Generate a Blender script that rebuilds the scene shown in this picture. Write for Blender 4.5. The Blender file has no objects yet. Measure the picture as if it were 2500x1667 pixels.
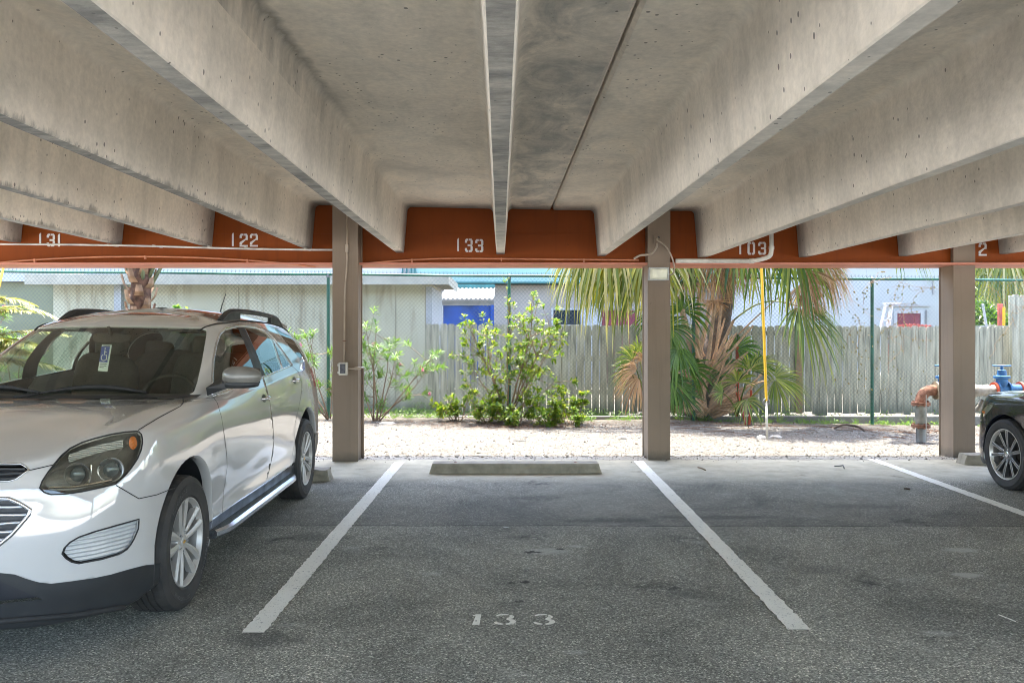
import bpy, bmesh, math, random
import numpy as np
from mathutils import Vector, Matrix, noise
from mathutils.bvhtree import BVHTree
R = math.radians
S = bpy.context.scene
rnd = random.Random(7)

# ------------------------------------------------------------------ camera
CAM_H = 1.5
F = 1956.0                       # focal length in photo pixels (photo is 2500 wide)
camd = bpy.data.cameras.new("camera")
cam = bpy.data.objects.new("camera", camd)
S.collection.objects.link(cam)
cam.location = (0, 0, CAM_H)
cam.rotation_euler = (R(90), 0, 0)
camd.sensor_width = 36
camd.lens = 36 * F / 2500
camd.shift_x = 17 / 2500
camd.shift_y = -25.5 / 2500
camd.clip_start = 0.05
camd.clip_end = 500
S.camera = cam

# ------------------------------------------------------------------ sky and sun
SUN_EL, SUN_AZ = 75.0, -8.0       # azimuth from +Y (behind the fence), negative = to the left
w = bpy.data.worlds.new("World"); S.world = w; w.use_nodes = True
nt = w.node_tree
bg = nt.nodes["Background"]
sky = nt.nodes.new("ShaderNodeTexSky")
sky.sky_type = 'NISHITA'; sky.sun_disc = False
sky.sun_elevation = R(SUN_EL); sky.sun_rotation = R(SUN_AZ)
sky.air_density = 1.0; sky.dust_density = 2.5; sky.ozone_density = 1.0
nt.links.new(sky.outputs[0], bg.inputs[0])
bg.inputs[1].default_value = 0.15
ld = bpy.data.lights.new("sun", 'SUN'); ld.energy = 2.0; ld.angle = R(0.5); ld.color = (1.0, 0.96, 0.86)
sun = bpy.data.objects.new("sun", ld); S.collection.objects.link(sun)
sd = Vector((math.sin(R(SUN_AZ)) * math.cos(R(SUN_EL)), math.cos(R(SUN_AZ)) * math.cos(R(SUN_EL)), math.sin(R(SUN_EL))))
sun.rotation_euler = sd.to_track_quat('Z', 'Y').to_euler()
sun.location = (0, 20, 30)
S.view_settings.view_transform = 'Standard'
S.view_settings.look = 'None'
S.view_settings.exposure = 3.4
S.view_settings.gamma = 1.0
S.cycles.max_bounces = 10
S.cycles.diffuse_bounces = 9
S.cycles.glossy_bounces = 4
S.cycles.transparent_max_bounces = 24
S.cycles.sample_clamp_indirect = 8
S.cycles.filter_width = 1.0

# ------------------------------------------------------------------ helpers
def PX(px, Y): return (px - 1233.0) * Y / F
def PZ(py, Y): return CAM_H - (py - 808.0) * Y / F
def at(px, py, Y): return Vector((PX(px, Y), Y, PZ(py, Y)))

def tag(o, label=None, cat=None, group=None, kind=None):
    if label: o["label"] = label
    if cat: o["category"] = cat
    if group: o["group"] = group
    if kind: o["kind"] = kind
    return o

def thing(name, label, cat, loc=(0, 0, 0), rz=0.0, group=None):
    o = bpy.data.objects.new(name, None)
    o.empty_display_size = 0.1
    S.collection.objects.link(o)
    o.location = loc; o.rotation_euler = (0, 0, rz)
    return tag(o, label, cat, group)

def world_mat(o):
    m = Matrix.Identity(4)
    while o is not None:
        m = o.matrix_basis @ m
        o = o.parent
    return m

class MB:
    """collects geometry of ONE mesh object"""
    def __init__(s): s.v = []; s.f = []; s.m = []
    def add(s, vs, fs, mi=0):
        n = len(s.v)
        s.v.extend([tuple(v) for v in vs])
        s.f.extend([tuple(n + i for i in f) for f in fs])
        s.m.extend([mi] * len(fs))
    def box(s, x0, x1, y0, y1, z0, z1, mi=0, M=None):
        vs = [Vector(p) for p in ((x0,y0,z0),(x1,y0,z0),(x1,y1,z0),(x0,y1,z0),(x0,y0,z1),(x1,y0,z1),(x1,y1,z1),(x0,y1,z1))]
        if M is not None: vs = [M @ v for v in vs]
        s.add(vs, [(0,3,2,1),(4,5,6,7),(0,1,5,4),(1,2,6,5),(2,3,7,6),(3,0,4,7)], mi)
    def tube(s, pts, r, n=8, mi=0, caps=True):
        pts = [Vector(p) for p in pts]
        if not hasattr(r, '__len__'): r = [r] * len(pts)
        rings = []
        prev = None
        for i, p in enumerate(pts):
            a = pts[max(i - 1, 0)]; b = pts[min(i + 1, len(pts) - 1)]
            t = (b - a)
            if t.length < 1e-9: t = Vector((0, 0, 1))
            t.normalize()
            if prev is None:
                u = t.cross(Vector((0, 0, 1)))
                if u.length < 0.05: u = t.cross(Vector((1, 0, 0)))
            else:
                u = prev - t * prev.dot(t)
            u.normalize(); prev = u
            w_ = t.cross(u)
            rings.append([p + (u * math.cos(2*math.pi*k/n) + w_ * math.sin(2*math.pi*k/n)) * r[i] for k in range(n)])
        vs = [v for rg in rings for v in rg]
        fs = []
        for i in range(len(rings) - 1):
            for k in range(n):
                k2 = (k + 1) % n
                fs.append((i*n + k, i*n + k2, (i+1)*n + k2, (i+1)*n + k))
        if caps:
            fs.append(tuple(reversed(range(n))))
            fs.append(tuple((len(rings)-1)*n + k for k in range(n)))
        s.add(vs, fs, mi)
    def lathe(s, prof, n=32, M=None, mi=0, rfun=None, close=False):
        """prof: list of (r, h) around local Z; M places it"""
        vs = []
        for i, (r, h) in enumerate(prof):
            for k in range(n):
                a = 2 * math.pi * k / n
                rr = r if rfun is None else r + rfun(i, k)
                v = Vector((rr * math.cos(a), rr * math.sin(a), h))
                vs.append(M @ v if M is not None else v)
        fs = []
        L = len(prof)
        for i in range(L - 1 + (1 if close else 0)):
            j = (i + 1) % L
            for k in range(n):
                k2 = (k + 1) % n
                fs.append((i*n + k, i*n + k2, j*n + k2, j*n + k))
        s.add(vs, fs, mi)
    def prism(s, poly, mapf, d0, d1, mi=0):
        """poly 2D list; mapf(u, v, d) -> 3D"""
        n = len(poly)
        vs = [mapf(u, v, d0) for u, v in poly] + [mapf(u, v, d1) for u, v in poly]
        fs = [tuple(range(n)), tuple(reversed(range(n, 2*n)))]
        for i in range(n):
            j = (i + 1) % n
            fs.append((i, i + n, j + n, j))
        s.add(vs, fs, mi)
    def build(s, name, mats, parent=None, smooth=False, local=False, bevel=0.0, fixn=True, sharp=None, link=True):
        me = bpy.data.meshes.new(name)
        vs = s.v
        if parent is not None and not local:
            inv = world_mat(parent).inverted()
            vs = [tuple(inv @ Vector(v)) for v in vs]
        me.from_pydata(vs, [], s.f)
        if not isinstance(mats, (list, tuple)): mats = [mats]
        for m in mats: me.materials.append(m)
        if len(mats) > 1:
            me.polygons.foreach_set("material_index", s.m)
        me.update()
        if fixn:
            bm = bmesh.new(); bm.from_mesh(me)
            bmesh.ops.recalc_face_normals(bm, faces=bm.faces)
            bm.to_mesh(me); bm.free()
        if smooth:
            me.polygons.foreach_set("use_smooth", [True] * len(me.polygons))
            if sharp: me.set_sharp_from_angle(angle=R(sharp))
        o = bpy.data.objects.new(name, me)
        S.collection.objects.link(o)
        if parent is not None: o.parent = parent
        if bevel > 0:
            b = o.modifiers.new("bevel", 'BEVEL'); b.width = bevel; b.segments = 2; b.limit_method = 'ANGLE'; b.angle_limit = R(40)
        return o

def copy_tree(o, parent=None):
    c = o.copy(); S.collection.objects.link(c); c.parent = parent
    for ch in list(o.children): copy_tree(ch, c)
    return c

# ------------------------------------------------------------------ materials
class NT:
    def __init__(s, name):
        s.m = bpy.data.materials.new(name); s.m.use_nodes = True
        s.t = s.m.node_tree; s.n = s.t.nodes; s.l = s.t.links
        s.b = s.n["Principled BSDF"]; s.out = s.n["Material Output"]
    def node(s, typ, **kw):
        x = s.n.new(typ)
        for k, v in kw.items():
            if k.startswith('i_'):
                x.inputs[int(k[2:])].default_value = v
            else: setattr(x, k, v)
        return x
    def link(s, a, b): s.l.new(a, b)
    def pos(s, scale=(1, 1, 1), coord='Object', loc=(0, 0, 0)):
        if coord == 'Object': src = s.node('ShaderNodeTexCoord').outputs['Object']
        else: src = s.node('ShaderNodeNewGeometry').outputs['Position']
        mp = s.node('ShaderNodeMapping'); mp.inputs['Scale'].default_value = scale; mp.inputs['Location'].default_value = loc
        s.link(src, mp.inputs['Vector']); return mp.outputs['Vector']
    def noise(s, vec, scale, detail=4, rough=0.55, dist=0.0):
        x = s.node('ShaderNodeTexNoise'); x.inputs['Scale'].default_value = scale; x.inputs['Detail'].default_value = detail
        x.inputs['Roughness'].default_value = rough; x.inputs['Distortion'].default_value = dist
        s.link(vec, x.inputs['Vector']); return x.outputs['Fac']
    def voro(s, vec, scale, feat='F1', out='Distance', rand=1.0):
        x = s.node('ShaderNodeTexVoronoi', feature=feat); x.inputs['Scale'].default_value = scale
        x.inputs['Randomness'].default_value = rand
        s.link(vec, x.inputs['Vector']); return x.outputs[out]
    def ramp(s, fac, stops):
        x = s.node('ShaderNodeValToRGB'); e = x.color_ramp.elements
        while len(e) < len(stops): e.new(0.5)
        for i, (p, c) in enumerate(stops):
            e[i].position = p
            if not hasattr(c, '__len__'): c = (c, c, c)
            e[i].color = (c[0], c[1], c[2], 1)
        s.link(fac, x.inputs[0]); return x.outputs[0]
    def mix(s, fac, a, b, blend='MIX'):
        x = s.node('ShaderNodeMix', data_type='RGBA', blend_type=blend)
        for sock, v in ((x.inputs[0], fac), (x.inputs[6], a), (x.inputs[7], b)):
            if hasattr(v, 'is_output') or isinstance(v, bpy.types.NodeSocket): s.link(v, sock)
            elif hasattr(v, '__len__'): sock.default_value = (v[0], v[1], v[2], 1)
            else: sock.default_value = v
        return x.outputs[2]
    def math(s, op, a, b=0.0):
        x = s.node('ShaderNodeMath', operation=op)
        for i, v in enumerate((a, b)):
            if isinstance(v, bpy.types.NodeSocket): s.link(v, x.inputs[i])
            else: x.inputs[i].default_value = v
        return x.outputs[0]
    def sep(s, vec):
        x = s.node('ShaderNodeSeparateXYZ'); s.link(vec, x.inputs[0]); return x.outputs
    def bump(s, h, strength=0.3, dist=0.01, prev=None):
        x = s.node('ShaderNodeBump'); x.inputs['Strength'].default_value = strength; x.inputs['Distance'].default_value = dist
        s.link(h, x.inputs['Height'])
        if prev is not None: s.link(prev, x.inputs['Normal'])
        return x.outputs[0]
    def fin(s, col=None, rough=None, metal=None, normal=None, spec=None, coat=None):
        def st(k, v):
            if v is None: return
            i = s.b.inputs[k]
            if isinstance(v, bpy.types.NodeSocket): s.link(v, i)
            elif hasattr(v, '__len__'): i.default_value = (v[0], v[1], v[2], 1)
            else: i.default_value = v
        st('Base Color', col); st('Roughness', rough); st('Metallic', metal); st('Normal', normal); st('Specular IOR Level', spec); st('Coat Weight', coat)
        return s.m

def simple(name, c, rough=0.6, metal=0.0, var=0.12, nscale=6.0, bump=0.0, bscale=60, coat=None, c2=None, coord='Object', spec=None):
    """plain surface with some procedural wear"""
    t = NT(name)
    v = t.pos(coord=coord)
    n = t.noise(v, nscale, 5)
    c2 = c2 or tuple(x * (1 - 2.2 * var) for x in c)
    hi = tuple(min(1, x * (1 + var)) for x in c)
    col = t.ramp(n, [(0.3, c2), (0.62, hi)])
    nr = t.noise(v, nscale * 3, 3)
    rr = t.ramp(nr, [(0.3, max(0.02, rough - 0.08)), (0.7, min(1, rough + 0.08))])
    nm = t.bump(t.noise(v, bscale, 4), bump, 0.01) if bump else None
    return t.fin(col, rr, metal, nm, spec, coat)

def leafmat(name, cols, trans=0.45, rough=0.45):
    t = NT(name)
    g = t.node('ShaderNodeNewGeometry')
    n = len(cols)
    c = t.ramp(g.outputs['Random Per Island'], [(i / max(1, n - 1), cc) for i, cc in enumerate(cols)])
    t.fin(c, rough)
    tr = t.node('ShaderNodeBsdfTranslucent')
    c2 = t.mix(1.0, c, (1.5, 1.45, 0.75), 'MULTIPLY')
    t.link(c2, tr.inputs[0])
    ms = t.node('ShaderNodeMixShader'); ms.inputs[0].default_value = trans
    t.link(t.b.outputs[0], ms.inputs[1]); t.link(tr.outputs[0], ms.inputs[2]); t.link(ms.outputs[0], t.out.inputs[0])
    return t.m

def concrete_mat(name, base=(0.77, 0.70, 0.605), stem=False):
    t = NT(name)
    v = t.pos(coord='Position')
    big = t.noise(v, 0.9, 6, 0.6, 0.6)
    c = t.ramp(big, [(0.28, tuple(x * 0.80 for x in base)), (0.48, base), (0.72, tuple(min(1, x * 1.13) for x in base))])
    # vertical faces: streaks run down; soffits: cloudy patches
    g = t.node('ShaderNodeNewGeometry')
    nz = t.sep(g.outputs['Normal'])
    flat = t.math('ABSOLUTE', nz[2])
    vs = t.pos(scale=(1, 2.0, 0.45), coord='Position')
    st = t.noise(vs, 2.2, 5, 0.6, 0.3)
    st = t.ramp(st, [(0.32, (0.84, 0.84, 0.83)), (0.55, (1, 1, 1)), (0.78, (1.06, 1.04, 1.02))])
    pt = t.noise(t.pos(scale=(1.6, 1.0, 1), coord='Position', loc=(3, 5, 1)), 1.4, 7, 0.65, 1.4)
    pt = t.ramp(pt, [(0.30, (0.80, 0.81, 0.80)), (0.50, (0.97, 0.97, 0.95)), (0.70, (1.06, 1.04, 1.0))])
    mod = t.mix(flat, st, pt)
    c = t.mix(1.0, c, mod, 'MULTIPLY')
    gx = t.sep(g.outputs['Position'])
    band = t.ramp(t.math('ADD', gx[0], t.math('MULTIPLY', t.math('SUBTRACT', big, 0.5), 0.12)), [(0.0, 0.0), (0.10, 1.0), (0.548, 1.0), (0.56, 0.0)])
    sn = t.noise(t.pos(scale=(1.2, 0.8, 1), coord='Position', loc=(7, 1, 3)), 2.0, 7, 0.68, 0.8)
    sm = t.math('MULTIPLY', t.math('MULTIPLY', band, flat), t.ramp(sn, [(0.40, 0.10), (0.62, 0.85)]))
    edge = t.ramp(t.math('ABSOLUTE', t.math('SUBTRACT', gx[0], 0.52)), [(0.0, 0.65), (0.13, 0.0)])
    sm = t.math('MAXIMUM', sm, t.math('MULTIPLY', t.math('MULTIPLY', edge, flat), t.ramp(sn, [(0.35, 0.0), (0.55, 0.9)])))
    c = t.mix(sm, c, (0.32, 0.32, 0.30))
    fine = t.noise(v, 26, 5, 0.6)
    c = t.mix(1.0, c, t.ramp(fine, [(0.3, 0.90), (0.7, 1.08)]), 'MULTIPLY')
    # air holes, in clusters
    wv = t.pos(scale=(1, 1, 0.7), coord='Position')
    d = t.voro(wv, 15)
    cl = t.noise(v, 1.8, 3, 0.6)
    cl2 = t.ramp(cl, [(0.42, 0.03), (0.64, 0.15)])
    hole = t.math('LESS_THAN', d, cl2)
    c = t.mix(t.math('MULTIPLY', hole, 0.72), c, (0.055, 0.05, 0.045))
    # dirt gathered near the outer end of the stems
    y = t.sep(t.node('ShaderNodeNewGeometry').outputs['Position'])
    endn = t.noise(t.pos(scale=(1, 2, 0.6), coord='Position'), 5, 4)
    e = t.math('ADD', y[1], t.math('MULTIPLY', endn, 0.36))
    ef = t.ramp(t.math('SUBTRACT', e, 9.0), [(0.30, 0.0), (0.62, 0.62)])
    c = t.mix(t.math('MULTIPLY', ef, 1.0), c, (0.13, 0.13, 0.12))
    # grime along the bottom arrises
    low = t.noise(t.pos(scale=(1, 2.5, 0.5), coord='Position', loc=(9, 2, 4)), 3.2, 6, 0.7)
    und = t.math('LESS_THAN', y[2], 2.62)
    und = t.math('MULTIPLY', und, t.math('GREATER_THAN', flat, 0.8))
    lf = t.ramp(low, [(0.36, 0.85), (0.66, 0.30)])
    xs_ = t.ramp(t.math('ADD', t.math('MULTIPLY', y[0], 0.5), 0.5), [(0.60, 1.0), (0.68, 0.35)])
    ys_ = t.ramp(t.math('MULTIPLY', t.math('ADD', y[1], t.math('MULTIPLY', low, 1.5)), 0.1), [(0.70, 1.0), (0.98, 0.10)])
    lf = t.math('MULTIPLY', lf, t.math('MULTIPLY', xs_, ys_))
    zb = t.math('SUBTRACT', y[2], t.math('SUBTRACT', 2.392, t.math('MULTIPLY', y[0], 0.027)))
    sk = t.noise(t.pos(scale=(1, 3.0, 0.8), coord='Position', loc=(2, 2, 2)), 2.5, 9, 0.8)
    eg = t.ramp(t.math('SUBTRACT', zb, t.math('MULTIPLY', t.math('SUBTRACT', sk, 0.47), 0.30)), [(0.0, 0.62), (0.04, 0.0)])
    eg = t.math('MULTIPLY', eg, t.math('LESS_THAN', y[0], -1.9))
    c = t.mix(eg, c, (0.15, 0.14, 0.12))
    # soot in the fillet of one stem
    fx = t.math('SUBTRACT', t.math('ADD', y[0], t.math('MULTIPLY', t.math('SUBTRACT', endn, 0.5), 0.10)), -1.10)
    fz_ = t.math('GREATER_THAN', y[2], 2.80)
    sf = t.math('MULTIPLY', t.ramp(t.math('ABSOLUTE', fx), [(0.0, 0.75), (0.05, 0.0)]), fz_)
    sf = t.math('MULTIPLY', sf, t.ramp(t.math('MULTIPLY', y[1], 0.1), [(0.0, 1.0), (0.42, 0.9), (0.62, 0.0)]))
    c = t.mix(sf, c, (0.12, 0.115, 0.10))
    xl = t.ramp(t.math('MULTIPLY_ADD', y[0], 0.2), [(0, 1.0), (1, 1.0)])
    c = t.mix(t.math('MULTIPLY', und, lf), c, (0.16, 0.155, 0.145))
    h = t.math('SUBTRACT', t.noise(v, 40, 5), t.math('MULTIPLY', hole, 0.9))
    nm = t.bump(h, 0.35, 0.008)
    return t.fin(c, 0.85, 0, nm)

M = {}
M['concrete'] = concrete_mat('precast_concrete')
def painted(name, c, dirt, streak=0.35, foot=False):
    t = NT(name); v = t.pos(coord='Position')
    col = t.ramp(t.noise(v, 1.3, 5), [(.3, tuple(x * .88 for x in c)), (.7, tuple(x * 1.08 for x in c))])
    st = t.noise(t.pos(scale=(9, 9, .5), coord='Position'), 1.6, 6, .7)
    col = t.mix(t.ramp(st, [(.52, 0.0), (.74, streak)]), col, dirt)
    ch = t.math('GREATER_THAN', t.noise(v, 14, 6, .7), .70)
    col = t.mix(t.math('MULTIPLY', ch, .35), col, tuple(x * .5 for x in dirt))
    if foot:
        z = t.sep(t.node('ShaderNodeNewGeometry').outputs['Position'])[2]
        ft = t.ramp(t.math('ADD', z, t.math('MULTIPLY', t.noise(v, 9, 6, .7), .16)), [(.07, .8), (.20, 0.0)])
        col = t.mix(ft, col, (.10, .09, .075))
    return t.fin(col, .6, 0, t.bump(t.noise(v, 35, 4), .08, .004), .2)
M['orange'] = painted('burnt_orange_paint', (0.25, 0.054, 0.005), (0.12, 0.03, 0.008))
M['salmon'] = simple('bounce_lit_orange_paint', (0.60, 0.22, 0.14), 0.5, var=0.06, nscale=2)  # the beam's orange, lightened: bounce from the gravel put into the flange colour
M['column'] = painted('tan_column_paint', (0.265, 0.205, 0.152), (0.15, 0.115, 0.085), .3, True)
M['stencil'] = simple('stencil_white', (0.72, 0.70, 0.66), 0.7, var=0.06, nscale=20)
M['pipe_white'] = simple('white_pvc', (0.60, 0.57, 0.50), 0.45, var=0.15, nscale=5)
M['pipe_tan'] = simple('tan_conduit', (0.42, 0.34, 0.26), 0.45, var=0.08)
M['pipe_orange'] = simple('painted_conduit', (0.62, 0.24, 0.12), 0.45, var=0.08)
M['green_metal'] = simple('green_fence_coating', (0.008, 0.095, 0.055), 0.35, var=0.2, nscale=4)
M['wire'] = simple('chain_link_wire', (0.09, 0.125, 0.12), 0.4, metal=0.2, var=0.15)
M['galv'] = simple('galvanised_steel', (0.20, 0.205, 0.20), 0.5, metal=0.4, var=0.15)
M['cream'] = simple('cream_wall', (0.50, 0.46, 0.34), 0.8, var=0.09, nscale=1.3, bump=0.1, bscale=30)
M['cream_trim'] = simple('cream_trim', (0.34, 0.32, 0.255), 0.7, var=0.08)
M['pale_blue'] = simple('pale_blue_wall', (0.38, 0.395, 0.39), 0.8, var=0.04, nscale=0.8)
M['aqua'] = simple('aqua_fascia', (0.22, 0.36, 0.35), 0.7, var=0.04, nscale=0.8)
M['grey_wall'] = simple('grey_wall', (0.29, 0.26, 0.235), 0.85, var=0.08, nscale=1.0)
M['white_trim'] = simple('white_trim', (0.36, 0.37, 0.375), 0.6, var=0.05)
M['teal_dark'] = simple('dark_teal_trim', (0.02, 0.12, 0.12), 0.6)
M['maroon'] = simple('maroon_shutter', (0.16, 0.022, 0.035), 0.6, var=0.12)
M['dark'] = simple('dark_void', (0.02, 0.022, 0.028), 0.4)
M['tarp'] = simple('blue_tarp', (0.004, 0.055, 0.30), 0.4, var=0.2, nscale=2.5, bump=0.6, bscale=4)
M['metal_roof'] = simple('white_metal_roof', (0.40, 0.42, 0.43), 0.45, var=0.05)
M['curb'] = simple('pale_kerb', (0.18, 0.17, 0.15), 0.85, var=0.12)
M['rust'] = simple('rusty_iron', (0.22, 0.11, 0.07), 0.85, var=0.25, nscale=14, c2=(0.09, 0.035, 0.018), bump=0.4)
M['valve_blue'] = simple('blue_valve_paint', (0.03, 0.13, 0.30), 0.55, var=0.2, nscale=12, bump=0.3)
M['red_paint'] = simple('red_orange_paint', (0.40, 0.055, 0.018), 0.5, var=0.12)
M['yellow'] = simple('yellow_plastic', (0.62, 0.36, 0.004), 0.45, var=0.06)
M['wrap'] = simple('pale_pipe_wrap', (0.32, 0.30, 0.26), 0.7, var=0.15, nscale=9, bump=0.8, bscale=20)
M['coral'] = simple('coral_paint', (0.45, 0.085, 0.06), 0.6)
M['black_plastic'] = simple('black_plastic', (0.028, 0.030, 0.033), 0.45, var=0.1, nscale=3, bump=0.05, bscale=200)
M['grey_plastic'] = simple('grey_plastic', (0.30, 0.29, 0.28), 0.5, var=0.1)
M['trunk'] = simple('palm_trunk', (0.10, 0.07, 0.05), 0.9, var=0.25, nscale=9, bump=0.8, bscale=14)
M['boot'] = simple('dry_palm_stem', (0.52, 0.34, 0.21), 0.75, var=0.22, nscale=5)
M['stem'] = simple('brown_stem', (0.22, 0.15, 0.095), 0.8, var=0.2)
M['flower'] = leafmat('pink_petal', [(0.42, 0.05, 0.22), (0.50, 0.16, 0.32)], 0.3)
M['leaf_lime'] = leafmat('lime_leaf', [(0.07, 0.15, 0.015), (0.15, 0.24, 0.025), (0.28, 0.31, 0.04), (0.045, 0.11, 0.015), (0.12, 0.20, 0.02)], 0.5)
M['leaf_oleander'] = leafmat('oleander_leaf', [(0.06, 0.14, 0.035), (0.17, 0.27, 0.07), (0.10, 0.20, 0.05)], 0.45)
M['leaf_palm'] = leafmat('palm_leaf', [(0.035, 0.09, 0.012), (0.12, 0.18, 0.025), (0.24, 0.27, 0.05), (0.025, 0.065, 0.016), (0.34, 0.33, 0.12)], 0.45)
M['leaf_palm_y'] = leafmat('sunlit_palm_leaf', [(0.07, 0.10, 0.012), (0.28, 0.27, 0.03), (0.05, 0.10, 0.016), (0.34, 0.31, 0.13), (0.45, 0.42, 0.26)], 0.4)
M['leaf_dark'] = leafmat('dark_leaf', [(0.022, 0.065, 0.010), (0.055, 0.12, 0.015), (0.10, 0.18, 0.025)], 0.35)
M['leaf_dry'] = leafmat('dry_leaf', [(0.30, 0.165, 0.085), (0.48, 0.31, 0.19), (0.15, 0.07, 0.035)], 0.3, 0.7)
M['litter'] = leafmat('fallen_leaf', [(0.09, 0.042, 0.022), (0.16, 0.095, 0.055), (0.05, 0.03, 0.02), (0.11, 0.04, 0.015)], 0.1, 0.8)
M['vine_leaf'] = leafmat('yellowing_vine_leaf', [(0.16, 0.11, 0.035), (0.10, 0.10, 0.025), (0.20, 0.14, 0.05)], 0.4)

def asphalt_mat():
    t = NT('worn_asphalt')
    v = t.pos(coord='Position')
    g = t.sep(t.node('ShaderNodeNewGeometry').outputs['Position'])
    ag = t.voro(v, 150, out='Color')
    agv = t.sep(ag)[0]
    sp = t.ramp(agv, [(0.0, 0.45), (0.5, 0.92), (0.86, 1.25), (0.97, 2.4)])
    base = t.ramp(t.noise(v, 0.85, 9, 0.72, 0.7), [(0.32, (0.165, 0.166, 0.140)), (0.5, (0.272, 0.270, 0.228)), (0.68, (0.375, 0.368, 0.308))])
    c = t.mix(1.0, base, sp, 'MULTIPLY')
    c = t.mix(1.0, c, t.ramp(t.noise(v, 75, 5, 0.75), [(0.36, 0.50), (0.62, 1.35)]), 'MULTIPLY')
    # darker newer strip between 6.2 and 7.6 m, dusty smooth margin beyond 8 m
    yy = t.math('ADD', g[1], t.math('MULTIPLY', t.math('SUBTRACT', t.noise(v, 1.3, 5, 0.6), 0.5), 0.5))
    edge = t.math('ADD', g[1], t.math('MULTIPLY', t.math('SUBTRACT', t.noise(v, 0.7, 3), 0.5), 0.12))
    band = t.ramp(t.math('MULTIPLY', t.math('SUBTRACT', edge, 6.17), 5.0), [(0.0, 0.0), (0.08, 1.0)])
    fade = t.ramp(t.math('MULTIPLY', t.math('SUBTRACT', yy, 6.2), 0.5), [(0.0, 1.0), (0.75, 0.12)])
    bf = t.math('MULTIPLY', band, fade)
    c = t.mix(t.math('MULTIPLY', bf, 0.42), c, (0.10, 0.097, 0.095))
    crack = t.math('LESS_THAN', t.math('ABSOLUTE', t.math('SUBTRACT', edge, 6.175)), 0.010)
    c = t.mix(t.math('MULTIPLY', crack, 0.7), c, (0.02, 0.02, 0.02))
    dust = t.ramp(t.math('MULTIPLY', t.math('SUBTRACT', yy, 7.85), 1.2), [(0.0, 0.0), (0.55, 1.0)])
    dc = t.ramp(t.noise(v, 5, 6, 0.65), [(0.3, (0.36, 0.345, 0.265)), (0.7, (0.56, 0.535, 0.42))])
    c = t.mix(t.math('MULTIPLY', dust, 0.9), c, dc)
    # outer rough rim of the slab
    rim = t.math('GREATER_THAN', t.math('ADD', g[1], t.math('MULTIPLY', t.noise(v, 2.2, 4), 0.10)), 9.40)
    rc = t.ramp(t.noise(v, 60, 3), [(0.3, (0.14, 0.137, 0.12)), (0.7, (0.44, 0.43, 0.38))])
    c = t.mix(rim, c, rc)
    ln = t.math('LESS_THAN', t.math('ABSOLUTE', t.math('SUBTRACT', t.math('ADD', g[1], t.math('MULTIPLY', t.noise(v, 2.2, 4), 0.10)), 9.40)), 0.012)
    c = t.mix(t.math('MULTIPLY', ln, 0.7), c, (0.03, 0.03, 0.03))
    # pale scuffs and oil spots
    sc = t.ramp(t.noise(t.pos(scale=(1, 1.6, 1), coord='Position', loc=(4, 1, 0)), 1.9, 7, 0.7), [(0.60, 0.0), (0.76, 0.55)])
    c = t.mix(sc, c, (0.50, 0.50, 0.46))
    oil = t.ramp(t.noise(t.pos(coord='Position', loc=(11, 7, 0)), 1.3, 6, 0.75), [(0.60, 0.0), (0.70, 0.8)])
    c = t.mix(oil, c, (0.035, 0.033, 0.032))
    # individual marks: pitted holes, chalky scuffs, oil drips
    nz = t.noise(v, 7, 6, 0.75); nz2 = t.noise(t.pos(coord='Position', loc=(5, 5, 0)), 22, 5, 0.8)
    def mark(px, py, rx, ry, colr, st, hard=False):
        nonlocal c
        Y = 1.5 * F / (py - 808.0); X = (px - 1233.0) * Y / F
        dx = t.math('DIVIDE', t.math('SUBTRACT', g[0], X), rx); dy = t.math('DIVIDE', t.math('SUBTRACT', g[1], Y), ry)
        d = t.math('SQRT', t.math('ADD', t.math('MULTIPLY', dx, dx), t.math('MULTIPLY', dy, dy)))
        d = t.math('ADD', d, t.math('MULTIPLY', t.math('SUBTRACT', nz2 if hard else nz, 0.5), 3.2 if hard else 2.0))
        c = t.mix(t.ramp(d, [(0.45, st), (0.60 if hard else 1.0, 0.0)]), c, colr)
    P_ = (.50, .50, .46); D_ = (.025, .022, .02)
    mark(1335, 1345, .20, .10, P_, .55); mark(1300, 1347, .10, .05, D_, .9, True); mark(1365, 1340, .06, .03, D_, .85, True)
    mark(1281, 1420, .08, .035, D_, .9, True); mark(1245, 1422, .05, .03, D_, .7, True); mark(1268, 1468, .07, .03, D_, .7, True)
    mark(1235, 1286, .035, .02, (.75, .76, .74), .9, True); mark(960, 1277, .03, .02, (.7, .7, .68), .8, True); mark(1050, 1400, .09, .06, P_, .4)
    mark(1405, 1333, .08, .05, P_, .55); mark(2345, 1342, .16, .07, P_, .6); mark(2360, 1403, .12, .07, P_, .7); mark(2290, 1545, .10, .05, P_, .35); mark(1400, 1590, .08, .04, P_, .4)
    mark(650, 1560, .25, .12, (.07, .07, .065), .55); mark(1700, 1450, .2, .1, (.09, .09, .085), .4); mark(2000, 1390, .3, .12, (.09, .09, .085), .4); mark(780, 1310, .3, .16, (.07, .07, .065), .5)
    mark(1500, 1270, .5, .10, (.06, .058, .056), .55); mark(1750, 1262, .6, .09, (.06, .058, .056), .5); mark(1300, 1215, .4, .12, (.07, .068, .066), .4); mark(2100, 1235, .5, .14, (.07, .068, .066), .4)
    h = t.math('MULTIPLY', agv, t.math('SUBTRACT', 1.0, t.math('MULTIPLY', dust, 0.75)))
    nm = t.bump(h, 0.55, 0.006)
    nm = t.bump(t.noise(v, 45, 4, 0.7), 0.45, 0.008, nm)
    return t.fin(c, 0.82, 0, nm, 0.4)
M['asphalt'] = asphalt_mat()

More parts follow.
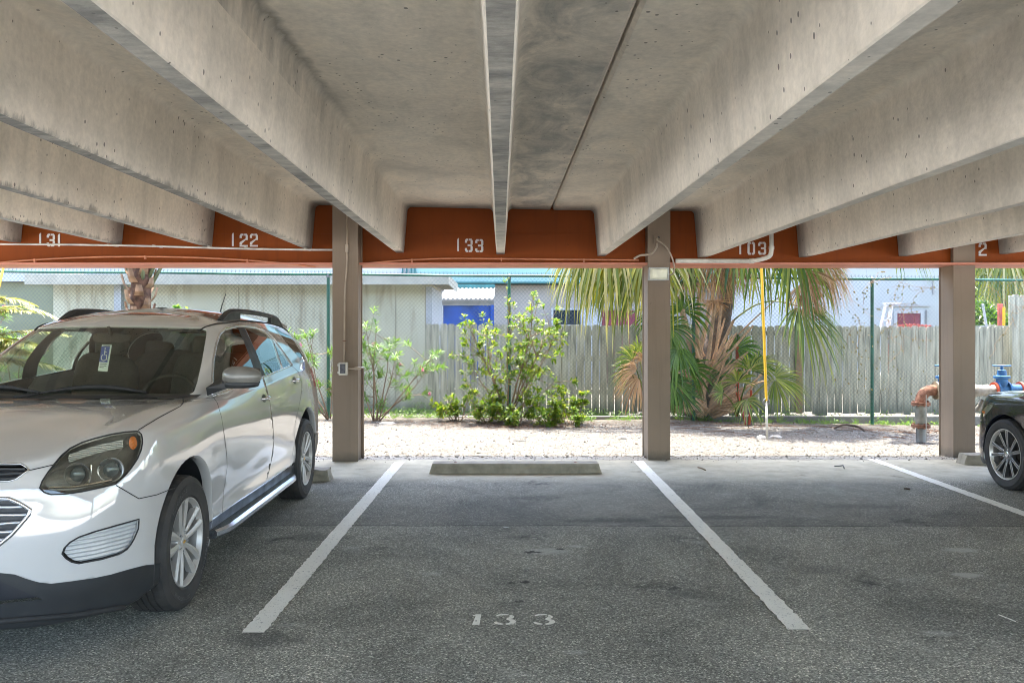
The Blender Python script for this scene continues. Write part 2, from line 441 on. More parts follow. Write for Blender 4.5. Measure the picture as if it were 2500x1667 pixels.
def gravel_mat():
    t = NT('white_shell_gravel')
    v = t.pos(coord='Position')
    vc = t.sep(t.voro(v, 60, out='Color'))[0]
    c = t.ramp(vc, [(0.0, (0.026, 0.020, 0.014)), (0.3, (0.082, 0.074, 0.060)), (0.8, (0.145, 0.138, 0.121)), (1.0, (0.22, 0.212, 0.195))])
    n = t.noise(v, 3.0, 6, 0.7)
    c = t.mix(t.ramp(n, [(0.46, 0.0), (0.66, 0.65)]), c, (0.075, 0.06, 0.045))
    c = t.mix(1.0, c, t.ramp(t.noise(v, 30, 4, 0.7), [(0.3, 0.72), (0.6, 1.06)]), 'MULTIPLY')
    # sandy, more littered soil towards the fence
    g = t.sep(t.node('ShaderNodeNewGeometry').outputs['Position'])
    far = t.ramp(t.math('MULTIPLY', t.math('SUBTRACT', t.math('ADD', g[1], t.math('MULTIPLY', n, 1.6)), 12.9), 0.6), [(0.0, 0.0), (1.0, 0.75)])
    c = t.mix(far, c, t.ramp(t.noise(v, 16, 5), [(0.35, (0.05, 0.038, 0.028)), (0.65, (0.165, 0.145, 0.12))]))
    nm = t.bump(vc, 0.7, 0.012)
    nm = t.bump(t.noise(v, 12, 5), 0.5, 0.03, nm)
    return t.fin(c, 0.9, 0, nm)
M['gravel'] = gravel_mat()
M['soil'] = simple('sandy_soil', (0.12, 0.105, 0.08), 0.9, var=0.2, nscale=1.2, bump=0.3, coord='Position')
M['driveway'] = simple('pale_concrete_driveway', (0.44, 0.43, 0.395), 0.85, var=0.07, nscale=0.8, coord='Position')

def paint_mat():
    t = NT('worn_road_paint')
    v = t.pos(coord='Position')
    a = t.math('GREATER_THAN', t.noise(v, 40, 6, 0.78), 0.605)
    b = t.math('LESS_THAN', t.voro(v, 75), 0.14)
    wv = t.math('MAXIMUM', t.math('MULTIPLY', a, 0.8), t.math('MULTIPLY', b, 0.7))
    c = t.ramp(t.noise(v, 3, 5), [(0.3, (0.80, 0.795, 0.715)), (0.7, (0.90, 0.895, 0.81))])
    c = t.mix(wv, c, (0.22, 0.22, 0.215))
    return t.fin(c, 0.7, 0, t.bump(t.noise(v, 80, 3), 0.35, 0.004))
M['paint'] = paint_mat()

def wood_mat():
    t = NT('weathered_fence_wood')
    g = t.node('ShaderNodeNewGeometry')
    v = t.pos(scale=(9, 9, 0.8), coord='Position')
    n = t.noise(v, 2.2, 6, 0.65)
    c = t.ramp(n, [(0.30, (0.13, 0.122, 0.095)), (0.5, (0.34, 0.325, 0.25)), (0.75, (0.48, 0.465, 0.375))])
    c = t.mix(1.0, c, t.ramp(g.outputs['Random Per Island'], [(0, (0.78, 0.80, 0.76)), (0.5, (1, 1, 0.97)), (1, (1.1, 1.08, 1.05))]), 'MULTIPLY')
    s2 = t.noise(t.pos(scale=(5, 5, 0.5), coord='Position', loc=(3, 1, 8)), 1.6, 6, 0.7)
    c = t.mix(t.ramp(s2, [(0.58, 0.0), (0.74, 0.7)]), c, (0.13, 0.13, 0.10))
    z = t.sep(g.outputs['Position'])[2]
    foot = t.ramp(t.math('ADD', z, t.math('MULTIPLY', n, 0.3)), [(0.18, 0.75), (0.42, 0.0)])
    c = t.mix(foot, c, (0.09, 0.095, 0.07))
    return t.fin(c, 0.88, 0, t.bump(n, 0.4, 0.01))
M['wood'] = wood_mat()

def cream_mat():
    t = NT('stained_cream_panels')
    v = t.pos(coord='Position')
    c = t.ramp(t.noise(v, 1.2, 5), [(0.3, (0.40, 0.38, 0.27)), (0.7, (0.52, 0.50, 0.38))])
    st = t.noise(t.pos(scale=(3.5, 1, 0.35), coord='Position', loc=(2, 0, 5)), 1.7, 6, 0.7, 0.4)
    c = t.mix(t.ramp(st, [(0.50, 0.0), (0.70, 0.75)]), c, (0.20, 0.155, 0.09))
    g = t.sep(t.node('ShaderNodeNewGeometry').outputs['Position'])
    foot = t.ramp(t.math('ADD', g[2], t.math('MULTIPLY', t.noise(v, 5, 6, 0.7), 0.5)), [(0.25, 0.8), (0.55, 0.0)])
    c = t.mix(foot, c, (0.12, 0.13, 0.10))
    return t.fin(c, 0.8, 0, t.bump(t.noise(v, 22, 4), 0.15, 0.01))
M['cream'] = cream_mat()
# ================================================================== THE SETTING
def structure(mb, name, mat, smooth=False):
    return tag(mb.build(name, mat, smooth=smooth), kind='structure')

# ground to the horizon
b = MB(); b.add([(-160, -160, -0.14), (160, -160, -0.14), (160, 200, -0.14), (-160, 200, -0.14)], [(0, 1, 2, 3)])
structure(b, 'ground', M['soil'])
b = MB(); b.add([(-60, -60, -0.008), (60, -60, -0.008), (60, 9.55, -0.008), (-60, 9.55, -0.008)], [(0, 1, 2, 3)])
structure(b, 'driveway', M['driveway'])
# asphalt slab, its outer edge slightly ragged
b = MB(); xs = np.linspace(-9.0, 10.2, 521); vs = []; fs = []
for i, x in enumerate(xs):
    e = 9.60 + 0.05 * noise.noise(Vector((x * 1.1, 3, 0))) + 0.012 * noise.noise(Vector((x * 9, 7, 0)))
    vs += [(x, -2.3, 0), (x, e, 0), (x, e + 0.03, -0.05)]
for i in range(len(xs) - 1):
    a = 3 * i; fs += [(a, a + 3, a + 4, a + 1), (a + 1, a + 4, a + 5, a + 2)]
b.add(vs, fs); structure(b, 'parking_asphalt', M['asphalt'])

# shell gravel strip with gentle relief
def gz(x, y):
    t = max(0.0, min(1.0, (y - 9.6) / 3.0))
    slope = 0.035 - 0.017 * (x + 3.0)                # higher on the left
    z = t * slope * 0.9 - 0.012 + 0.02 * t
    z += 0.018 * t * noise.noise(Vector((x * 1.1, y * 1.3, 0))) + 0.008 * noise.noise(Vector((x * 5, y * 5, 2)))
    # mound on the right, where roots lie under litter
    z += 0.09 * math.exp(-((x - 4.6) / 1.3) ** 2 - ((y - 12.3) / 0.5) ** 2)
    z += 0.05 * math.exp(-((x - 2.9) / 0.9) ** 2 - ((y - 13.2) / 0.7) ** 2)
    z += 0.05 * math.exp(-((x + 0.2) / 0.9) ** 2 - ((y - 13.2) / 0.5) ** 2)
    return z
NX, NY = 620, 110
xs = np.linspace(-16, 15, NX); ys = np.linspace(9.5, 15.0, NY)
vs = [(x, y, gz(x, y)) for y in ys for x in xs]
fs = [(j*NX+i, j*NX+i+1, (j+1)*NX+i+1, (j+1)*NX+i) for j in range(NY-1) for i in range(NX-1)]
b = MB(); b.add(vs, fs); structure(b, 'gravel_strip', M['gravel'], True)
# neighbour's yard
b = MB(); b.add([(-60, 14.9, -0.09), (60, 14.9, -0.09), (60, 60, -0.09), (-60, 60, -0.09)], [(0, 1, 2, 3)])
structure(b, 'yard_soil', M['soil'])

# loose shell fragments (nobody could count them)
r2 = random.Random(3); b = MB()
for i in range(16500):
    x = r2.uniform(-4.2, 8.2); y = 9.55 + 3.6 * r2.random() ** 1.5
    if i > 15000: y = 9.62 - abs(r2.gauss(0, .16))
    s = r2.uniform(0.004, 0.011) * (1 if r2.random() < .95 else 2.2)
    z = (gz(x, y) if y > 9.6 else .002) + s * 0.35
    a = r2.uniform(0, 6.28); ca, sa = math.cos(a) * s, math.sin(a) * s
    k = r2.uniform(.5, 1.2); h = s * r2.uniform(.4, .9)
    b.add([(x+ca, y+sa, z), (x-sa*k, y+ca*k, z), (x-ca, y-sa, z), (x+sa*k, y-ca*k, z), (x, y, z+h), (x, y, z-h)],
          [(0,1,4),(1,2,4),(2,3,4),(3,0,4),(1,0,5),(2,1,5),(3,2,5),(0,3,5)])
M['shell'] = leafmat('shell_fragment', [(0.26, 0.245, 0.225), (0.12, 0.10, 0.08), (0.36, 0.35, 0.33), (0.06, 0.045, 0.03), (0.24, 0.225, 0.20)], 0.02, 0.8)
tag(b.build('gravel', M['shell']), 'white and tan shell fragments loose on the gravel strip', 'gravel', kind='stuff')

# ================================================================== PARKING STRUCTURE
garage = thing('parking_garage', 'concrete car park deck on tan columns with burnt orange steel edge beam', 'building', (0, 9.4, 0))
YE = 9.52                                              # outer end of the stems
STEMS = [(-5.80, 2.549), (-4.60, 2.525), (-3.53, 2.502), (-2.343, 2.476), (-1.248, 2.4287), (-0.053, 2.408),
         (1.146, 2.389), (2.336, 2.369), (3.54, 2.375), (4.726, 2.387), (5.92, 2.413)]
STEMS = [(-5.80 - 1.19 * k, 2.549 + 0.02 * k) for k in range(2, 0, -1)] + STEMS + [(5.92 + 1.19 * k, 2.413 + 0.012 * k) for k in range(1, 4)]
JOINT0 = 0.5566
YB = -1.4
def ceil_z(x): return float(np.interp(x, [-14, -3, -2, -0.9, 0.8, 1.8, 4, 14], [3.10, 3.0, 2.99, 2.962, 2.934, 2.916, 2.925, 3.05]))
idx0 = [i for i, s in enumerate(STEMS) if abs(s[0] + 1.248) < 1e-6][0]
i = idx0 % 2
M['joint'] = M['dark']
while i + 1 < len(STEMS):
    (x0, z0), (x1, z1) = STEMS[i], STEMS[i + 1]
    jl = 0.5 * (STEMS[i-1][0] + x0) if i > 0 else x0 - .6
    jr = 0.5 * (x1 + STEMS[i+2][0]) if i + 2 < len(STEMS) else x1 + .6
    if abs(jl - .5466) < .03: jl = JOINT0
    if abs(jr - .5466) < .03: jr = JOINT0
    g = 0.008
    cl, cr = ceil_z(jl + .1), ceil_z(jr - .1)
    def cz(x): return cl + (cr - cl) * (x - jl) / (jr - jl)
    prof = [(jl + g, cz(jl) + 0.02), (jl + g + .018, cz(jl))]
    for (x, z) in ((x0, z0), (x1, z1)):
        c = cz(x)
        ht, hb, r = 0.088, 0.047, 0.055
        # left fillet
        for k in range(7):
            a = k / 6 * math.pi / 2
            prof.append((x - ht - r + r * math.sin(a), c - r + r * math.cos(a)))
        prof += [(x - hb - .001, z + .006), (x - hb + .005, z), (x + hb - .005, z), (x + hb + .001, z + .006)]
        for k in range(7):
            a = k / 6 * math.pi / 2
            prof.append((x + ht + r - r * math.cos(a), c - r + r * math.sin(a)))
    prof += [(jr - g - .018, cz(jr)), (jr - g, cz(jr) + 0.02), (jr - g, cz(jr) + .14), (jl + g, cz(jl) + .14)]
    b = MB(); n = len(prof)
    NS = 40
    rings = []
    for s in range(NS + 1):
        y = YB + (YE - YB) * s / NS
        k = 0.0056 * (YE - y) * -1.0
        rings.append([(px_ + 0.0056 * (y - YE) * -1 + 0.0015 * noise.noise(Vector((px_ * 3, y * 2, 1))), y, pz_ + 0.0012 * noise.noise(Vector((px_, y * 1.5, 5)))) for px_, pz_ in prof])
    vs = [v for rg in rings for v in rg]
    fs = []
    for s in range(NS):
        for q in range(n):
            q2 = (q + 1) % n
            fs.append((s*n+q, s*n+q2, (s+1)*n+q2, (s+1)*n+q))
    fs.append(tuple(range(n))); fs.append(tuple(reversed([NS*n+q for q in range(n)])))
    b.add(vs, fs)
    b.build('double_tee', M['concrete'], garage, smooth=True, sharp=28)
    i += 2

# deck topping with overhang and a low parapet
XL, XR = -8.75, 9.9
b = MB(); b.box(XL, XR, YB + .05, 10.50, 3.22, 3.40); b.box(XL, XR, YE + .004, 10.50, 3.115, 3.218)
b.box(XL, XR, 10.35, 10.50, 3.404, 3.95); b.box(XL, XR, YB + .05, YB + .2, 3.404, 3.95)
b.build('deck_slab', M['concrete'], garage)

# burnt orange steel beam: web, lower flange
b = MB()
b.box(XL, XR, 9.56, 9.585, 2.30, 3.112)
# weld seam along the web
b.box(XL, XR, 9.5565, 9.5605, 2.658, 2.662)
beam = b.build('steel_beam', M['orange'], garage)
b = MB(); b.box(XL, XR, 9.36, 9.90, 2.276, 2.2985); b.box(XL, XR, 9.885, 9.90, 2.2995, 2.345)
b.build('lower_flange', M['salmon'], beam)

# stencilled bay numbers -------------------------------------------------
G = {
 '1': [[(.36,0),(.62,0),(.62,1),(.48,1),(.36,.86)]],
 '2': [[(.0,0),(1,0),(1,.13),(.0,.13)], [(0,.15),(.28,.15),(.30,.26),(.74,.52),(.97,.52),(1,.60),(1,.86),(.86,1),(.56,1),(.56,.86),(.72,.86),(.74,.80),(.74,.64),(.0,.34)],
       [(0,.68),(.26,.68),(.26,.86),(.46,.86),(.46,1),(.14,1),(0,.86)]],
 '3': [[(.0,.14),(.14,0),(.44,0),(.44,.15),(.27,.15),(.27,.30),(.0,.30)], [(0,.70),(.27,.70),(.27,.85),(.44,.85),(.44,1),(.14,1),(0,.86)],
       [(.54,0),(.86,0),(1,.14),(1,.42),(.90,.5),(1,.58),(1,.86),(.86,1),(.54,1),(.54,.86),(.73,.86),(.73,.58),(.35,.58),(.35,.44),(.73,.44),(.73,.15),(.54,.15)]],
 '0': [[(.44,0),(.44,.15),(.28,.15),(.28,.85),(.44,.85),(.44,1),(.14,1),(0,.86),(0,.14),(.14,0)], [(.56,0),(.86,0),(1,.14),(1,.86),(.86,1),(.56,1),(.56,.85),(.72,.85),(.72,.15),(.56,.15)]],
}
def number(chars, y, parent):
    """chars: (glyph, src x0, src x1, src y top, src y bottom)"""
    b = MB()
    for (c, a0, a1, t0, t1) in chars:
        x0, x1, z1, z0 = PX(a0, y), PX(a1, y), PZ(t0, y), PZ(t1, y)
        for poly in G[c]:
            b.prism(poly, lambda u, v, d: (x0 + u * (x1 - x0), d, z0 + v * (z1 - z0)), y, y + .003)
    b.build('bay_number', M['stencil'], parent)
YN = 9.5525
number([('1', 1110, 1127, 581.5, 613.5), ('3', 1135, 1154, 583, 615.5), ('3', 1160, 1180, 584, 616)], YN, beam)
number([('1', 89, 107, 569, 599), ('3', 114, 134, 571, 602), ('1', 134, 154, 571, 602)], YN, beam)
number([('1', 560, 577, 569, 601), ('2', 585, 605, 571, 602.5), ('2', 610, 629.5, 571, 602.5)], YN, beam)
number([('1', 1799, 1816, 589, 621), ('0', 1825, 1843.5, 591, 622), ('3', 1851, 1870.5, 591, 622)], YN, beam)
number([('2', 2389.5, 2409, 593, 624.5)], YN, beam)

# columns: boxed steel with small edge flanges
def column(x0, x1, y0, y1):
    b = MB(); zt = 2.96
    b.box(x0, x1, y0, y0 + .014, -.02, zt)
    b.box(x0, x1, y1 - .014, y1, -.02, zt)
    b.box(x0 + .012, x1 - .012, y0 + .0142, y1 - .0142, -.02, zt - .002)
    return b.build('column', M['column'], garage, bevel=.003)
column(-1.985, -1.690, 9.21, 9.50)
column(1.640, 1.925, 9.36, 9.75) if False else None
b = MB()
column(1.662, 1.925, 9.33, 9.70)
column(5.305, 5.565, 9.48, 9.80)
for x in (-8.6, 9.1): column(x, x + .27, 9.35, 9.72)
for x in (-8.6, 9.1): column(x, x + .28, YB + .3, YB + .65)
# rear carrying beam
b = MB(); b.box(XL, XR, YB + .02, YB + .045, 2.30, 3.10); b.box(XL, XR, YB - .1, YB + .16, 2.278, 2.298)
b.build('steel_beam', M['orange'], garage)

# ================================================================== PAINTED LINES, GROUND NUMBER
def stripe(p, q, wd, name, label, z=0.005):
    p = Vector(p); q = Vector(q); d = (q - p); L = d.length; d.normalize(); nn = Vector((d.y, -d.x, 0))
    b = MB(); n = int(L / 0.02); vs = []; fs = []
    for i in range(n + 1):
        c = p + d * (L * i / n)
        jl = .009 * noise.noise(Vector((i * .55, p.x, 0))) + r2.uniform(-.003, .003)
        jr = .009 * noise.noise(Vector((i * .55, p.x, 9))) + r2.uniform(-.003, .003)
        a = c - nn * (wd / 2 + jl); e = c + nn * (wd / 2 + jr)
        vs += [(a.x, a.y, z), (e.x, e.y, z)]
    for i in range(n): fs.append((2*i, 2*i+1, 2*i+3, 2*i+2))
    b.add(vs, fs)
    o = b.build(name, M['paint'])
    return tag(o, label, 'parking line', 'painted bay lines', kind='structure') if False else tag(o, label, 'parking line', 'painted bay lines')
stripe((-1.252, 3.98, 0), (-1.208, 9.14, 0), .115, 'parking_line', 'white bay line nearest the white car, left of the ground number')
stripe((1.478, 4.02, 0), (1.538, 9.26, 0), .115, 'parking_line', 'white bay line running to the column with the floodlight')
stripe((4.22, 4.0, 0), (4.290, 9.36, 0), .115, 'parking_line', 'white bay line nearest the black car on the right')
# small arrow-like stroke at the right edge and the stencilled bay number
def flat_poly(mb, pts, z=.006):
    n = len(pts); mb.add([(x, y, z) for x, y in pts], [tuple(range(n))])
gb = MB()
def arc_band(mb, cx, cy, rx, ry, a0, a1, wd, n=10):
    for i in range(n):
        t0 = R(a0 + (a1 - a0) * i / n); t1 = R(a0 + (a1 - a0) * (i + 1) / n)
        w0 = wd * (0.55 + 0.45 * math.sin(math.pi * i / n)); w1 = wd * (0.55 + 0.45 * math.sin(math.pi * (i + 1) / n))
        q = []
        for t, s, wv in ((t0, 1, w0), (t1, 1, w1), (t1, -1, w1), (t0, -1, w0)):
            q.append((cx + (rx + s * wv / 2) * math.cos(t), cy + (ry + s * wv / 2) * math.sin(t)))
        flat_poly(mb, q)
def gp(px, py): Y = 1.5 * F / (py - 808.0); return PX(px, Y), Y
a = gp(1158, 1527); c = gp(1165, 1501)
flat_poly(gb, [(a[0]-.012, a[1]), (a[0]+.026, a[1]), (c[0]+.022, c[1]), (c[0]-.004, c[1])])
flat_poly(gb, [(c[0]-.004, c[1]-.002), (c[0]-.024, c[1]-.018), (c[0]-.02, c[1]-.03), (c[0]-.004, c[1]-.02)])
for px in (1231, 1326):
    x, y = gp(px, 1513)
    arc_band(gb, x, y + .036, .040, .032, 55, 165, .020)
    arc_band(gb, x, y + .036, .040, .032, -70, 40, .026)
    arc_band(gb, x, y - .036, .046, .036, -80, 75, .030)
    arc_band(gb, x, y - .036, .046, .036, -172, -98, .024)
wm = MB(); p_, q_ = gp(2435, 1502), gp(2478, 1519)
flat_poly(wm, [(p_[0], p_[1] - .006), (q_[0], q_[1] - .010), (q_[0] + .01, q_[1] + .010), (p_[0] + .01, p_[1] + .006)])
tag(wm.build('paint_mark', M['paint']), 'short white paint stroke on the asphalt at the right edge', 'paint mark')
tag(gb.build('ground_number', M['paint']), 'small white stencilled 133 on the asphalt between the bay lines', 'ground number')

# ================================================================== WHEEL STOPS
def wheel_stop(name, label, x0, x1, y0, y1, h, mat, chip=False, group='concrete wheel stops'):
    o = thing(name, label, 'wheel stop', ((x0+x1)/2, (y0+y1)/2, 0), group=group)
    b = MB(); n = 46; vs = []; fs = []
    prof = [(0, 0), (.018, .55), (.045, 1.0), (.955, 1.0), (.982, .55), (1, 0)]
    for i in range(n + 1):
        t = i / n; x = x0 + (x1 - x0) * t
        endz = min(1, min(t, 1 - t) * (x1 - x0) / .03 + .0)
        for (u, v) in prof:
            yy = y0 + (y1 - y0) * u; zz = h * v
            if v == 0: zz = 0.0 + .010 * (noise.noise(Vector((x * 6, u, 1))) + .25) * (1 if u == 0 else 0)
            if 0 < v < 1: yy += (.012 if u < .5 else -.012)
            dx = (.035 * v) * (1 if t == 0 else (-1 if t == 1 else 0))
            if chip: zz += .014 * v * noise.noise(Vector((x * 9, u * 3, 4))); yy += .012 * noise.noise(Vector((x * 7, u * 5, 8)))
            vs.append((x + dx, yy, max(0, zz)))
    m = len(prof)
    for i in range(n):
        for k in range(m - 1): fs.append((i*m+k, (i+1)*m+k, (i+1)*m+k+1, i*m+k+1))
    fs.append(tuple(range(m))); fs.append(tuple(reversed([n*m+k for k in range(m)])))
    b.add(vs, fs); b.build('concrete_block', mat, o)
    if x1 - x0 > 1.5:
        for t in (.15, .85):
            b = MB(); b.lathe([(0, h + .004), (.014, h + .004), (.016, h + .0005)], 12, Matrix.Translation((x0 + (x1-x0)*t, (y0+y1)/2, 0)))
            b.build('anchor_pin', M['rust'], o)
    return o
M['stop'] = simple('grey_precast', (0.30, 0.275, 0.215), 0.8, var=0.16, nscale=7, bump=0.3, coord='Position')
wheel_stop('wheel_stop', 'long grey concrete wheel stop in the empty middle bay', -.80, 1.02, 8.42, 8.62, .105, M['stop'])
wheel_stop('wheel_stop', 'short broken wheel stop behind the rear tyre of the white car', -2.9, -1.75, 8.0, 8.18, .115, M['stop'], True)
wheel_stop('wheel_stop', 'chipped wheel stop beside the front tyre of the black car', 5.15, 6.7, 8.98, 9.16, .11, M['stop'], True)

# ================================================================== CHAIN LINK FENCE
YF = 13.6
def fz(x, top): return (2.47 - .0085 * (x + 3)) if top else (0.06 - .0115 * (x + 3))
fence = thing('chain_link_fence', 'tall green chain link fence across the gravel behind the columns', 'fence', (0, YF, 0))
b = MB(); pitch = .064; X0, X1 = -15.2, 15.2
H = 2.40
rw = .0022
def wire(p, q):
    p = Vector(p); q = Vector(q); d = (q - p).normalized(); u = Vector((0, 1, 0)); w_ = d.cross(u)
    vs = [];
    for c in (p, q):
        for k in range(3):
            a = 2 * math.pi * k / 3
            vs.append(c + (u * math.cos(a) + w_ * math.sin(a)) * rw)
    b.add(vs, [(0,1,4,3),(1,2,5,4),(2,0,3,5)])
n = int((X1 - X0) / pitch)
rise = 1.12
for i in range(-45, n + 1):
    x = X0 + i * pitch
    for sgn in (1, -1):
        # runs bottom to top
        zb = fz(x, False) + .02; zt = fz(x, True) + .03
        xs_ = x; xe = x + (zt - zb) / rise
        if sgn < 0: xs_, xe = xe, xs_
        segs = 4; prev = None
        for s in range(segs + 1):
            t = s / segs
            xx = xs_ + (xe - xs_) * t; zz = zb + (zt - zb) * t
            wob = .012 * math.sin(xx * 1.3 + zz * 2) + .003 * sgn
            p = (xx, YF - .03 + wob, zz)
            if prev is not None and X0 <= xx <= X1 and X0 <= prev[0] <= X1: wire(prev, p)
            prev = p
    # twisted tips standing above the rail
    zt = fz(x, True) + .03
    p = (x + .01, YF - .03, zt - .02)
    wire(p, (x + .016, YF - .03, zt + .028)); wire(p, (x + .004, YF - .03, zt + .026))
b.build('wire_mesh', M['wire'], fence)
b = MB(); xs = np.linspace(-9.55, X1, 60)
b.tube([(x, YF, fz(x, True) - .01 + .004 * math.sin(x * 1.9)) for x in xs], .021, 8)
b.build('top_rail', M['green_metal'], fence, smooth=True)
b = MB(); xs = np.linspace(X0, -9.75, 12)
b.tube([(x, YF, fz(x, True) + .02) for x in xs], .021, 8); b.build('top_rail', M['green_metal'], fence, smooth=True)
for x in (-15.1, -12.1, -9.1, -6.07, PX(801, YF), PX(1243, YF), PX(1694, YF), PX(2130, YF), 9.28, 12.3, 15.1):
    zb = gz(max(-16, min(15, x)), YF) - .1; zt = fz(x, True) - .035
    b = MB(); b.tube([(x, YF + .01, zb), (x, YF + .01, zt)], .028, 12)
    p = b.build('post', M['green_metal'], fence, smooth=True, sharp=40)
    b = MB(); b.lathe([(.031, zt - .03), (.033, zt), (.030, zt + .03), (.012, zt + .055), (.002, zt + .06)], 12, Matrix.Translation((x, YF + .01, 0)))
    b.tube([(x, YF - .02, zt + .03), (x, YF + .03, zt + .05)], .012, 6)
    b.build('post_cap', M['galv'], p, smooth=True, local=False)
# low pale kerb beyond the fence
b = MB(); b.box(-14, 14, 13.86, 14.0, -.12, .02); kb = b.build('kerb', M['curb']); tag(kb, kind='structure')

# ================================================================== WOODEN FENCE
wf = thing('wooden_fence', 'weathered grey picket privacy fence behind the chain link', 'fence', (0, 14.6, 0))
YW = 14.6
b = MB(); r3 = random.Random(11)
x = -1.46; wpk = .1385
while x < 9.12:
    wd = wpk - r3.uniform(.007, .014); h = 1.61 + r3.uniform(-.012, .012) - .008 * x * .3; y = YW + r3.uniform(-.006, .006); z0 = r3.uniform(-.04, .03)
    if x < .2: h += .015
    tw = r3.uniform(-.004, .004); c = .028
    poly = [(x, z0), (x + wd, z0), (x + wd + tw, h - c), (x + wd - c + tw, h), (x + c + tw, h), (x + tw, h - c)]
    bow = r3.uniform(-.01, .01)
    b.prism(poly, lambda u, v, d: (u, y + d, v), 0, .016)
    x += wpk
x = 9.12
while x < 13.0:
    wd = wpk - r3.uniform(.004, .012); h = 2.16 + r3.uniform(-.02, .02); y = 14.4 + r3.uniform(-.006, .006)
    c = .028
    b.prism([(x, -.02), (x + wd, -.02), (x + wd, h - c), (x + wd - c, h), (x + c, h), (x, h - c)], lambda u, v, d: (u, y + d, v), 0, .016)
    x += wpk
b.build('picket', M['wood'], wf)
for z in (.35, .95, 1.42):
    b = MB(); b.box(-1.46, 9.1, YW + .024, YW + .062, z, z + .085); b.build('rail', M['wood'], wf)
for x in (-1.4, .95, 3.4, 5.7, 8.9):
    b = MB(); b.box(x, x + .09, YW + .064, YW + .154, -.1, 1.62); b.build('fence_post', M['wood'], wf)
b = MB(); b.box(PX(1947, 14.5), PX(1963, 14.5) , 14.57, 14.588, 0, 1.585); b.build('new_picket', simple('newer_wood', (.27, .17, .095), .8), wf)

# ================================================================== CREAM SHED (left)
shed = thing('cream_shed', 'long stained cream panel shed with flat overhanging roof', 'shed', (-5, 15.2, 0))
b = MB()
b.box(-8.57, -1.407, 15.2, 17.6, -.1, 2.40)
b.build('wall', M['cream'], shed)
b = MB()
for x in (PX(966, 15.19), PX(1039, 15.19), -5.05, -6.9):
    b.box(x - .006, x + .006, 15.192, 15.1995, 0, 2.34)
b.build('panel_seam', simple('panel_seam', (.28, .25, .18), .9), shed)
b = MB(); b.box(-1.50, -1.402, 15.185, 15.1915, 0, 2.34); b.box(-1.4025, -1.385, 15.186, 17.6, 0, 2.34)
b.build('corner_board', M['white_trim'], shed)
b = MB()
b.box(-8.9, -1.07, 14.86, 17.75, 2.47, 2.53)
b.build('roof', M['cream_trim'], shed)
b = MB(); b.box(-8.9, -1.07, 14.835, 14.858, 2.36, 2.545); b.box(-1.068, -1.045, 14.835, 17.75, 2.36, 2.545)
b.build('fascia', M['cream_trim'], shed)
b = MB()
for k in range(12): b.box(-1.385, -1.08, 14.93 + k * .235, 14.97 + k * .235, 2.40, 2.468)
b.build('rafter_tail', M['cream_trim'], shed)
b = MB(); b.box(PX(280, 15.1), PX(297, 15.1), 15.07, 15.18, 0, 2.36)
tag(b.build('downspout', M['white_trim']), 'white square downspout on the cream wall behind the palm trunk', 'downspout')

# olive grey outbuilding further left
ob = thing('olive_outbuilding', 'olive grey outbuilding with white eave at the far left', 'building', (-11.5, 16.2, 0))
b = MB(); b.box(-15.5, PX(131, 16.2), 16.2, 20, -.1, 2.48); b.build('wall', simple('olive_wall', (.19, .20, .13), .85, var=.06, nscale=1), ob)
b = MB(); b.box(-15.7, -8.72, 16.0, 20.2, 2.49, 2.68); b.build('roof', M['white_trim'], ob)

# ================================================================== PALE BUILDINGS BEYOND
ab = thing('aqua_house', 'long pale house with aqua upper band behind the fences', 'house', (0, 24.4, 0))
YA = 24.0
b = MB(); b.box(-24, PX(1000, YA), YA + .02, 30, 2.9, 6.5); b.build('upper_wall', M['pale_blue'], ab)
b = MB(); b.box(PX(1000, YA) + .001, PX(1780, YA), YA, 30, 2.975, 6.5); b.build('aqua_band', M['aqua'], ab)
b = MB()
for px in (982, 992, 1003, 1012): b.box(PX(px, YA), PX(px + 3, YA), YA - .06, YA - .003, 2.98, 6.4)
b.build('downpipe', M['teal_dark'], ab)
b = MB(); b.box(-24, PX(1780, YA), YA + .4, 29.9, -.1, 2.899); b.build('lower_wall', M['grey_wall'], ab)
b = MB(); b.box(PX(1103, YA), PX(1780, YA), YA - .05, YA + .39, 2.93, 2.972); b.build('drip_edge', M['teal_dark'], ab)
def pane(name, x0, x1, y0, y1, Y, fm, pm, parent, fw=.05):
    X0_, X1_, Z0, Z1 = PX(x0, Y), PX(x1, Y), PZ(y1, Y), PZ(y0, Y)
    b = MB()
    b.box(X0_, X1_, Y - .05, Y - .004, Z1 - fw, Z1); b.box(X0_, X1_, Y - .05, Y - .004, Z0, Z0 + fw)
    b.box(X0_, X0_ + fw, Y - .05, Y - .004, Z0 + fw, Z1 - fw); b.box(X1_ - fw, X1_, Y - .05, Y - .004, Z0 + fw, Z1 - fw)
    fr = b.build(name, fm, parent)
    b = MB(); b.box(X0_ + fw, X1_ - fw, Y - .02, Y - .006, Z0 + fw, Z1 - fw); b.build('pane', pm, fr)
    return fr
M['glass_dark'] = simple('dark_window_glass', (.02, .028, .04), .08, var=.05)
YL = YA + .4
pane('window', 1346, 1422, 752, 797, YL, M['white_trim'], M['glass_dark'], ab, .06)
pane('window', 1380, 1384, 752, 790, YL - .01, M['white_trim'], M['glass_dark'], ab, .01)
pane('door', 1424, 1468, 740, 1000, YL, M['white_trim'], M['white_trim'], ab, .06)
pane('shutter', 1470, 1556, 757, 985, YL, M['maroon'], M['maroon'], ab, .05)
wb = thing('pale_house', 'pale bluish white house wall with small maroon window at the right', 'house', (9, 23, 0))
YH = 23.0
b = MB(); b.box(PX(1781, YH), PX(2313, YH), YH, 29, -.1, 7.0); b.build('wall', M['pale_blue'], wb)
pane('window', 2181, 2254, 757, 812, YH, M['white_trim'], M['maroon'], wb, .09)
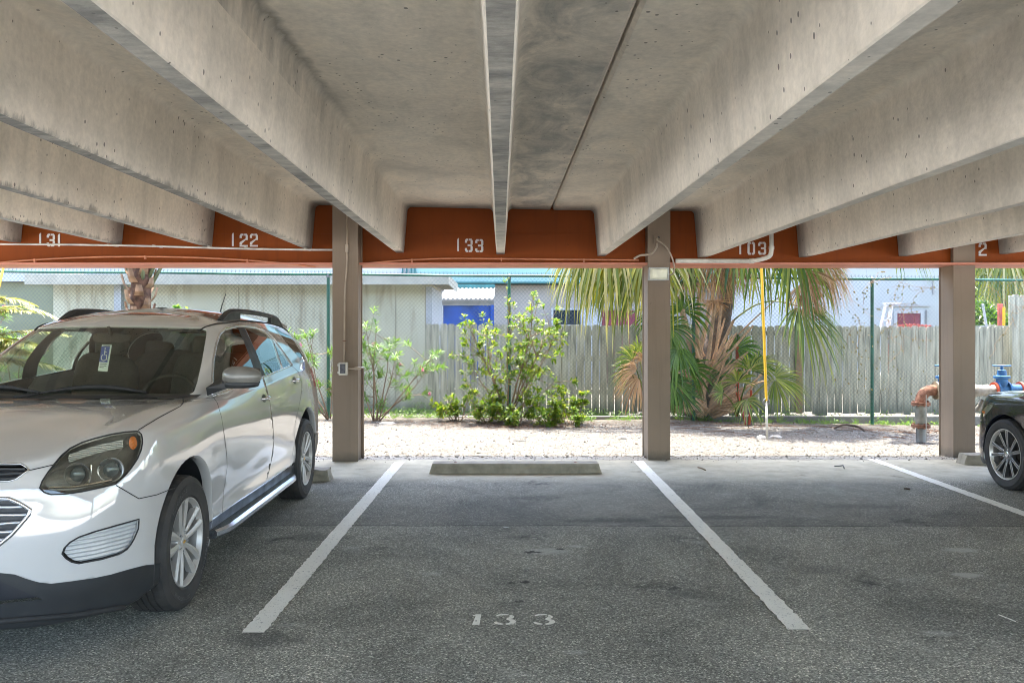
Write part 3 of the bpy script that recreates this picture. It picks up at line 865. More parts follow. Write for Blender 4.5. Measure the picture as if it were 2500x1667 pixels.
b = MB(); b.box(PX(2160, YH), PX(2268, YH), YH - .05, YH - .003, PZ(748, YH), PZ(745.5, YH)); b.box(PX(2276, YH), PX(2278.5, YH), YH - .05, YH - .003, PZ(720, YH), PZ(676, YH))
b.box(PX(2260, YH), PX(2262, YH), YH - .05, YH - .003, PZ(810, YH), PZ(757, YH))
b.build('trim', M['grey_plastic'], wb)
b = MB(); b.box(PX(1781, YH), PX(2313, YH), YH - .25, YH - .004, PZ(700, YH) + .75, PZ(700, YH) + .9); b.build('gutter', M['white_trim'], wb)

# lean-to with a blue tarp
lt = thing('lean_to', 'white corrugated lean-to roof over a hanging blue tarp', 'lean-to', (-.9, 19, 0))
b = MB(); n = 60; xa, xb = PX(1072, 19), PX(1206, 19); vs = []; fs = []
for i in range(n + 1):
    x = xa + (xb - xa) * i / n; dz = .018 * math.cos(i * math.pi / 2.5)
    vs += [(x, 19.0, 2.27 + dz), (x, 21.2, 2.63 + dz)]
for i in range(n): fs.append((2*i, 2*i+2, 2*i+3, 2*i+1))
b.add(vs, fs); b.build('corrugated_roof', M['metal_roof'], lt)
b = MB(); b.box(xa, xb, 21.21, 21.26, 2.64, 2.74); b.build('shadow_line', M['teal_dark'], lt)  # dark teal strip painting the line of shade above the corrugated roof
b = MB(); b.box(xa, xb, 19.1, 19.14, 2.12, 2.22); b.build('header', M['curb'], lt)
b = MB()
vs = []; fs = []; n = 40
for j in range(16):
    for i in range(n + 1):
        x = xa + (xb - xa) * i / n; z = 2.11 - 1.75 * j / 15
        vs.append((x, 19.16 + .05 * noise.noise(Vector((x * 3.2, z * 1.2, 0))) + .03 * math.sin(x * 11 + z * 2), z))
for j in range(15):
    for i in range(n): a = j*(n+1)+i; fs.append((a, a+1, a+n+2, a+n+1))
b.add(vs, fs); b.build('tarp', M['tarp'], lt, smooth=True)
for x in (xa + .02, xb - .08):
    b = MB(); b.box(x, x + .07, 19.08, 19.15, -.1, 2.119); b.build('post', M['tarp'] if x > xa + .5 else M['white_trim'], lt)

# ladder, chair, posts in the neighbour's yard
YD = 17.0
M['ladder'] = simple('white_ladder_paint', (.62, .63, .62), .4, var=.03)
ld_ = thing('step_ladder', 'white step ladder standing beyond the wooden fence', 'ladder', (PX(2160, YD), YD, 0))
tl, tr, bl, br = at(2163, 742, YD), at(2178, 742, YD), at(2142, 830, YD), at(2165, 830, YD)
def ext(a, c):  # extend to the ground
    t = (a.z + .05) / (a.z - c.z); return a + (c - a) * t
for p, q in ((tl, bl), (tr, br)):
    b = MB(); e = ext(p, q); b.tube([p, e], .032, 4); b.build('side_rail', M['ladder'], ld_)
    b = MB(); b.tube([p + Vector((0, .06, 0)), Vector((p.x, p.y + .9, -.05))], .018, 4); b.build('rear_leg', M['ladder'], ld_)
for k in range(7):
    t = .02 + k * .14
    a, c = tl + (ext(tl, bl) - tl) * t, tr + (ext(tr, br) - tr) * t
    b = MB(); b.box(a.x - .01, c.x + .01, YD - .05, YD + .05, a.z - .015, a.z + .015); b.build('step', M['ladder'], ld_)
b = MB(); b.box(tl.x - .03, tr.x + .16, YD - .08, YD + .1, tl.z, tl.z + .03); b.build('top_cap', M['ladder'], ld_)
YC = 16.4
dk = thing('yard_deck', 'low timber deck carrying the coral chair beyond the fence', 'deck', (PX(2232, YC), YC, 0))
b = MB(); b.box(PX(2150, YC), PX(2300, YC), YC - .4, YC + 1.2, -.1, .6); b.build('deck_board', M['wood'], dk)
ch = thing('garden_chair', 'coral slatted garden chair with rounded top behind the fence', 'chair', (PX(2232, YC), YC, .6))
for k in range(9):
    px = 2192 + k * 9.3; top = 789.5 + abs(k - 3.2) * .75
    x0, x1 = PX(px, YC), PX(px + 8.4, YC); z1 = PZ(top, YC); r_ = (x1 - x0) / 2
    poly = [(x0, .95), (x1, .95)] + [(x0 + r_ + r_ * math.cos(a), z1 - r_ + r_ * math.sin(a)) for a in np.linspace(0, math.pi, 7)]
    b = MB(); b.prism(poly, lambda u, v, d: (u, YC + d, v), 0, .02); b.build('back_slat', M['coral'], ch)
xa, xb = PX(2192, YC), PX(2276, YC)
b = MB(); b.box(xa, xb, YC + .03, YC + .55, .93, .96); b.build('seat', M['coral'], ch)
for x in (xa, xb - .06):
    b = MB(); b.box(x, x + .06, YC + .48, YC + .54, .6, 1.2); b.build('leg', M['coral'], ch)
    b = MB(); b.box(x, x + .06, YC + .03, YC + .09, .6, .929); b.build('leg', M['coral'], ch)
    b = MB(); b.box(x - .02, x + .08, YC + .03, YC + .6, 1.201, 1.225); b.build('armrest', M['coral'], ch)
# painted posts and planks seen right of the last column
def plain_post(name, label, cat, px0, px1, py, Y, mat, slant=0, group=None):
    x0, x1, z1 = PX(px0, Y), PX(px1, Y), PZ(py, Y)
    b = MB(); b.add([(x0 + slant, Y, -.1), (x1 + slant, Y, -.1), (x1 + slant, Y + .06, -.1), (x0 + slant, Y + .06, -.1), (x0, Y, z1), (x1, Y, z1), (x1, Y + .06, z1), (x0, Y + .06, z1)],
                  [(0,3,2,1),(4,5,6,7),(0,1,5,4),(1,2,6,5),(2,3,7,6),(3,0,4,7)])
    return tag(b.build(name, mat, bevel=.006), label, cat, group)
plain_post('timber_post', 'faded coral red post between the green bush and the yellow post', 'post', 2439, 2449, 741, 16.4, M['coral'])
plain_post('timber_post', 'thin yellow post beside the coral red post', 'post', 2451, 2455, 750, 16.3, M['yellow'])
plain_post('plank', 'pale plank leaning in front of the green bush', 'plank', 2400, 2403, 742, 15.8, M['white_trim'], .35)
plain_post('tall_post', 'weathered tall grey post left of the raised fence end', 'post', 2466, 2472, 722, 14.9, M['wood'])
plain_post('white_board', 'white board standing behind the raised fence end', 'board', 2474, 2482, 728, 15.2, M['white_trim'])
bw = MB()
for k in range(14):
    x = PX(2380, 15.6) + k * .17
    bw.box(x, x + .155, 15.6, 15.7, -.1, 1.60 + .01 * math.sin(k * 2.1))
tag(bw.build('low_wall', M['white_trim']), 'low white block wall under the dark green bush', 'wall')
# ================================================================== CARS
def carpaint(name, c, metal=0.0, rough=.25):
    t = NT(name); v = t.pos()
    n = t.noise(v, 1.5, 3); col = t.ramp(n, [(.3, tuple(x * .97 for x in c)), (.7, c)])
    t.fin(col, rough, metal, None, .5, 1.0); t.b.inputs['Coat Roughness'].default_value = .02; t.b.inputs['Coat IOR'].default_value = 1.85
    return t.m
def glassmat(name, tint, gloss=1.0, ior=1.52, rough=0.0):
    t = NT(name)
    tr = t.node('ShaderNodeBsdfTransparent'); tr.inputs[0].default_value = (*tint, 1)
    gl = t.node('ShaderNodeBsdfGlossy'); gl.inputs['Roughness'].default_value = rough; gl.inputs[0].default_value = (gloss, gloss, gloss, 1)
    lw = t.node('ShaderNodeLayerWeight'); lw.inputs[0].default_value = .5
    f0 = ((ior - 1) / (ior + 1)) ** 2
    p5 = t.math('POWER', lw.outputs['Facing'], 4.0)
    fr_ = t.math('ADD', t.math('MULTIPLY', p5, 1 - f0), f0)
    ms = t.node('ShaderNodeMixShader')
    # mild dust keeps the film from looking perfect
    t.link(fr_, ms.inputs[0]); t.link(tr.outputs[0], ms.inputs[1]); t.link(gl.outputs[0], ms.inputs[2])
    t.link(ms.outputs[0], t.out.inputs[0]); t.n.remove(t.b)
    return t.m
M['white_paint'] = carpaint('pearl_white_paint', (.54, .535, .525), rough=.08)
M['black_paint'] = carpaint('black_car_paint', (.006, .008, .016)); M['black_paint'].node_tree.nodes['Principled BSDF'].inputs['Coat IOR'].default_value = 1.5; M['black_paint'].node_tree.nodes['Principled BSDF'].inputs['Specular IOR Level'].default_value = .15
M['screen_glass'] = glassmat('windscreen_glass', (.80, .86, .76), 1.0, 1.7)
M['side_glass'] = glassmat('side_window_glass', (.72, .80, .72), 1.0, 2.0)
M['dark_glass'] = glassmat('privacy_glass', (.08, .09, .09), 1.0, 1.7)
M['lamp_glass'] = glassmat('hazy_lamp_lens', (.90, .90, .82), 1.0, 1.75)
M['fog_glass'] = glassmat('clear_lamp_lens', (.97, .98, .98), 1.0, 1.45)
M['chrome'] = simple('chrome', (.72, .73, .75), .10, metal=1.0, var=.03)
M['satin'] = simple('satin_metal', (.55, .57, .60), .30, metal=.9, var=.0)
M['board'] = NT('brushed_step').fin((.50, .53, .57), .22, .9)
M['alloy'] = NT('silver_alloy').fin((.50, .485, .46), .34, .35)
M['alloy_dark'] = simple('dark_alloy', (.16, .165, .17), .35, metal=.7, var=.08)
M['machined'] = NT('machined_alloy').fin((.66, .65, .62), .28, .6)
M['barrel'] = NT('rim_barrel_metal').fin((.24, .23, .215), .45, .4)
M['disc'] = simple('brake_disc', (.10, .085, .075), .55, metal=.6, var=.3, nscale=12)
M['cabin'] = simple('cabin_trim', (.035, .031, .026), .85, var=.1)
M['seat'] = simple('seat_cloth', (.045, .041, .034), .9, var=.12, nscale=20)
M['gap'] = simple('panel_gap', (.02, .02, .02), .8)
M['amber'] = simple('amber_reflector', (.50, .13, .008), .3, var=.12, nscale=40)
M['red_lens'] = simple('red_lens', (.45, .01, .01), .15, var=.1)
M['bumper_black'] = simple('satin_black_bumper', (.026, .028, .030), .42, var=.12, nscale=2.5)
def tyre_mat():
    t = NT('tyre_rubber'); v = t.pos()
    n = t.noise(v, 6, 5)
    c = t.ramp(n, [(.3, (.022, .022, .022)), (.7, (.052, .048, .044))])
    return t.fin(c, .72, 0, t.bump(t.noise(v, 70, 3), .15, .004))
M['tyre'] = tyre_mat()
def ribbed(name='ribbed_reflector', scale=34, lo=.55):
    t = NT(name); v = t.pos()
    w_ = t.node('ShaderNodeTexWave', wave_type='BANDS', bands_direction='Z'); w_.inputs['Scale'].default_value = scale; w_.inputs['Distortion'].default_value = .6
    t.link(v, w_.inputs[0])
    return t.fin(t.ramp(w_.outputs['Fac'], [(.15, (lo, lo * 1.04, lo * 1.07)), (.6, (.92, .94, .95))]), .15, .45, t.bump(w_.outputs['Fac'], .9, .006))
M['ribbed'] = ribbed()
M['fog_rib'] = ribbed('clear_lamp_reflector', 17, .74)

# control rings: (a lateral, b rearward, z), half a car, 17 columns from nose centre to tail centre
PLAN = [(0,-.925),(.30,-.912),(.56,-.860),(.735,-.745),(.845,-.565),(.895,-.38),(.912,0),(.905,.42),(.905,.80),(.91,1.30),(.912,1.80),(.912,2.35),(.915,2.86),(.895,3.28),(.815,3.66),(.50,3.81),(0,3.85)]
NRM = [(0,-1),(.1,-1),(.3,-.95),(.62,-.78),(.9,-.43),(1,-.1),(1,0),(1,0),(1,0),(1,0),(1,0),(1,0),(1,0),(1,.1),(.75,.66),(.15,1),(0,1)]
def ring(inset, z):
    out = []
    for c in range(17):
        i = inset[c] if hasattr(inset, '__len__') else inset
        zz = z[c] if hasattr(z, '__len__') else z
        out.append((max(0, PLAN[c][0] - NRM[c][0] * i), PLAN[c][1] - NRM[c][1] * i, zz))
    return out
def L17(front, fend, door, quart, rear):      # 5,3,4,2,3 columns
    return list(front) + list(fend) + list(door) + list(quart) + list(rear)
RINGS = [
 ring(.16, L17([.22]*5, [.26]*3, [.28]*4, [.30]*2, [.32]*3)),
 ring(L17([.05,.05,.05,.05,.03], [.03,.05,.06], [.06]*4, [.05,.04], [.04]*3), L17([.195]*5, [.22,.25,.27], [.27]*4, [.28,.29], [.30]*3)),
 ring(L17([.015,.015,.015,.01,.0], [.0,.01,.03], [.035]*4, [.02,.01], [.01]*3), L17([.30,.30,.30,.31,.32], [.33,.35,.36], [.36]*4, [.37,.37], [.38]*3)),
 ring(L17([.0,.0,.005,.0,-.004], [.0,.0,.03], [.042,.045,.045,.035], [.0,.0], [.0]*3), L17([.43,.43,.43,.43,.44], [.46,.48,.47], [.47]*4, [.48,.47], [.48]*3)),
 ring(L17([.004,.004,.006,.0,.0], [.0,-.006,.015], [.028,.028,.028,.02], [-.006,.0], [.0]*3), L17([.56,.56,.57,.57,.58], [.60,.62,.62], [.62]*4, [.62,.62], [.62]*3)),
 ring(L17([.012,.012,.015,.012,.0], [.0,.0,.006], [.008,.008,.008,.004], [.0,.0], [.0]*3), L17([.69,.69,.70,.71,.73], [.75,.76,.77], [.77]*4, [.78,.78], [.78]*3)),
 ring(L17([.025,.025,.030,.045,.025], [.006,.004,.0], [.0,.0,.0,.0], [.005,.01], [.01]*3), L17([.80,.80,.82,.84,.87], [.88,.89,.89], [.89]*4, [.90,.90], [.90]*3)),
 ring(L17([.055,.055,.075,.12,.075], [.035,.028,.012], [.008,.010,.012,.012], [.02,.03], [.03]*3), L17([.885,.885,.90,.935,.975], [.985,.995,1.00], [.99,1.0,1.01,1.03], [1.04,1.04], [1.0]*3)),
 ring(L17([.13,.13,.15,.20,.13], [.085,.09,.06], [.035,.028,.028,.030], [.045,.06], [.05]*3), L17([.925,.925,.945,.985,1.02], [1.03,1.055,1.065], [1.055,1.07,1.09,1.12], [1.13,1.13], [1.08]*3)),
]
BELT = [(0,.34,1.105),(.25,.35,1.105),(.45,.38,1.105),(.60,.44,1.10),(.70,.52,1.095),(.755,.60,1.09),(.795,.69,1.09),(.825,.80,1.092),(.842,.98,1.10),(.855,1.38,1.128),(.858,1.80,1.152),(.853,2.35,1.185),(.84,2.86,1.21),(.815,3.26,1.22),(.73,3.58,1.19),(.45,3.73,1.14),(0,3.78,1.14)]
ROOF = [(0,1.085,1.545),(.22,1.09,1.543),(.40,1.12,1.538),(.50,1.155,1.532),(.56,1.20,1.528),(.60,1.26,1.53),(.622,1.34,1.538),(.634,1.44,1.546),(.642,1.56,1.553),(.648,1.80,1.562),(.648,2.08,1.566),(.64,2.46,1.562),(.625,2.90,1.55),(.60,3.22,1.535),(.54,3.42,1.52),(.34,3.52,1.52),(0,3.55,1.52)]
def build_rings():
    R9 = RINGS + [BELT]
    hoodmid = []
    p7 = RINGS[-1]
    for t in (.33, .67):
        r_ = []
        for c in range(17):
            p, q = Vector(p7[c]), Vector(BELT[c])
            m = p.lerp(q, t)
            bul = .034 if c <= 4 else (.026 if c == 5 else (.014 if c == 6 else .004 if c == 7 else 0))
            m.z += bul * math.sin(math.pi * t)
            r_.append(tuple(m))
        hoodmid.append(r_)
    g = []
    for t in (.3, .65):
        r_ = []
        for c in range(17):
            p, q = Vector(BELT[c]), Vector(ROOF[c]); m = p.lerp(q, t)
            n = Vector((NRM[c][0], NRM[c][1], .35)).normalized(); m += n * (.030 if c > 6 else .022) * math.sin(math.pi * t)
            r_.append(tuple(m))
        g.append(r_)
    top = []
    for f, dz in ((.90, .030), (.66, .075), (.33, .098), (0, .105)):
        r_ = []
        for c in range(17):
            a, b_, z = ROOF[c]
            cb = min(max(b_, 1.9), 2.7); dist = abs(b_ - cb)
            ff = f
            r_.append((a * ff, cb + (b_ - cb) * ff, z + dz + (.012 if 1.3 < b_ < 3 else 0) * (1 - f)))
        top.append(r_)
    return [RINGS + hoodmid + [BELT], [BELT] + g + [ROOF], [ROOF] + top]

def cr(p0, p1, p2, p3, t):
    return .5 * ((2*p1) + (p2 - p0) * t + (2*p0 - 5*p1 + 4*p2 - p3) * t*t + (3*p1 - p0 - 3*p2 + p3) * t**3)
def half_shell(xf=None, nu=9, nv=7):
    groups = build_rings(); all_rows = []
    for gi, gr in enumerate(groups):
        A = np.array(gr, float)
        if xf: A = np.array([[xf(*p) for p in r_] for r_ in A])
        # along u
        n, m, _ = A.shape
        gh0 = A[:, 1:2].copy(); gh0[:, :, 0] *= -1; gh1 = A[:, -2:-1].copy(); gh1[:, :, 0] *= -1
        E = np.concatenate([gh0, A, gh1], 1); cols = []
        for c in range(m - 1):
            for k in range(nu): cols.append(cr(E[:, c], E[:, c+1], E[:, c+2], E[:, c+3], k / nu))
        cols.append(A[:, -1]); B = np.stack(cols, 1)
        B[:, :, 0] = np.maximum(B[:, :, 0], 0); B[:, 0, 0] = 0; B[:, -1, 0] = 0
        e0 = 2 * B[0:1] - B[1:2]; e1 = 2 * B[-1:] - B[-2:-1]
        E = np.concatenate([e0, B, e1], 0); rows = []
        for r_ in range(n - 1):
            for k in range(nv): rows.append(cr(E[r_], E[r_+1], E[r_+2], E[r_+3], k / nv))
        rows.append(B[-1])
        if gi: rows = rows[1:]
        all_rows += rows
    G_ = np.array(all_rows); G_[:, :, 0] = np.maximum(G_[:, :, 0], 0)
    bm = bmesh.new(); V = [[bm.verts.new(p) for p in row] for row in G_]
    for i in range(len(V) - 1):
        for j in range(len(V[0]) - 1):
            try: bm.faces.new((V[i][j], V[i][j+1], V[i+1][j+1], V[i+1][j]))
            except ValueError: pass
    bmesh.ops.remove_doubles(bm, verts=bm.verts, dist=2e-4)
    bmesh.ops.dissolve_degenerate(bm, edges=bm.edges, dist=1e-5)
    bm.normal_update()
    # outward normals: check a door face
    s = sum(f.normal.x for f in bm.faces if f.calc_center_median().x > .7 and .5 < f.calc_center_median().z < 1)
    if s < 0: bmesh.ops.reverse_faces(bm, faces=bm.faces); bm.normal_update()
    return bm

def inpoly(x, y, P):
    c = False; j = len(P) - 1
    for i in range(len(P)):
        if (P[i][1] > y) != (P[j][1] > y) and x < (P[j][0] - P[i][0]) * (y - P[i][1]) / (P[j][1] - P[i][1]) + P[i][0]: c = not c
        j = i
    return c

class Car:
    def __init__(s, root, xf=None, bmk=None):
        s.root = root; s.mw = world_mat(root); s.inv = s.mw.inverted()
        s.cam = s.inv @ Vector((0, 0, CAM_H))
        s.bm = half_shell(xf)
        s.bvh = BVHTree.FromBMesh(s.bm)
        s.fullbvh = s.bvh
    def pix(s, co):
        w_ = s.mw @ co
        if w_.y < .05: return (1e9, 1e9)
        return (1233 + w_.x / w_.y * F, 808 - (w_.z - CAM_H) / w_.y * F)
    def ray(s, px, py):
        d = (s.inv.to_3x3() @ Vector(((px - 1233) / F, 1, -(py - 808) / F))).normalized()
        return d
    def hit(s, px, py):
        h = s.bvh.ray_cast(s.cam, s.ray(px, py))
        return h[0], h[1]
    def _cut(s, cand, planes):
        bm = s.bm
        for co, no in planes:
            fs = [f for f in cand if f.is_valid]
            es = set(e for f in fs for e in f.edges); vs = set(v for f in fs for v in f.verts)
            r_ = bmesh.ops.bisect_plane(bm, geom=fs + list(es) + list(vs), plane_co=co, plane_no=no, dist=1e-6)
            cand = [g for g in r_['geom'] if isinstance(g, bmesh.types.BMFace)]
        return cand
    def cut_px(s, poly, filt=None, facing=True):
        xs = [p[0] for p in poly]; ys = [p[1] for p in poly]
        x0, x1, y0, y1 = min(xs) - 50, max(xs) + 50, min(ys) - 50, max(ys) + 50
        cand = []
        for f in s.bm.faces:
            c = f.calc_center_median()
            if filt and not filt(c): continue
            if facing and f.normal.dot(c - s.cam) > 0.02: continue
            u, v = s.pix(c)
            if x0 < u < x1 and y0 < v < y1: cand.append(f)
        planes = []
        for i in range(len(poly)):
            a, b_ = poly[i], poly[(i + 1) % len(poly)]
            planes.append((s.cam, s.ray(*a).cross(s.ray(*b_)).normalized()))
        cand = s._cut(cand, planes)
        out = []
        for f in cand:
            u, v = s.pix(f.calc_center_median())
            if inpoly(u, v, poly): out.append(f)
        return out
    def cut_side(s, poly, filt):
        cand = [f for f in s.bm.faces if filt(f.calc_center_median())]
        xs = [p[0] for p in poly]; ys = [p[1] for p in poly]
        cand = [f for f in cand if min(xs) - .12 < f.calc_center_median().y < max(xs) + .12 and min(ys) - .1 < f.calc_center_median().z < max(ys) + .1]
        planes = []
        for i in range(len(poly)):
            a, b_ = poly[i], poly[(i + 1) % len(poly)]
            planes.append((Vector((0, a[0], a[1])), Vector((0, b_[1] - a[1], a[0] - b_[0])).normalized()))
        cand = s._cut(cand, planes)
        return [f for f in cand if inpoly(f.calc_center_median().y, f.calc_center_median().z, poly)]
    def take(s, faces, delete=True):
        idx = {}; vs = []; fs = []
        for f in faces:
            q = []
            for v in f.verts:
                if v not in idx: idx[v] = len(vs); vs.append(v.co.copy())
                q.append(idx[v])
            fs.append(tuple(q))
        nr = {i: v.normal.copy() for v, i in idx.items()}
        if delete: bmesh.ops.delete(s.bm, geom=faces, context='FACES')
        return vs, fs, [nr[i] for i in range(len(vs))]
    def part(s, name, geo, mat, both='merge', parent=None, off=0.0, solid=0.0, inner=None, label=None):
        vs, fs, nr = geo
        vs = [v + n * off for v, n in zip(vs, nr)] if off else vs
        res = []
        def mk(side):
            b = MB()
            if side in ('R', 'B'): b.add(vs, fs)
            if side in ('L', 'B'): b.add([(-v.x, v.y, v.z) for v in vs], [tuple(reversed(f)) for f in fs])
            mats = [mat] + ([inner] if inner else [])
            o = b.build(name, mats, parent or s.root, smooth=True, local=True, fixn=False)
            me = o.data
            me.polygons.foreach_set("material_index", [0] * len(me.polygons))
            bm = bmesh.new(); bm.from_mesh(me); bmesh.ops.remove_doubles(bm, verts=bm.verts, dist=1e-4); bm.to_mesh(me); bm.free()
            me.set_sharp_from_angle(angle=R(40))
            if solid:
                m = o.modifiers.new('solid', 'SOLIDIFY'); m.thickness = solid; m.offset = -1; m.use_rim = True
                if inner: m.material_offset = 1; m.material_offset_rim = 0
            return o
        if both == 'merge': return mk('B')
        r_ = mk('R'); l_ = mk('L'); return r_, l_
    def line_pts(s, pix, step=6):
        P = []
        for i in range(len(pix) - 1):
            a, b_ = pix[i], pix[i+1]; n = max(1, int(math.hypot(b_[0]-a[0], b_[1]-a[1]) / step))
            for k in range(n): P.append((a[0] + (b_[0]-a[0]) * k / n, a[1] + (b_[1]-a[1]) * k / n))
        P.append(pix[-1]); out = []
        for p in P:
            h, n = s.hit(*p)
            if h is None: continue
            if out and (h - out[-1][0]).length > .35: continue
            out.append((h, n))
        return out
    def ribbon(s, mb, pix, wd=.005, lift=.0012, both=True, r=None):
        L_ = s.line_pts(pix)
        if len(L_) < 2: return
        if r:
            pts = [h + n * (r * .3) for h, n in L_]
            mb.tube(pts, r, 6)
            if both: mb.tube([(-p.x, p.y, p.z) for p in pts], r, 6)
            return
        vs = []; fs = []
        for i, (h, n) in enumerate(L_):
            t = L_[min(i+1, len(L_)-1)][0] - L_[max(i-1, 0)][0]; c = t.cross(n)
            if c.length < 1e-9: c = Vector((1, 0, 0))
            c.normalize(); vs += [h - c * wd/2 + n * lift, h + c * wd/2 + n * lift]
        for i in range(len(L_)-1): fs.append((2*i, 2*i+1, 2*i+3, 2*i+2))
        mb.add(vs, fs)
        if both: mb.add([(-v.x, v.y, v.z) for v in vs], [tuple(reversed(f)) for f in fs])

# ---- wheel
def text_mesh(txt, size):
    cu = bpy.data.curves.new('t', 'FONT'); cu.body = txt; cu.size = size; cu.extrude = 0.0008; cu.resolution_u = 2; cu.space_character = 1.15
    ob = bpy.data.objects.new('t', cu); S.collection.objects.link(ob)
    dg = bpy.context.evaluated_depsgraph_get(); me = bpy.data.meshes.new_from_object(ob.evaluated_get(dg))
    vs = [v.co.copy() for v in me.vertices]; fs = [tuple(p.vertices) for p in me.polygons]
    bpy.data.objects.remove(ob); bpy.data.curves.remove(cu); bpy.data.meshes.remove(me)
    return vs, fs
def wheel(parent, a, b_, z, side, RT=.360, RR=.238, WT=.225, style='petal', text=(), rot=0.0):
    """side=+1: outer face looks towards +a"""
    e = bpy.data.objects.new('wheel', None); S.collection.objects.link(e); e.parent = parent; e.location = (a, b_, z)
    # local frame of the lathe: its Z -> +a*side, X -> rearward, Y -> up
    Mx = Matrix(((0, 0, side, 0), (1, 0, 0, 0), (0, 1, 0, 0), (0, 0, 0, 1)))
    k = RT / .360
    sw = RT - RR
    prof = [(RR - .010, -.02), (RR + .002, -.004), (RR + .010, .002), (RR + .014, .0005), (RR + sw*.30, .006), (RR + sw*.55, .006), (RR + sw*.62, .008), (RR + sw*.66, .004), (RR + sw*.80, -.001), (RR + sw*.90, -.008), (RT - .010, -.016), (RT - .004, -.026)]
    hs = -.030; tw = WT - .06
    nb = 5
    for i in range(nb):
        u0 = hs - tw * (i / nb); u1 = hs - tw * ((i + 1) / nb)
        crown = -.004 * abs((i + .5) / nb - .5) * 2
        prof += [(RT + crown, u0 - .002), (RT + crown, u1 + .006)]
        if i < nb - 1: prof += [(RT - .008, u1 + .004), (RT - .008, u1 - .0005)]
    prof += [(RT - .004, -WT + .026), (RT - .010, -WT + .016), (RR + sw*.8, -WT + .001), (RR + sw*.4, -WT - .004), (RR, -WT + .004), (RR - .012, -WT + .02)]
    np_ = len(prof); tread = set(i for i, p in enumerate(prof) if p[0] > RT - .006)
    def rf(i, q):
        if i in tread:
            if i in (9, 10, 11, 12) or i > np_ - 8: return -.005 if q % 5 == 0 else 0
            ph = (q + (i % 4) * 3) % 9
            return -.005 if ph == 0 else 0
        if i == 10 or i == np_ - 5: return -.003 if q % 5 == 0 else 0
        return 0
    m = MB(); m.lathe(prof, 180, Mx, rfun=rf)
    ty = m.build('tyre', M['tyre'], e, smooth=True, local=True, sharp=38)
    # flat contact patch
    for v in ty.data.vertices:
        if v.co.z < -z + .0015: v.co.z = -z + .0015
    if text:
        for (txt, size, ang0, rad, flip) in text:
            m = MB()
            vs, fs = text_mesh(txt, size); W_ = max(v.x for v in vs)
            out = []
            for v in vs:
                # run clockwise as seen from outside
                th = R(ang0) - (v.x - W_/2) / rad
                rr = rad + v.y - size * .35
                out.append(Mx @ Vector((side * rr * math.cos(th) * -1 if False else rr * math.cos(th) * (1 if side > 0 else 1), rr * math.sin(th), .0072 + v.z * .7)))
            m.add(out, fs)
            m.build('tyre_lettering', simple('raised_rubber', (.085, .082, .078), .6) if 'rl' not in M else M['rl'], ty, local=True)
    # rim
    m = MB()
    prof = [(RR + .001, -.010), (RR - .002, -.002), (RR - .008, -.004), (RR - .012, -.012), (RR - .020, -.030), (RR - .026, -.055), (RR - .030, -.17), (RR - .004, -WT + .01)]
    m.lathe(prof[:5], 72, Mx)
    bl = MB(); bl.lathe(prof[4:], 72, Mx); bl.build('rim_barrel', M['barrel'], e, smooth=True, local=True, sharp=35)
    sp = MB(); fc = MB()
    def spoke(th0, th1, r0, r1, w0, w1, h0, h1, dep, mb, crown=.004):
        vs = []; fs = []; n = 8
        for i in range(n + 1):
            t = i / n; th = th0 + (th1 - th0) * t; rr = r0 + (r1 - r0) * t; wv = w0 + (w1 - w0) * (t ** 1.3); h = h0 + (h1 - h0) * (t ** .7)
            d = Vector((math.cos(th), math.sin(th), 0)); sd_ = Vector((-math.sin(th), math.cos(th), 0)); c = d * rr + Vector((0, 0, h))
            for u, dz in ((-.5, -.003), (-.25, 0), (0, crown), (.25, 0), (.5, -.003), (.42, -dep), (-.42, -dep)):
                vs.append(Mx @ (c + sd_ * (wv * u) + Vector((0, 0, dz))))
        for i in range(n):
            for q in range(7): fs.append((i*7+q, i*7+(q+1) % 7, (i+1)*7+(q+1) % 7, (i+1)*7+q))
        fs += [tuple(range(7)), tuple(n*7 + q for q in reversed(range(7)))]
        mb.add(vs, fs)
    if style == 'petal':
        for i in range(5):
            c = R(90 + 72 * i + rot)
            for s_ in (-1, 1):
                spoke(c + s_ * R(17), c + s_ * R(11.5), .045, RR - .008, .028, .052, -.032, -.008, .036, m, .006)
        m.lathe([(.001, -.028), (.040, -.026), (.064, -.030), (.070, -.045), (.070, -.08)], 32, Mx)
        m.build('rim', M['alloy'], e, smooth=True, local=True, sharp=35)
    else:
        m.build('rim', M['machined'], e, smooth=True, local=True, sharp=35)
        for i in range(5):
            c = R(90 + 72 * i + rot)
            for s_ in (-1, 1):
                spoke(c + s_ * R(14), c + s_ * R(15.5), .04, RR - .010, .030, .030, -.034, -.014, .035, sp, .001)
                for q in (-1, 1):
                    spoke(c + s_ * R(14) + q * R(6.0 if q * s_ < 0 else 7), c + s_ * R(15.5) + q * R(3.0), .072, RR - .010, .004, .0055, -.0305, -.0105, .003, fc, .001)
        sp.lathe([(.001, -.028), (.040, -.026), (.068, -.034), (.072, -.07)], 32, Mx)
        rm = sp.build('spokes', M['alloy_dark'], e, smooth=True, local=True, sharp=35)
        fc.build('machined_edge', M['machined'], rm, smooth=True, local=True)
    m = MB(); m.lathe([(.001, -.020), (.022, -.020), (.028, -.023), (.029, -.030)], 24, Mx)
    cap = m.build('hub_cap', M['alloy'] if style == 'petal' else M['chrome'], e, smooth=True, local=True, sharp=40)
    m = MB()
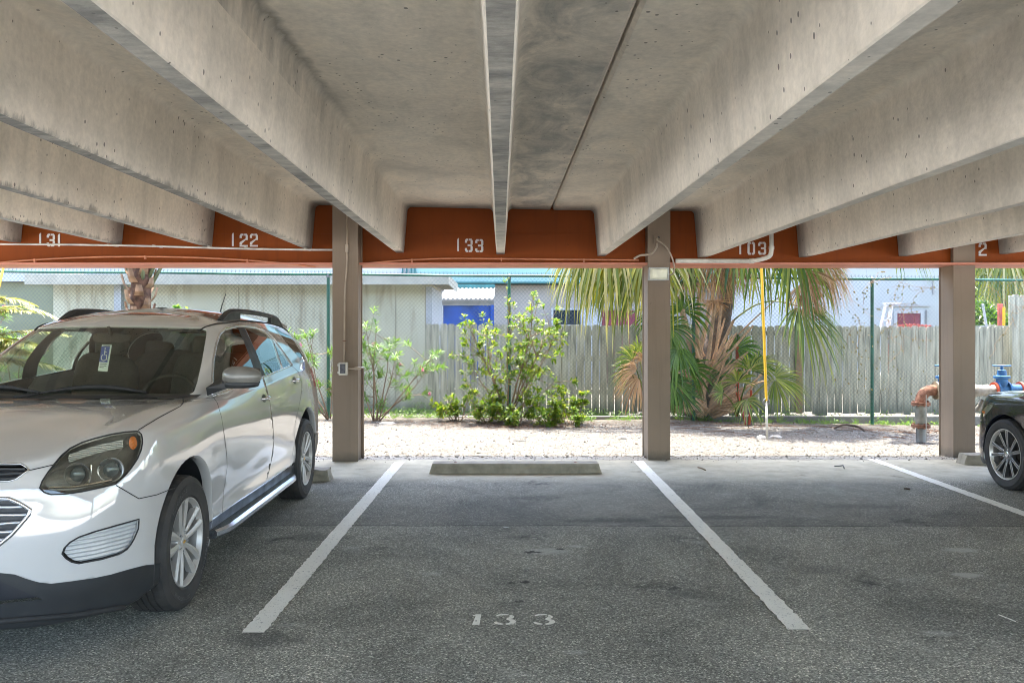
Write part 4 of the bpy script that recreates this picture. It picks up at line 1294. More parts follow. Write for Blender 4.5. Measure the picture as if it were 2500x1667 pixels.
    if style == 'petal':     # small gold cross shaped emblem
        P = [(-.018,-.004),(-.007,-.004),(-.005,-.008),(.009,-.008),(.008,-.004),(.018,-.004),(.018,.004),(.007,.004),(.005,.008),(-.009,.008),(-.008,.004),(-.018,.004)]
        m.prism(P, lambda u, v, d: Mx @ Vector((u, v, d)), -.0198, -.0178)
        m.build('emblem', simple('gold_emblem', (.75, .45, .08), .3, metal=.6), cap, local=True)
    else:
        m.tube([Mx @ Vector((.016 * math.cos(a_), .010 * math.sin(a_), -.0185)) for a_ in np.linspace(0, 2*math.pi, 17)], .0018, 5)
        m.tube([Mx @ Vector((.006 * math.cos(a_), .010 * math.sin(a_), -.0185)) for a_ in np.linspace(0, 2*math.pi, 17)], .0015, 5)
        m.build('emblem', M['chrome'], cap, local=True)
    m = MB()
    for i in range(5):
        c = R(126 + 72 * i + rot); m.lathe([(.001, -.018), (.007, -.018), (.009, -.022), (.009, -.045)], 6, Mx @ Matrix.Translation((.051 * math.cos(c), .051 * math.sin(c), 0)))
    m.build('lug_nut', M['satin'], e, smooth=True, local=True, sharp=30)
    m = MB(); m.lathe([(.05, -.075), (.155, -.075), (.157, -.078), (.157, -.095), (.05, -.095)], 40, Mx, close=True)
    m.build('brake_disc', M['disc'], e, smooth=True, local=True, sharp=40)
    m = MB(); pts = []
    for i in range(7):
        th = R(150 + i * 10); pts.append(Mx @ Vector((.135 * math.cos(th), .135 * math.sin(th), -.07)))
    m.tube(pts, .030, 8); m.build('brake_caliper', M['disc'], e, smooth=True, local=True)
    m = MB(); m.lathe([(.001, -.10), (RR - .032, -.10)], 32, Mx); m.build('backing_plate', M['dark'], e, local=True)
    return e

M['lip'] = M['bumper_black']
def arches(car, specs, body, root, paint, geo_only=False):
    """cut the wheel openings; returns a builder for flanges and liners"""
    todo = []
    for (bc, zc, ro) in specs:
        poly = [(bc + ro * math.cos(t), zc + ro * math.sin(t)) for t in np.linspace(-.2, math.pi + .2, 30)]
        poly = [(bc + ro * 1.0, -.3)] + poly + [(bc - ro * 1.0, -.3)]
        car.take(car.cut_side(poly, lambda c: c.x > .35 and c.z < 1.0))
        n = 48; vs = []; fs = []; vl = []; fl2 = []
        for i in range(n + 1):
            t = -.35 + (math.pi + .7) * i / n
            bb, zz = bc + ro * math.cos(t), zc + ro * math.sin(t)
            h = car.bvh.ray_cast(Vector((2, bb, zz)), Vector((-1, 0, 0)))
            ax = h[0].x if h[0] is not None and h[0].x > .6 else .86
            c_, s_ = math.cos(t), math.sin(t)
            vs += [(ax + .0015, bb, zz), (ax - .012, bc + (ro - .012) * c_, zc + (ro - .012) * s_), (ax - .05, bc + (ro - .012) * c_, zc + (ro - .012) * s_)]
            vl += [(ax - .03, bc + (ro - .002) * c_, zc + (ro - .002) * s_), (.48, bc + (ro - .002) * c_, zc + (ro - .002) * s_)]
        for i in range(n):
            a = 3 * i; fs += [(a, a+3, a+4, a+1), (a+1, a+4, a+5, a+2)]
            a = 2 * i; fl2.append((a, a+2, a+3, a+1))
        m = len(vl); vl += [(.48, bc + ro * math.cos(t), zc + ro * math.sin(t)) for t in np.linspace(-.35, math.pi + .35, 25)]
        fl2.append(tuple(range(m, m + 25)))
        todo.append((vs, fs, vl, fl2))
    def fin(body, root, paint):
        for vs, fs, vl, fl2 in todo:
            for sg in (1, -1):
                b = MB(); b.add([(sg * x, y, z) for x, y, z in vs], fs); b.build('arch_lip', paint, body, smooth=True, local=True)
                b = MB(); b.add([(sg * x, y, z) for x, y, z in vl], fl2); b.build('wheel_well', M['black_plastic'], root, smooth=True, local=True)
    return fin

def suv():
    root = thing('parked_car', 'white sport utility car with roof rails parked nose out on the left', 'car', (-2.63, 4.34, 0), R(1.2))
    car = Car(root)
    c1 = lambda L_: [(x / 2.613, 700 + y / 2.613) for x, y in L_]
    c2 = lambda L_: [(x / 2.613, 1000 + y / 2.613) for x, y in L_]
    cA = lambda L_: [(x / 2.8, 980 + y / 2.8) for x, y in L_]
    # --- panel gaps first (hits on the intact shell)
    gap = MB()
    hoodline = c1([(1165,700),(1172,735),(1150,762),(1020,830),(880,915)])
    car.ribbon(gap, hoodline)
    car.ribbon(gap, cA([(945,203),(860,206),(760,222),(650,249),(560,277),(480,317),(420,366),(365,432),(290,450),(200,470)]))
    car.ribbon(gap, c1([(740,1265),(885,1350),(1000,1325),(1118,1278)]))
    doorA = c1([(1352,692),(1385,740),(1412,830),(1432,960),(1446,1080),(1448,1150),(1436,1240),(1425,1300),(1418,1440)])
    doorB = c1([(1680,575),(1700,640),(1722,740),(1740,860),(1747,960),(1742,1060),(1722,1150),(1703,1222)])
    doorC = c1([(1862,505),(1905,545),(1922,600),(1925,660),(1905,770),(1882,870),(1880,960),(1892,1110)])
    for d in (doorA, doorB, doorC): car.ribbon(gap, d, .006)
    trim = MB()
    car.ribbon(trim, c1([(1355,690),(1352,600),(1358,470),(1378,362),(1402,297),(1438,264),(1520,247),(1620,256),(1700,286),(1745,330),(1800,405),(1862,495)]), r=.006, both=False)
    car.ribbon(trim, c1([(1862,500),(1780,535),(1680,578),(1500,645),(1355,697)]), r=.006, both=False)
    sills = MB()
    lamp_hits = {}
    def spot(key, px): lamp_hits[key] = car.hit(*px)
    for kx, p in (('in', (510, 510)), ('out', (745, 475)), ('amb', (905, 285)), ('s0', (460, 395)), ('s1', (640, 335)), ('s2', (835, 290)), ('m0', (615,440)), ('m1', (600,560)), ('b0', (330,590)), ('b1', (520,585)), ('b2', (760,540))): spot(kx, cA([p])[0])
    handles = [car.hit(*c1([p])[0]) for p in ((1685, 712), (1878, 597))]
    # --- cut regions
    side = lambda c: c.x > .45
    geo = {}
    geo['fg'] = car.take(car.cut_px(c1([(1366,672),(1362,600),(1368,480),(1385,375),(1408,308),(1440,277),(1516,260),(1560,360),(1600,470),(1642,582),(1500,635)]), side))
    geo['bp'] = car.take(car.cut_px(c1([(1516,260),(1560,259),(1640,430),(1690,565),(1642,582),(1600,470),(1560,360)]), side))
    geo['rg'] = car.take(car.cut_px(c1([(1562,259),(1640,268),(1700,299),(1738,345),(1795,522),(1690,565),(1640,430)]), side))
    geo['qg'] = car.take(car.cut_px(c1([(1750,357),(1800,420),(1850,494),(1806,518)]), side))
    geo['wrap'] = car.take(car.cut_px(c1([(1755,264),(1822,260),(1880,350),(1952,470),(1900,442),(1830,362)]), side, facing=False))
    geo['ws'] = car.take(car.cut_px(c1([(0,250),(700,251),(1000,255),(1280,264),(1318,277),(1318,300),(1290,470),(1262,600),(1240,665),(1205,690),(1100,706),(900,712),(0,716)]), lambda c: c.z > 1.06 and c.y > .2, facing=False))
    geo['hl'] = car.take(car.cut_px(cA([(272,590),(290,540),(330,480),(370,430),(420,370),(480,320),(560,280),(650,252),(760,225),(860,208),(945,203),(968,225),(975,270),(965,330),(940,390),(900,450),(850,510),(790,562),(700,585),(560,615),(440,632),(350,635),(305,622)])))
    geo['fog'] = car.take(car.cut_px(cA([(425,1040),(440,1000),(480,960),(540,925),(640,890),(780,850),(950,802),(945,870),(915,940),(880,1000),(820,1040),(700,1075),(540,1105),(490,1095),(450,1070)])))
    geo['gu'] = car.take(car.cut_px(cA([(-900,420),(140,425),(165,435),(198,468),(170,485),(110,530),(60,545),(-900,560)])))
    geo['gl'] = car.take(car.cut_px(cA([(-900,655),(60,662),(130,690),(208,738),(204,765),(150,830),(80,910),(0,975),(-130,1095),(-900,1110)])))
    geo['gap_low'] = car.take(car.cut_px(cA([(-900,1225),(0,1225),(80,1260),(170,1300),(290,1350),(0,1380),(-900,1392)])))
    geo['bump'] = car.take(car.cut_px(cA([(-900,1165),(0,1170),(100,1180),(180,1210),(270,1235),(350,1243),(480,1228),(640,1205),(760,1180),(880,1145),(1000,1115),(1067,1110),(1220,1100),(1220,1750),(-900,1750)]), lambda c: c.z < .62 and c.y < -.3, facing=False))
    # hood and doors as panels
    geo['hood'] = car.take([f for f in car.cut_px(c1([(-3000,690),(1165,700),(1172,735),(1150,762),(1020,830),(880,915)] ) + cA([(860,206),(760,222),(650,249),(560,277),(480,317),(420,366),(365,432),(290,450),(200,470),(140,425),(-900,420)]), lambda c: c.y < .62 and c.z > .8, facing=False)])
    car.cut_px(doorB + doorC[::-1], side)
    geo['door1'] = car.take(car.cut_px(doorA + c1([(1703,1222)]) + doorB[::-1] + c1([(1500,645)]), side))
    geo['door2'] = car.take(car.cut_px(doorB + doorC[::-1], side))
    geo['tail'] = car.take(car.cut_px(c1([(1976,512),(2000,540),(2030,600),(2030,640),(2006,636),(1990,570)]), lambda c: c.y > 3.2, facing=False))
    # side sill black strip under the doors
    geo['sill'] = car.take([f for f in car.bm.faces if f.calc_center_median().z < .355 and .3 < f.calc_center_median().y < 2.6])
    # rear bumper lower black, rear glass
    geo['rbump'] = car.take([f for f in car.bm.faces if f.calc_center_median().z < .52 and f.calc_center_median().y > 3.2])
    rgp = [(0, 1.19), (.56, 1.19), (.50, 1.47), (0, 1.49)]
    geo['rw'] = car.take([f for f in car.bm.faces if f.calc_center_median().y > 3.3 and 1.19 < f.calc_center_median().z < 1.49 and f.calc_center_median().x < .56])
    fin = arches(car, [(.035, .365, .447), (2.87, .365, .452)], None, None, None)
    geo['body'] = car.take(list(car.bm.faces), delete=False)
    P = M['white_paint']
    body = car.part('body', geo['body'], P, solid=.012, inner=M['cabin'])
    fin(body, root, P)
    car.part('hood', geo['hood'], P)
    windscreen = car.part('windscreen', geo['ws'], M['screen_glass'])
    d1 = car.part('front_door', geo['door1'], P, 'two'); d2 = car.part('rear_door', geo['door2'], P, 'two')
    for k in (0, 1):
        pass
    def two(name, g, mat, parents, off=0.0):
        vs, fs, nr = g
        for sg, par in ((1, parents[0]), (-1, parents[1])):
            b = MB(); vv = [(sg * (v.x + n.x * off), v.y + n.y * off, v.z + n.z * off) for v, n in zip(vs, nr)]
            b.add(vv, fs if sg > 0 else [tuple(reversed(f)) for f in fs]); o = b.build(name, mat, par, smooth=True, local=True, fixn=False)
    two('window_glass', geo['fg'], M['side_glass'], d1); two('pillar_trim', geo['bp'], M['black_plastic'], d1)
    two('window_glass', geo['rg'], M['side_glass'], d2); two('quarter_glass', geo['qg'], M['side_glass'], (root, root))
    two('rear_quarter_glass', geo['wrap'], M['dark_glass'], (root, root))
    car.part('rear_window', geo['rw'], M['dark_glass'])
    car.part('front_bumper', geo['bump'], M['bumper_black']); car.part('lower_intake', geo['gap_low'], M['dark'], off=-.03)
    car.part('rear_bumper', geo['rbump'], M['bumper_black']); two('sill', geo['sill'], M['black_plastic'], (root, root))
    two('tail_light', geo['tail'], M['red_lens'], (root, root))
    gap.build('panel_gap', M['gap'], body, local=True, fixn=False)
    for sg in (1, -1):
        tb = MB(); tb.v = [(sg * x, y, z) for x, y, z in trim.v]; tb.f = trim.f; tb.m = trim.m
        tb.build('window_trim', M['chrome'], root, smooth=True, local=True)
    # headlights
    vs, fs, nr = geo['hl']
    inside = Vector((-.25, .9, 0)).normalized()
    def mirrored(name, build, mat, parents, smooth=True):
        for sg, par in ((1, parents[0]), (-1, parents[1])):
            b = MB(); build(b)
            if sg < 0: b.v = [(-x, y, z) for x, y, z in b.v]; b.f = [tuple(reversed(f)) for f in b.f]
            b.build(name, mat, par, smooth=smooth, local=True, sharp=40)
    lens = []
    for sg in (1, -1):
        b = MB(); b.add([(sg * v.x, v.y, v.z) for v in vs], fs if sg > 0 else [tuple(reversed(f)) for f in fs])
        lens.append(b.build('headlight', M['lamp_glass'], root, smooth=True, local=True, fixn=False))
    cen = sum(vs, Vector()) / len(vs)
    def housing(b):
        vv = [cen + (v - cen) * .99 + inside * .075 for v in vs]; b.add(vv, fs)
        # side walls along the boundary
        cnt = {}
        for f in fs:
            for i in range(len(f)):
                e = (f[i], f[(i+1) % len(f)]); k_ = tuple(sorted(e)); cnt.setdefault(k_, []).append(e)
        for k_, es in cnt.items():
            if len(es) == 1:
                a, c = es[0]; b.add([vs[a], vs[c], vv[c], vv[a]], [(0, 1, 2, 3)])
    M['lamp_dark'] = simple('smoked_housing', (.15, .15, .14), .35, metal=.3, var=.2)
    mirrored('housing', housing, M['lamp_dark'], lens, False)
    ax = Vector((.25, -1, .02)).normalized()
    def bowl(key, rr, dep):
        h = lamp_hits[key][0]
        def f(b):
            q = ax.to_track_quat('Z', 'Y').to_matrix().to_4x4()
            b.lathe([(rr * 1.12, -.002), (rr * 1.08, .008), (rr, .006), (rr * .86, -.016), (rr * .6, -.034)], 28, Matrix.Translation(h - ax * dep) @ q)
        return f
    def ball(key, rr, dep):
        h = lamp_hits[key][0]
        def f(b):
            q = ax.to_track_quat('Z', 'Y').to_matrix().to_4x4()
            b.lathe([(rr * math.cos(t), rr * .62 * math.sin(t)) for t in np.linspace(0, math.pi / 2 - .02, 8)], 24, Matrix.Translation(h - ax * dep) @ q)
        return f
    mirrored('reflector', bowl('in', .050, .046), M['lamp_dark'], lens); mirrored('reflector', bowl('out', .052, .040), M['satin'], lens)
    M['projector'] = simple('projector_lens', (.10, .12, .13), .05, metal=.3)
    mirrored('projector', ball('out', .036, .052), M['projector'], lens); mirrored('projector', ball('in', .034, .060), M['projector'], lens)
    def strip(b):
        p = [lamp_hits['s0'][0] + inside * .03, lamp_hits['s1'][0] + inside * .03, lamp_hits['s2'][0] + inside * .03]
        pts = spl_(p, 6); up = Vector((0, 0, 1)); vs_ = []
        for i, c in enumerate(pts): vs_ += [c + up * .018, c + ax * .008, c - up * .020]
        fs_ = []
        for i in range(len(pts) - 1): a = 3*i; fs_ += [(a, a+1, a+4, a+3), (a+1, a+2, a+5, a+4)]
        b.add(vs_, fs_)
    def spl_(pts, n=8):
        P_ = [Vector(p) for p in pts]; out = []
        for i in range(len(P_) - 1):
            p0 = P_[max(0, i-1)]; p1 = P_[i]; p2 = P_[i+1]; p3 = P_[min(len(P_)-1, i+2)]
            for k in range(n): out.append(cr(p0, p1, p2, p3, k / n))
        out.append(P_[-1]); return out
    mirrored('light_strip', strip, M['ribbed'], lens)
    def divider(b):
        p = [lamp_hits['m0'][0] + inside * .025, (lamp_hits['m0'][0] + lamp_hits['m1'][0]) / 2 + inside * .03, lamp_hits['m1'][0] + inside * .02]
        b.tube(spl_(p, 6), .005, 6)
        L_ = [(q.x, q.y, q.z) for q in (spl_([lamp_hits['b0'][0] + inside * .015, lamp_hits['b1'][0] + inside * .015, lamp_hits['b2'][0] + inside * .015], 6))]; b.tube(L_, .006, 6)
    mirrored('light_guide', divider, M['chrome'], lens)
    def amb(b):
        h = lamp_hits['amb'][0] + inside * .018; q = Vector((.75, -.6, .1)).normalized().to_track_quat('Z', 'Y').to_matrix().to_4x4()
        Tm_ = Matrix.Translation(h) @ q
        b.add([Tm_ @ Vector(p) for p in [(.020 * math.cos(a_), .032 * math.sin(a_), 0) for a_ in np.linspace(0, 2 * math.pi, 17)[:-1]] + [(0, 0, .004)]], [(i, (i + 1) % 16, 16) for i in range(16)])
    mirrored('amber_reflector', amb, M['amber'], lens, False)
    # black seal round the lamp, fog lamps
    def loops(g, eps=.004):
        vs, fs, nr = g; cnt = {}
        for fc in fs:
            for i in range(len(fc)):
                e = (fc[i], fc[(i+1) % len(fc)]); cnt.setdefault(tuple(sorted(e)), []).append(e)
        nxt = {es[0][0]: es[0][1] for es in cnt.values() if len(es) == 1}
        out = []
        while nxt:
            st_, cur = next(iter(nxt.items())); del nxt[st_]; L_ = [st_]
            while cur != st_ and cur in nxt: L_.append(cur); cur = nxt.pop(cur)
            P_ = [L_[0]]
            for i in L_[1:]:
                if (vs[i] - vs[P_[-1]]).length > eps: P_.append(i)
            if len(P_) > 3: out.append([(vs[i], nr[i]) for i in P_])
        return out
    def seal(g, r_, eps=.012, skip=False):
        def f(b):
            for L_ in loops(g, eps):
                pts = [p + n * .0005 for p, n in L_]
                if skip:      # open the loop on the centre plane
                    k0 = [i for i, p in enumerate(pts) if p.x < .01]
                    if k0:
                        k = k0[-1]; pts = pts[k+1:] + pts[:k+1]; pts = [p for p in pts if p.x > .01]
                        b.tube(pts, r_, 6); continue
                b.tube(pts + [pts[0]], r_, 6)
        return f
    mirrored('lamp_seal', seal(geo['hl'], .0035), M['gap'], lens)
    vs2, fs2, nr2 = geo['fog']; fogs = []
    for sg in (1, -1):
        b = MB(); b.add([(sg * v.x, v.y, v.z) for v in vs2], fs2 if sg > 0 else [tuple(reversed(f)) for f in fs2]); fogs.append(b.build('fog_light', M['fog_glass'], root, smooth=True, local=True, fixn=False))
    mirrored('lamp_seal', seal(geo['fog'], .0038), M['gap'], fogs)
    def fogr(b):
        c_ = sum(vs2, Vector()) / len(vs2); b.add([c_ + (v - c_) * .98 + inside * .025 for v in vs2], fs2)
    mirrored('reflector', fogr, M['fog_rib'], fogs)
    # grilles: dark mesh behind wavy bars, chrome frame
    def grille(g, name, label, nbar, framer):
        base = car.part(name, g, M['dark'], off=-.035)
        vs_, fs_, nr_ = g
        zs = [v.z for v in vs_]; z0, z1 = min(zs), max(zs)
        bb = MB(); full = BVHTree.FromPolygons([v - Vector((0, -.012, 0)) for v in vs_], fs_)
        for k in range(nbar):
            z = z0 + (z1 - z0) * (k + .5) / nbar; pts = []
            for a in np.linspace(0, .75, 50):
                zz = z + .0016 * math.sin(a * 42 + k * 1.7)
                h = full.ray_cast(Vector((a, -2, zz)), Vector((0, 1, 0)))
                if h[0] is not None: pts.append(h[0])
            if len(pts) > 3:
                for sg in (1, -1):
                    P_ = [Vector((sg * p.x, p.y, p.z)) for p in pts]; vv = []; ff = []
                    for p in P_: vv += [p + Vector((0, 0, .0065)), p + Vector((0, -.008, 0)), p - Vector((0, 0, .0065))]
                    for i in range(len(P_) - 1): a_ = 3*i; ff += [(a_, a_+1, a_+4, a_+3), (a_+1, a_+2, a_+5, a_+4)]
                    bb.add(vv, ff)
        bb.build('grille_bar', M['satin'] if nbar > 4 else M['bumper_black'], base, smooth=True, local=True)
        mm = MB(); seal(g, framer, .02, True)(mm); mm2 = MB()
        for sg in (1, -1): mm2.add([(sg * x, y, z) for x, y, z in mm.v], mm.f)
        mm2.build('chrome_frame', M['chrome'], base, smooth=True, local=True)
    grille(geo['gu'], 'upper_grille', '', 4, .004); grille(geo['gl'], 'lower_grille', '', 8, .009)
    # lip under the bumper
    for pts_, nm, mt, rr in ((cA([(-700,1500),(0,1497),(250,1475),(500,1455),(740,1415),(900,1390),(1000,1372)]), 'bumper_lip', M['gap'], .014),):
        b = MB(); car.ribbon(b, pts_, r=rr); b.build(nm, mt, root, smooth=True, local=True)
    # running boards
    for sg, nm in ((1, 0), (-1, 1)):
        b = MB()
        prof = [(.86, .30), (.93, .305), (.952, .292), (.955, .27), (.93, .252), (.86, .25)]
        n = 24; vs_ = []; fs_ = []
        for i in range(n + 1):
            y = .46 + (2.40 - .46) * i / n; tap = min(1, min(i, n - i) / 1.5); 
            for (x, z) in prof: vs_.append((sg * (.86 + (x - .86) * (.5 + .5 * tap)), y, z))
        for i in range(n):
            for q in range(6): fs_.append((i*6+q, i*6+(q+1) % 6, (i+1)*6+(q+1) % 6, (i+1)*6+q))
        fs_ += [tuple(range(6)), tuple(n*6+q for q in range(6))]
        b.add(vs_, fs_); rb = b.build('running_board', M['board'], root, smooth=True, local=True, sharp=30)
    # mirrors
    def mirror_shell(b, M4, sx, sy, sz, p=2.6, flat=True):
        vs_ = []; fs_ = []; nu, nv = 28, 14
        for j in range(nv + 1):
            ph = -math.pi/2 + math.pi * j / nv
            for i in range(nu):
                th = 2 * math.pi * i / nu
                def sg_(v, e): return math.copysign(abs(v) ** e, v)
                x = sg_(math.cos(ph), 2/p) * sg_(math.cos(th), 2/p); y = sg_(math.cos(ph), 2/p) * sg_(math.sin(th), 2/p); z = sg_(math.sin(ph), 2/p)
                taper = 1 - .18 * (x + 1) / 2
                vs_.append(M4 @ Vector((x * sx, y * sy * (1 if y < 0 else .55), z * sz * taper)))
        for j in range(nv):
            for i in range(nu): fs_.append((j*nu+i, j*nu+(i+1) % nu, (j+1)*nu+(i+1) % nu, (j+1)*nu+i))
        b.add(vs_, fs_)
    for sg in (1, -1):
        T_ = Matrix.Scale(sg, 4, (1, 0, 0)) @ Matrix.Translation((.985, .70, 1.215)) @ Matrix.Rotation(R(-8), 4, 'Z')
        b = MB(); mirror_shell(b, T_, .125, .075, .068); mo = b.build('wing_mirror', simple('mirror_shell', (.17, .165, .15), .35, coat=.6), root, smooth=True, local=True)
        b = MB(); mirror_shell(b, T_ @ Matrix.Translation((-.012, .004, -.048)), .120, .072, .032, 3); b.build('mirror_base', M['black_plastic'], mo, smooth=True, local=True)
        b = MB(); b.add([(sg * .80, .60, 1.10), (sg * .80, .80, 1.12), (sg * .90, .76, 1.15), (sg * .90, .66, 1.14), (sg * .80, .58, 1.15), (sg * .80, .80, 1.19), (sg * .90, .76, 1.185), (sg * .90, .66, 1.18)], [(0,1,2,3),(4,5,6,7),(0,1,5,4),(1,2,6,5),(2,3,7,6),(3,0,4,7)])
        b.build('mirror_foot', M['black_plastic'], mo, local=True)
        b = MB(); q = T_ @ Matrix.Translation((0, .0425, .0)) ; b.add([q @ Vector(p) for p in ((-.1, 0, -.045), (.1, 0, -.045), (.1, 0, .05), (-.1, 0, .05))], [(0,1,2,3)]); b.build('mirror_glass', M['chrome'], mo, local=True)
    # door handles
    for (h, n), pr in zip(handles, (d1, d2)):
        for sg, par in ((1, pr[0]), (-1, pr[1])):
            b = MB(); pts = []
            for i in range(9):
                t = i / 8; p = h + Vector((0, -.085 + .17 * t, .004 * math.sin(math.pi * t))) ; q = car.bvh.ray_cast(Vector((2, p.y, p.z)), Vector((-1, 0, 0)))
                if q[0] is None: continue
                p = q[0] + Vector((.004 + .030 * math.sin(math.pi * t) ** .6, 0, 0)); pts.append((sg * p.x, p.y, p.z))
            b.tube(pts, [.010, .013, .014, .014, .014, .014, .014, .013, .010][:len(pts)], 8); b.build('door_handle', M['chrome'], par, smooth=True, local=True)
            b = MB(); q = car.bvh.ray_cast(Vector((2, h.y, h.z)), Vector((-1, 0, 0)))
            c = q[0]; n_ = q[1]; vs_ = [c + n_ * .0015]; 
            for t in np.linspace(0, 2*math.pi, 19)[:-1]:
                pp = Vector((0, .055 * math.cos(t), .030 * math.sin(t))); qq = car.bvh.ray_cast(Vector((2, h.y + pp.y, h.z + pp.z)), Vector((-1, 0, 0))); vs_.append(qq[0] + qq[1] * .0015)
            b.add([(sg * v.x, v.y, v.z) for v in vs_], [(0, i, i % 18 + 1) for i in range(1, 19)]); b.build('handle_recess', M['bumper_black'], par, smooth=True, local=True)
    # roof rails, antenna, roof ditch, spoiler
    for sg in (1, -1):
        b = MB(); pts = []; rr = []
        for i in range(25):
            t = i / 24; y = 1.50 + 1.75 * t
            q = car.bvh.ray_cast(Vector((.585, y, 3)), Vector((0, 0, -1)))
            z0 = q[0].z if q[0] is not None else 1.58
            lift = min(1, math.sin(math.pi * min(max(t, 0), 1)) * 3.2) * .062
            pts.append((sg * (.585 - .02 * abs(t - .5)), y, z0 + lift - .004)); rr.append(.020)
        b.tube(pts, rr, 8)
        for i0, i1 in ((0, 6), (18, 24)):
            vs_ = []; fs_ = []
            for i in range(i0, i1 + 1):
                x, y, z = pts[i]; q = car.bvh.ray_cast(Vector((.585, y, 3)), Vector((0, 0, -1))); zz = (q[0].z if q[0] is not None else 1.58) - .01
                vs_ += [(x - .014, y, zz), (x - .014, y, z), (x + .014, y, z), (x + .014, y, zz)]
            m_ = i1 - i0
            for i in range(m_):
                for q_ in range(4): fs_.append((i*4+q_, i*4+(q_+1) % 4, (i+1)*4+(q_+1) % 4, (i+1)*4+q_))
            fs_ += [(0,1,2,3), tuple(m_*4+q_ for q_ in range(4))]
            b.add(vs_, fs_)
        b.build('roof_rail', M['black_plastic'], root, smooth=True, local=True, sharp=45)
    for sg in (1, -1):
        b = MB(); pts = []
        for i in range(40):
            y = 1.15 + 2.2 * i / 39; q = car.bvh.ray_cast(Vector((.625 if y > 1.45 else .56 + .2 * (y - 1.15), y, 3)), Vector((0, 0, -1)))
            if q[0] is not None and q[0].z > 1.45: pts.append((sg * q[0].x, q[0].y, q[0].z + .001))
        b.tube(pts, .006, 5)
        b.build('roof_moulding', M['gap'], body, smooth=True, local=True)
    b = MB(); b.tube([(.02, 3.15, 1.62), (.03, 3.20, 1.73), (.045, 3.28, 1.86)], [.010, .005, .003], 6); b.build('antenna', M['black_plastic'], root, smooth=True, local=True)
    b = MB(); vs_ = []; fs_ = []
    for i, a in enumerate(np.linspace(-.55, .55, 23)):
        c = 1 - .10 * (a / .55) ** 2
        vs_ += [(a, 3.34, 1.565 + .02 * c), (a, 3.62 - .05 * (a/.55)**2, 1.55), (a, 3.62 - .05 * (a/.55)**2, 1.53), (a, 3.40, 1.515)]
    for i in range(22):
        for q in range(4): fs_.append((i*4+q, i*4+(q+1) % 4, (i+1)*4+(q+1) % 4, (i+1)*4+q))
    fs_ += [(0,1,2,3), (88,89,90,91)]
    b.add(vs_, fs_); b.build('spoiler', P, root, smooth=True, local=True, sharp=50)
    # cowl and wipers
    b = MB(); vs_ = []; fs_ = []
    cw = [(-x, y, z) for x, y, z in reversed(BELT[1:6])] + [BELT[0]] + BELT[1:6]
    for x, y, z in cw: vs_ += [(x * 1.0, y - .05, z + .004), (x, y + .06, z + .022)]
    for i in range(len(cw) - 1): fs_.append((2*i, 2*i+1, 2*i+3, 2*i+2))
    b.add(vs_, fs_); b.build('cowl_panel', M['black_plastic'], root, smooth=True, local=True)
    for (x0, x1, zz) in ((-.10, .50, 0), (-.72, -.08, 0)):
        b = MB(); pts = []
        for i in range(13):
            t = i / 12; a = x0 + (x1 - x0) * t
            q = car.bvh.ray_cast(Vector((abs(a), -1, 1.135 + .035 * math.sin(math.pi * t))), Vector((0, 1, 0))); 
            if q[0] is not None: pts.append((a, q[0].y - .016, q[0].z))
        if len(pts) > 2:
            b.tube(pts, [.006 + .008 * math.sin(math.pi * i / (len(pts)-1)) for i in range(len(pts))], 6)
            b.tube([pts[0], (x0 - .12, pts[0][1] - .05, 1.115)], .010, 6)
        b.build('wiper', M['gap'], root, smooth=True, local=True)
    # cabin
    b = MB(); b.box(-.80, .80, .30, 3.6, .30, .36); b.box(-.72, .72, -.55, .32, .30, .70)
    b.build('cabin_floor', M['cabin'], root, local=True)
    b = MB(); n = 12; vs_ = []; fs_ = []
    for i in range(n + 1):
        a = -.74 + 1.48 * i / n; c = .06 * (1 - (a / .74) ** 2)
        vs_ += [(a, .50 - c, 1.07), (a, .75 - c, 1.085 + .02 * math.exp(-((a - .37) / .2) ** 2)), (a, .98 - c, 1.05), (a, 1.04 - c, .95), (a, .98 - c, .60)]
    for i in range(n):
        for q in range(4): fs_.append((i*5+q, i*5+q+1, (i+1)*5+q+1, (i+1)*5+q))
    b.add(vs_, fs_); b.build('dashboard', M['cabin'], root, smooth=True, local=True)
    def seat(x, y, w_, rear=False):
        b = MB(); 
        def pad(cx, cy, cz, sx, sy, sz, rx=0):
            mirror_shell(b, Matrix.Translation((cx, cy, cz)) @ Matrix.Rotation(rx, 4, 'X') @ Matrix.Scale(1.3, 4, (0, 1, 0)), sx, sy, sz, 4)
        pad(x, y, .70, w_, .26, .09); pad(x, y + .34, 1.02, w_ * .95, .08, .34, R(-14))
        o = b.build('seat', M['seat'], root, smooth=True, local=True)
        hs = [x] if not rear else [x - w_ * .62, x, x + w_ * .62]
        for hx in hs:
            b = MB(); pad(hx, y + .45, 1.38 if not rear else 1.33, .12, .045, .09, R(-8)); b.tube([(hx - .05, y + .43, 1.2), (hx - .05, y + .44, 1.34)], .007, 5); b.tube([(hx + .05, y + .43, 1.2), (hx + .05, y + .44, 1.34)], .007, 5)
            b.build('headrest', M['seat'], o, smooth=True, local=True)
    seat(.37, 1.42, .25); seat(-.37, 1.42, .25); seat(0, 2.35, .62, True)
    b = MB(); c = Vector((.37, 1.06, 1.03)); ax2 = Vector((0, .38, 1)).normalized(); u2 = Vector((1, 0, 0)); v2 = ax2.cross(u2)
    Sx = Matrix.Identity(4)
    tilt = Matrix.Translation(c) @ Matrix.Rotation(R(62), 4, 'X')
    b.tube([tilt @ Vector((.19 * math.cos(t), .19 * math.sin(t), 0)) for t in np.linspace(0, 2*math.pi, 33)], .014, 8)
    for t in (0, math.pi, -math.pi/2): b.tube([tilt @ Vector((0, 0, -.01)), tilt @ Vector((.18 * math.cos(t), .18 * math.sin(t), 0))], .016, 6)
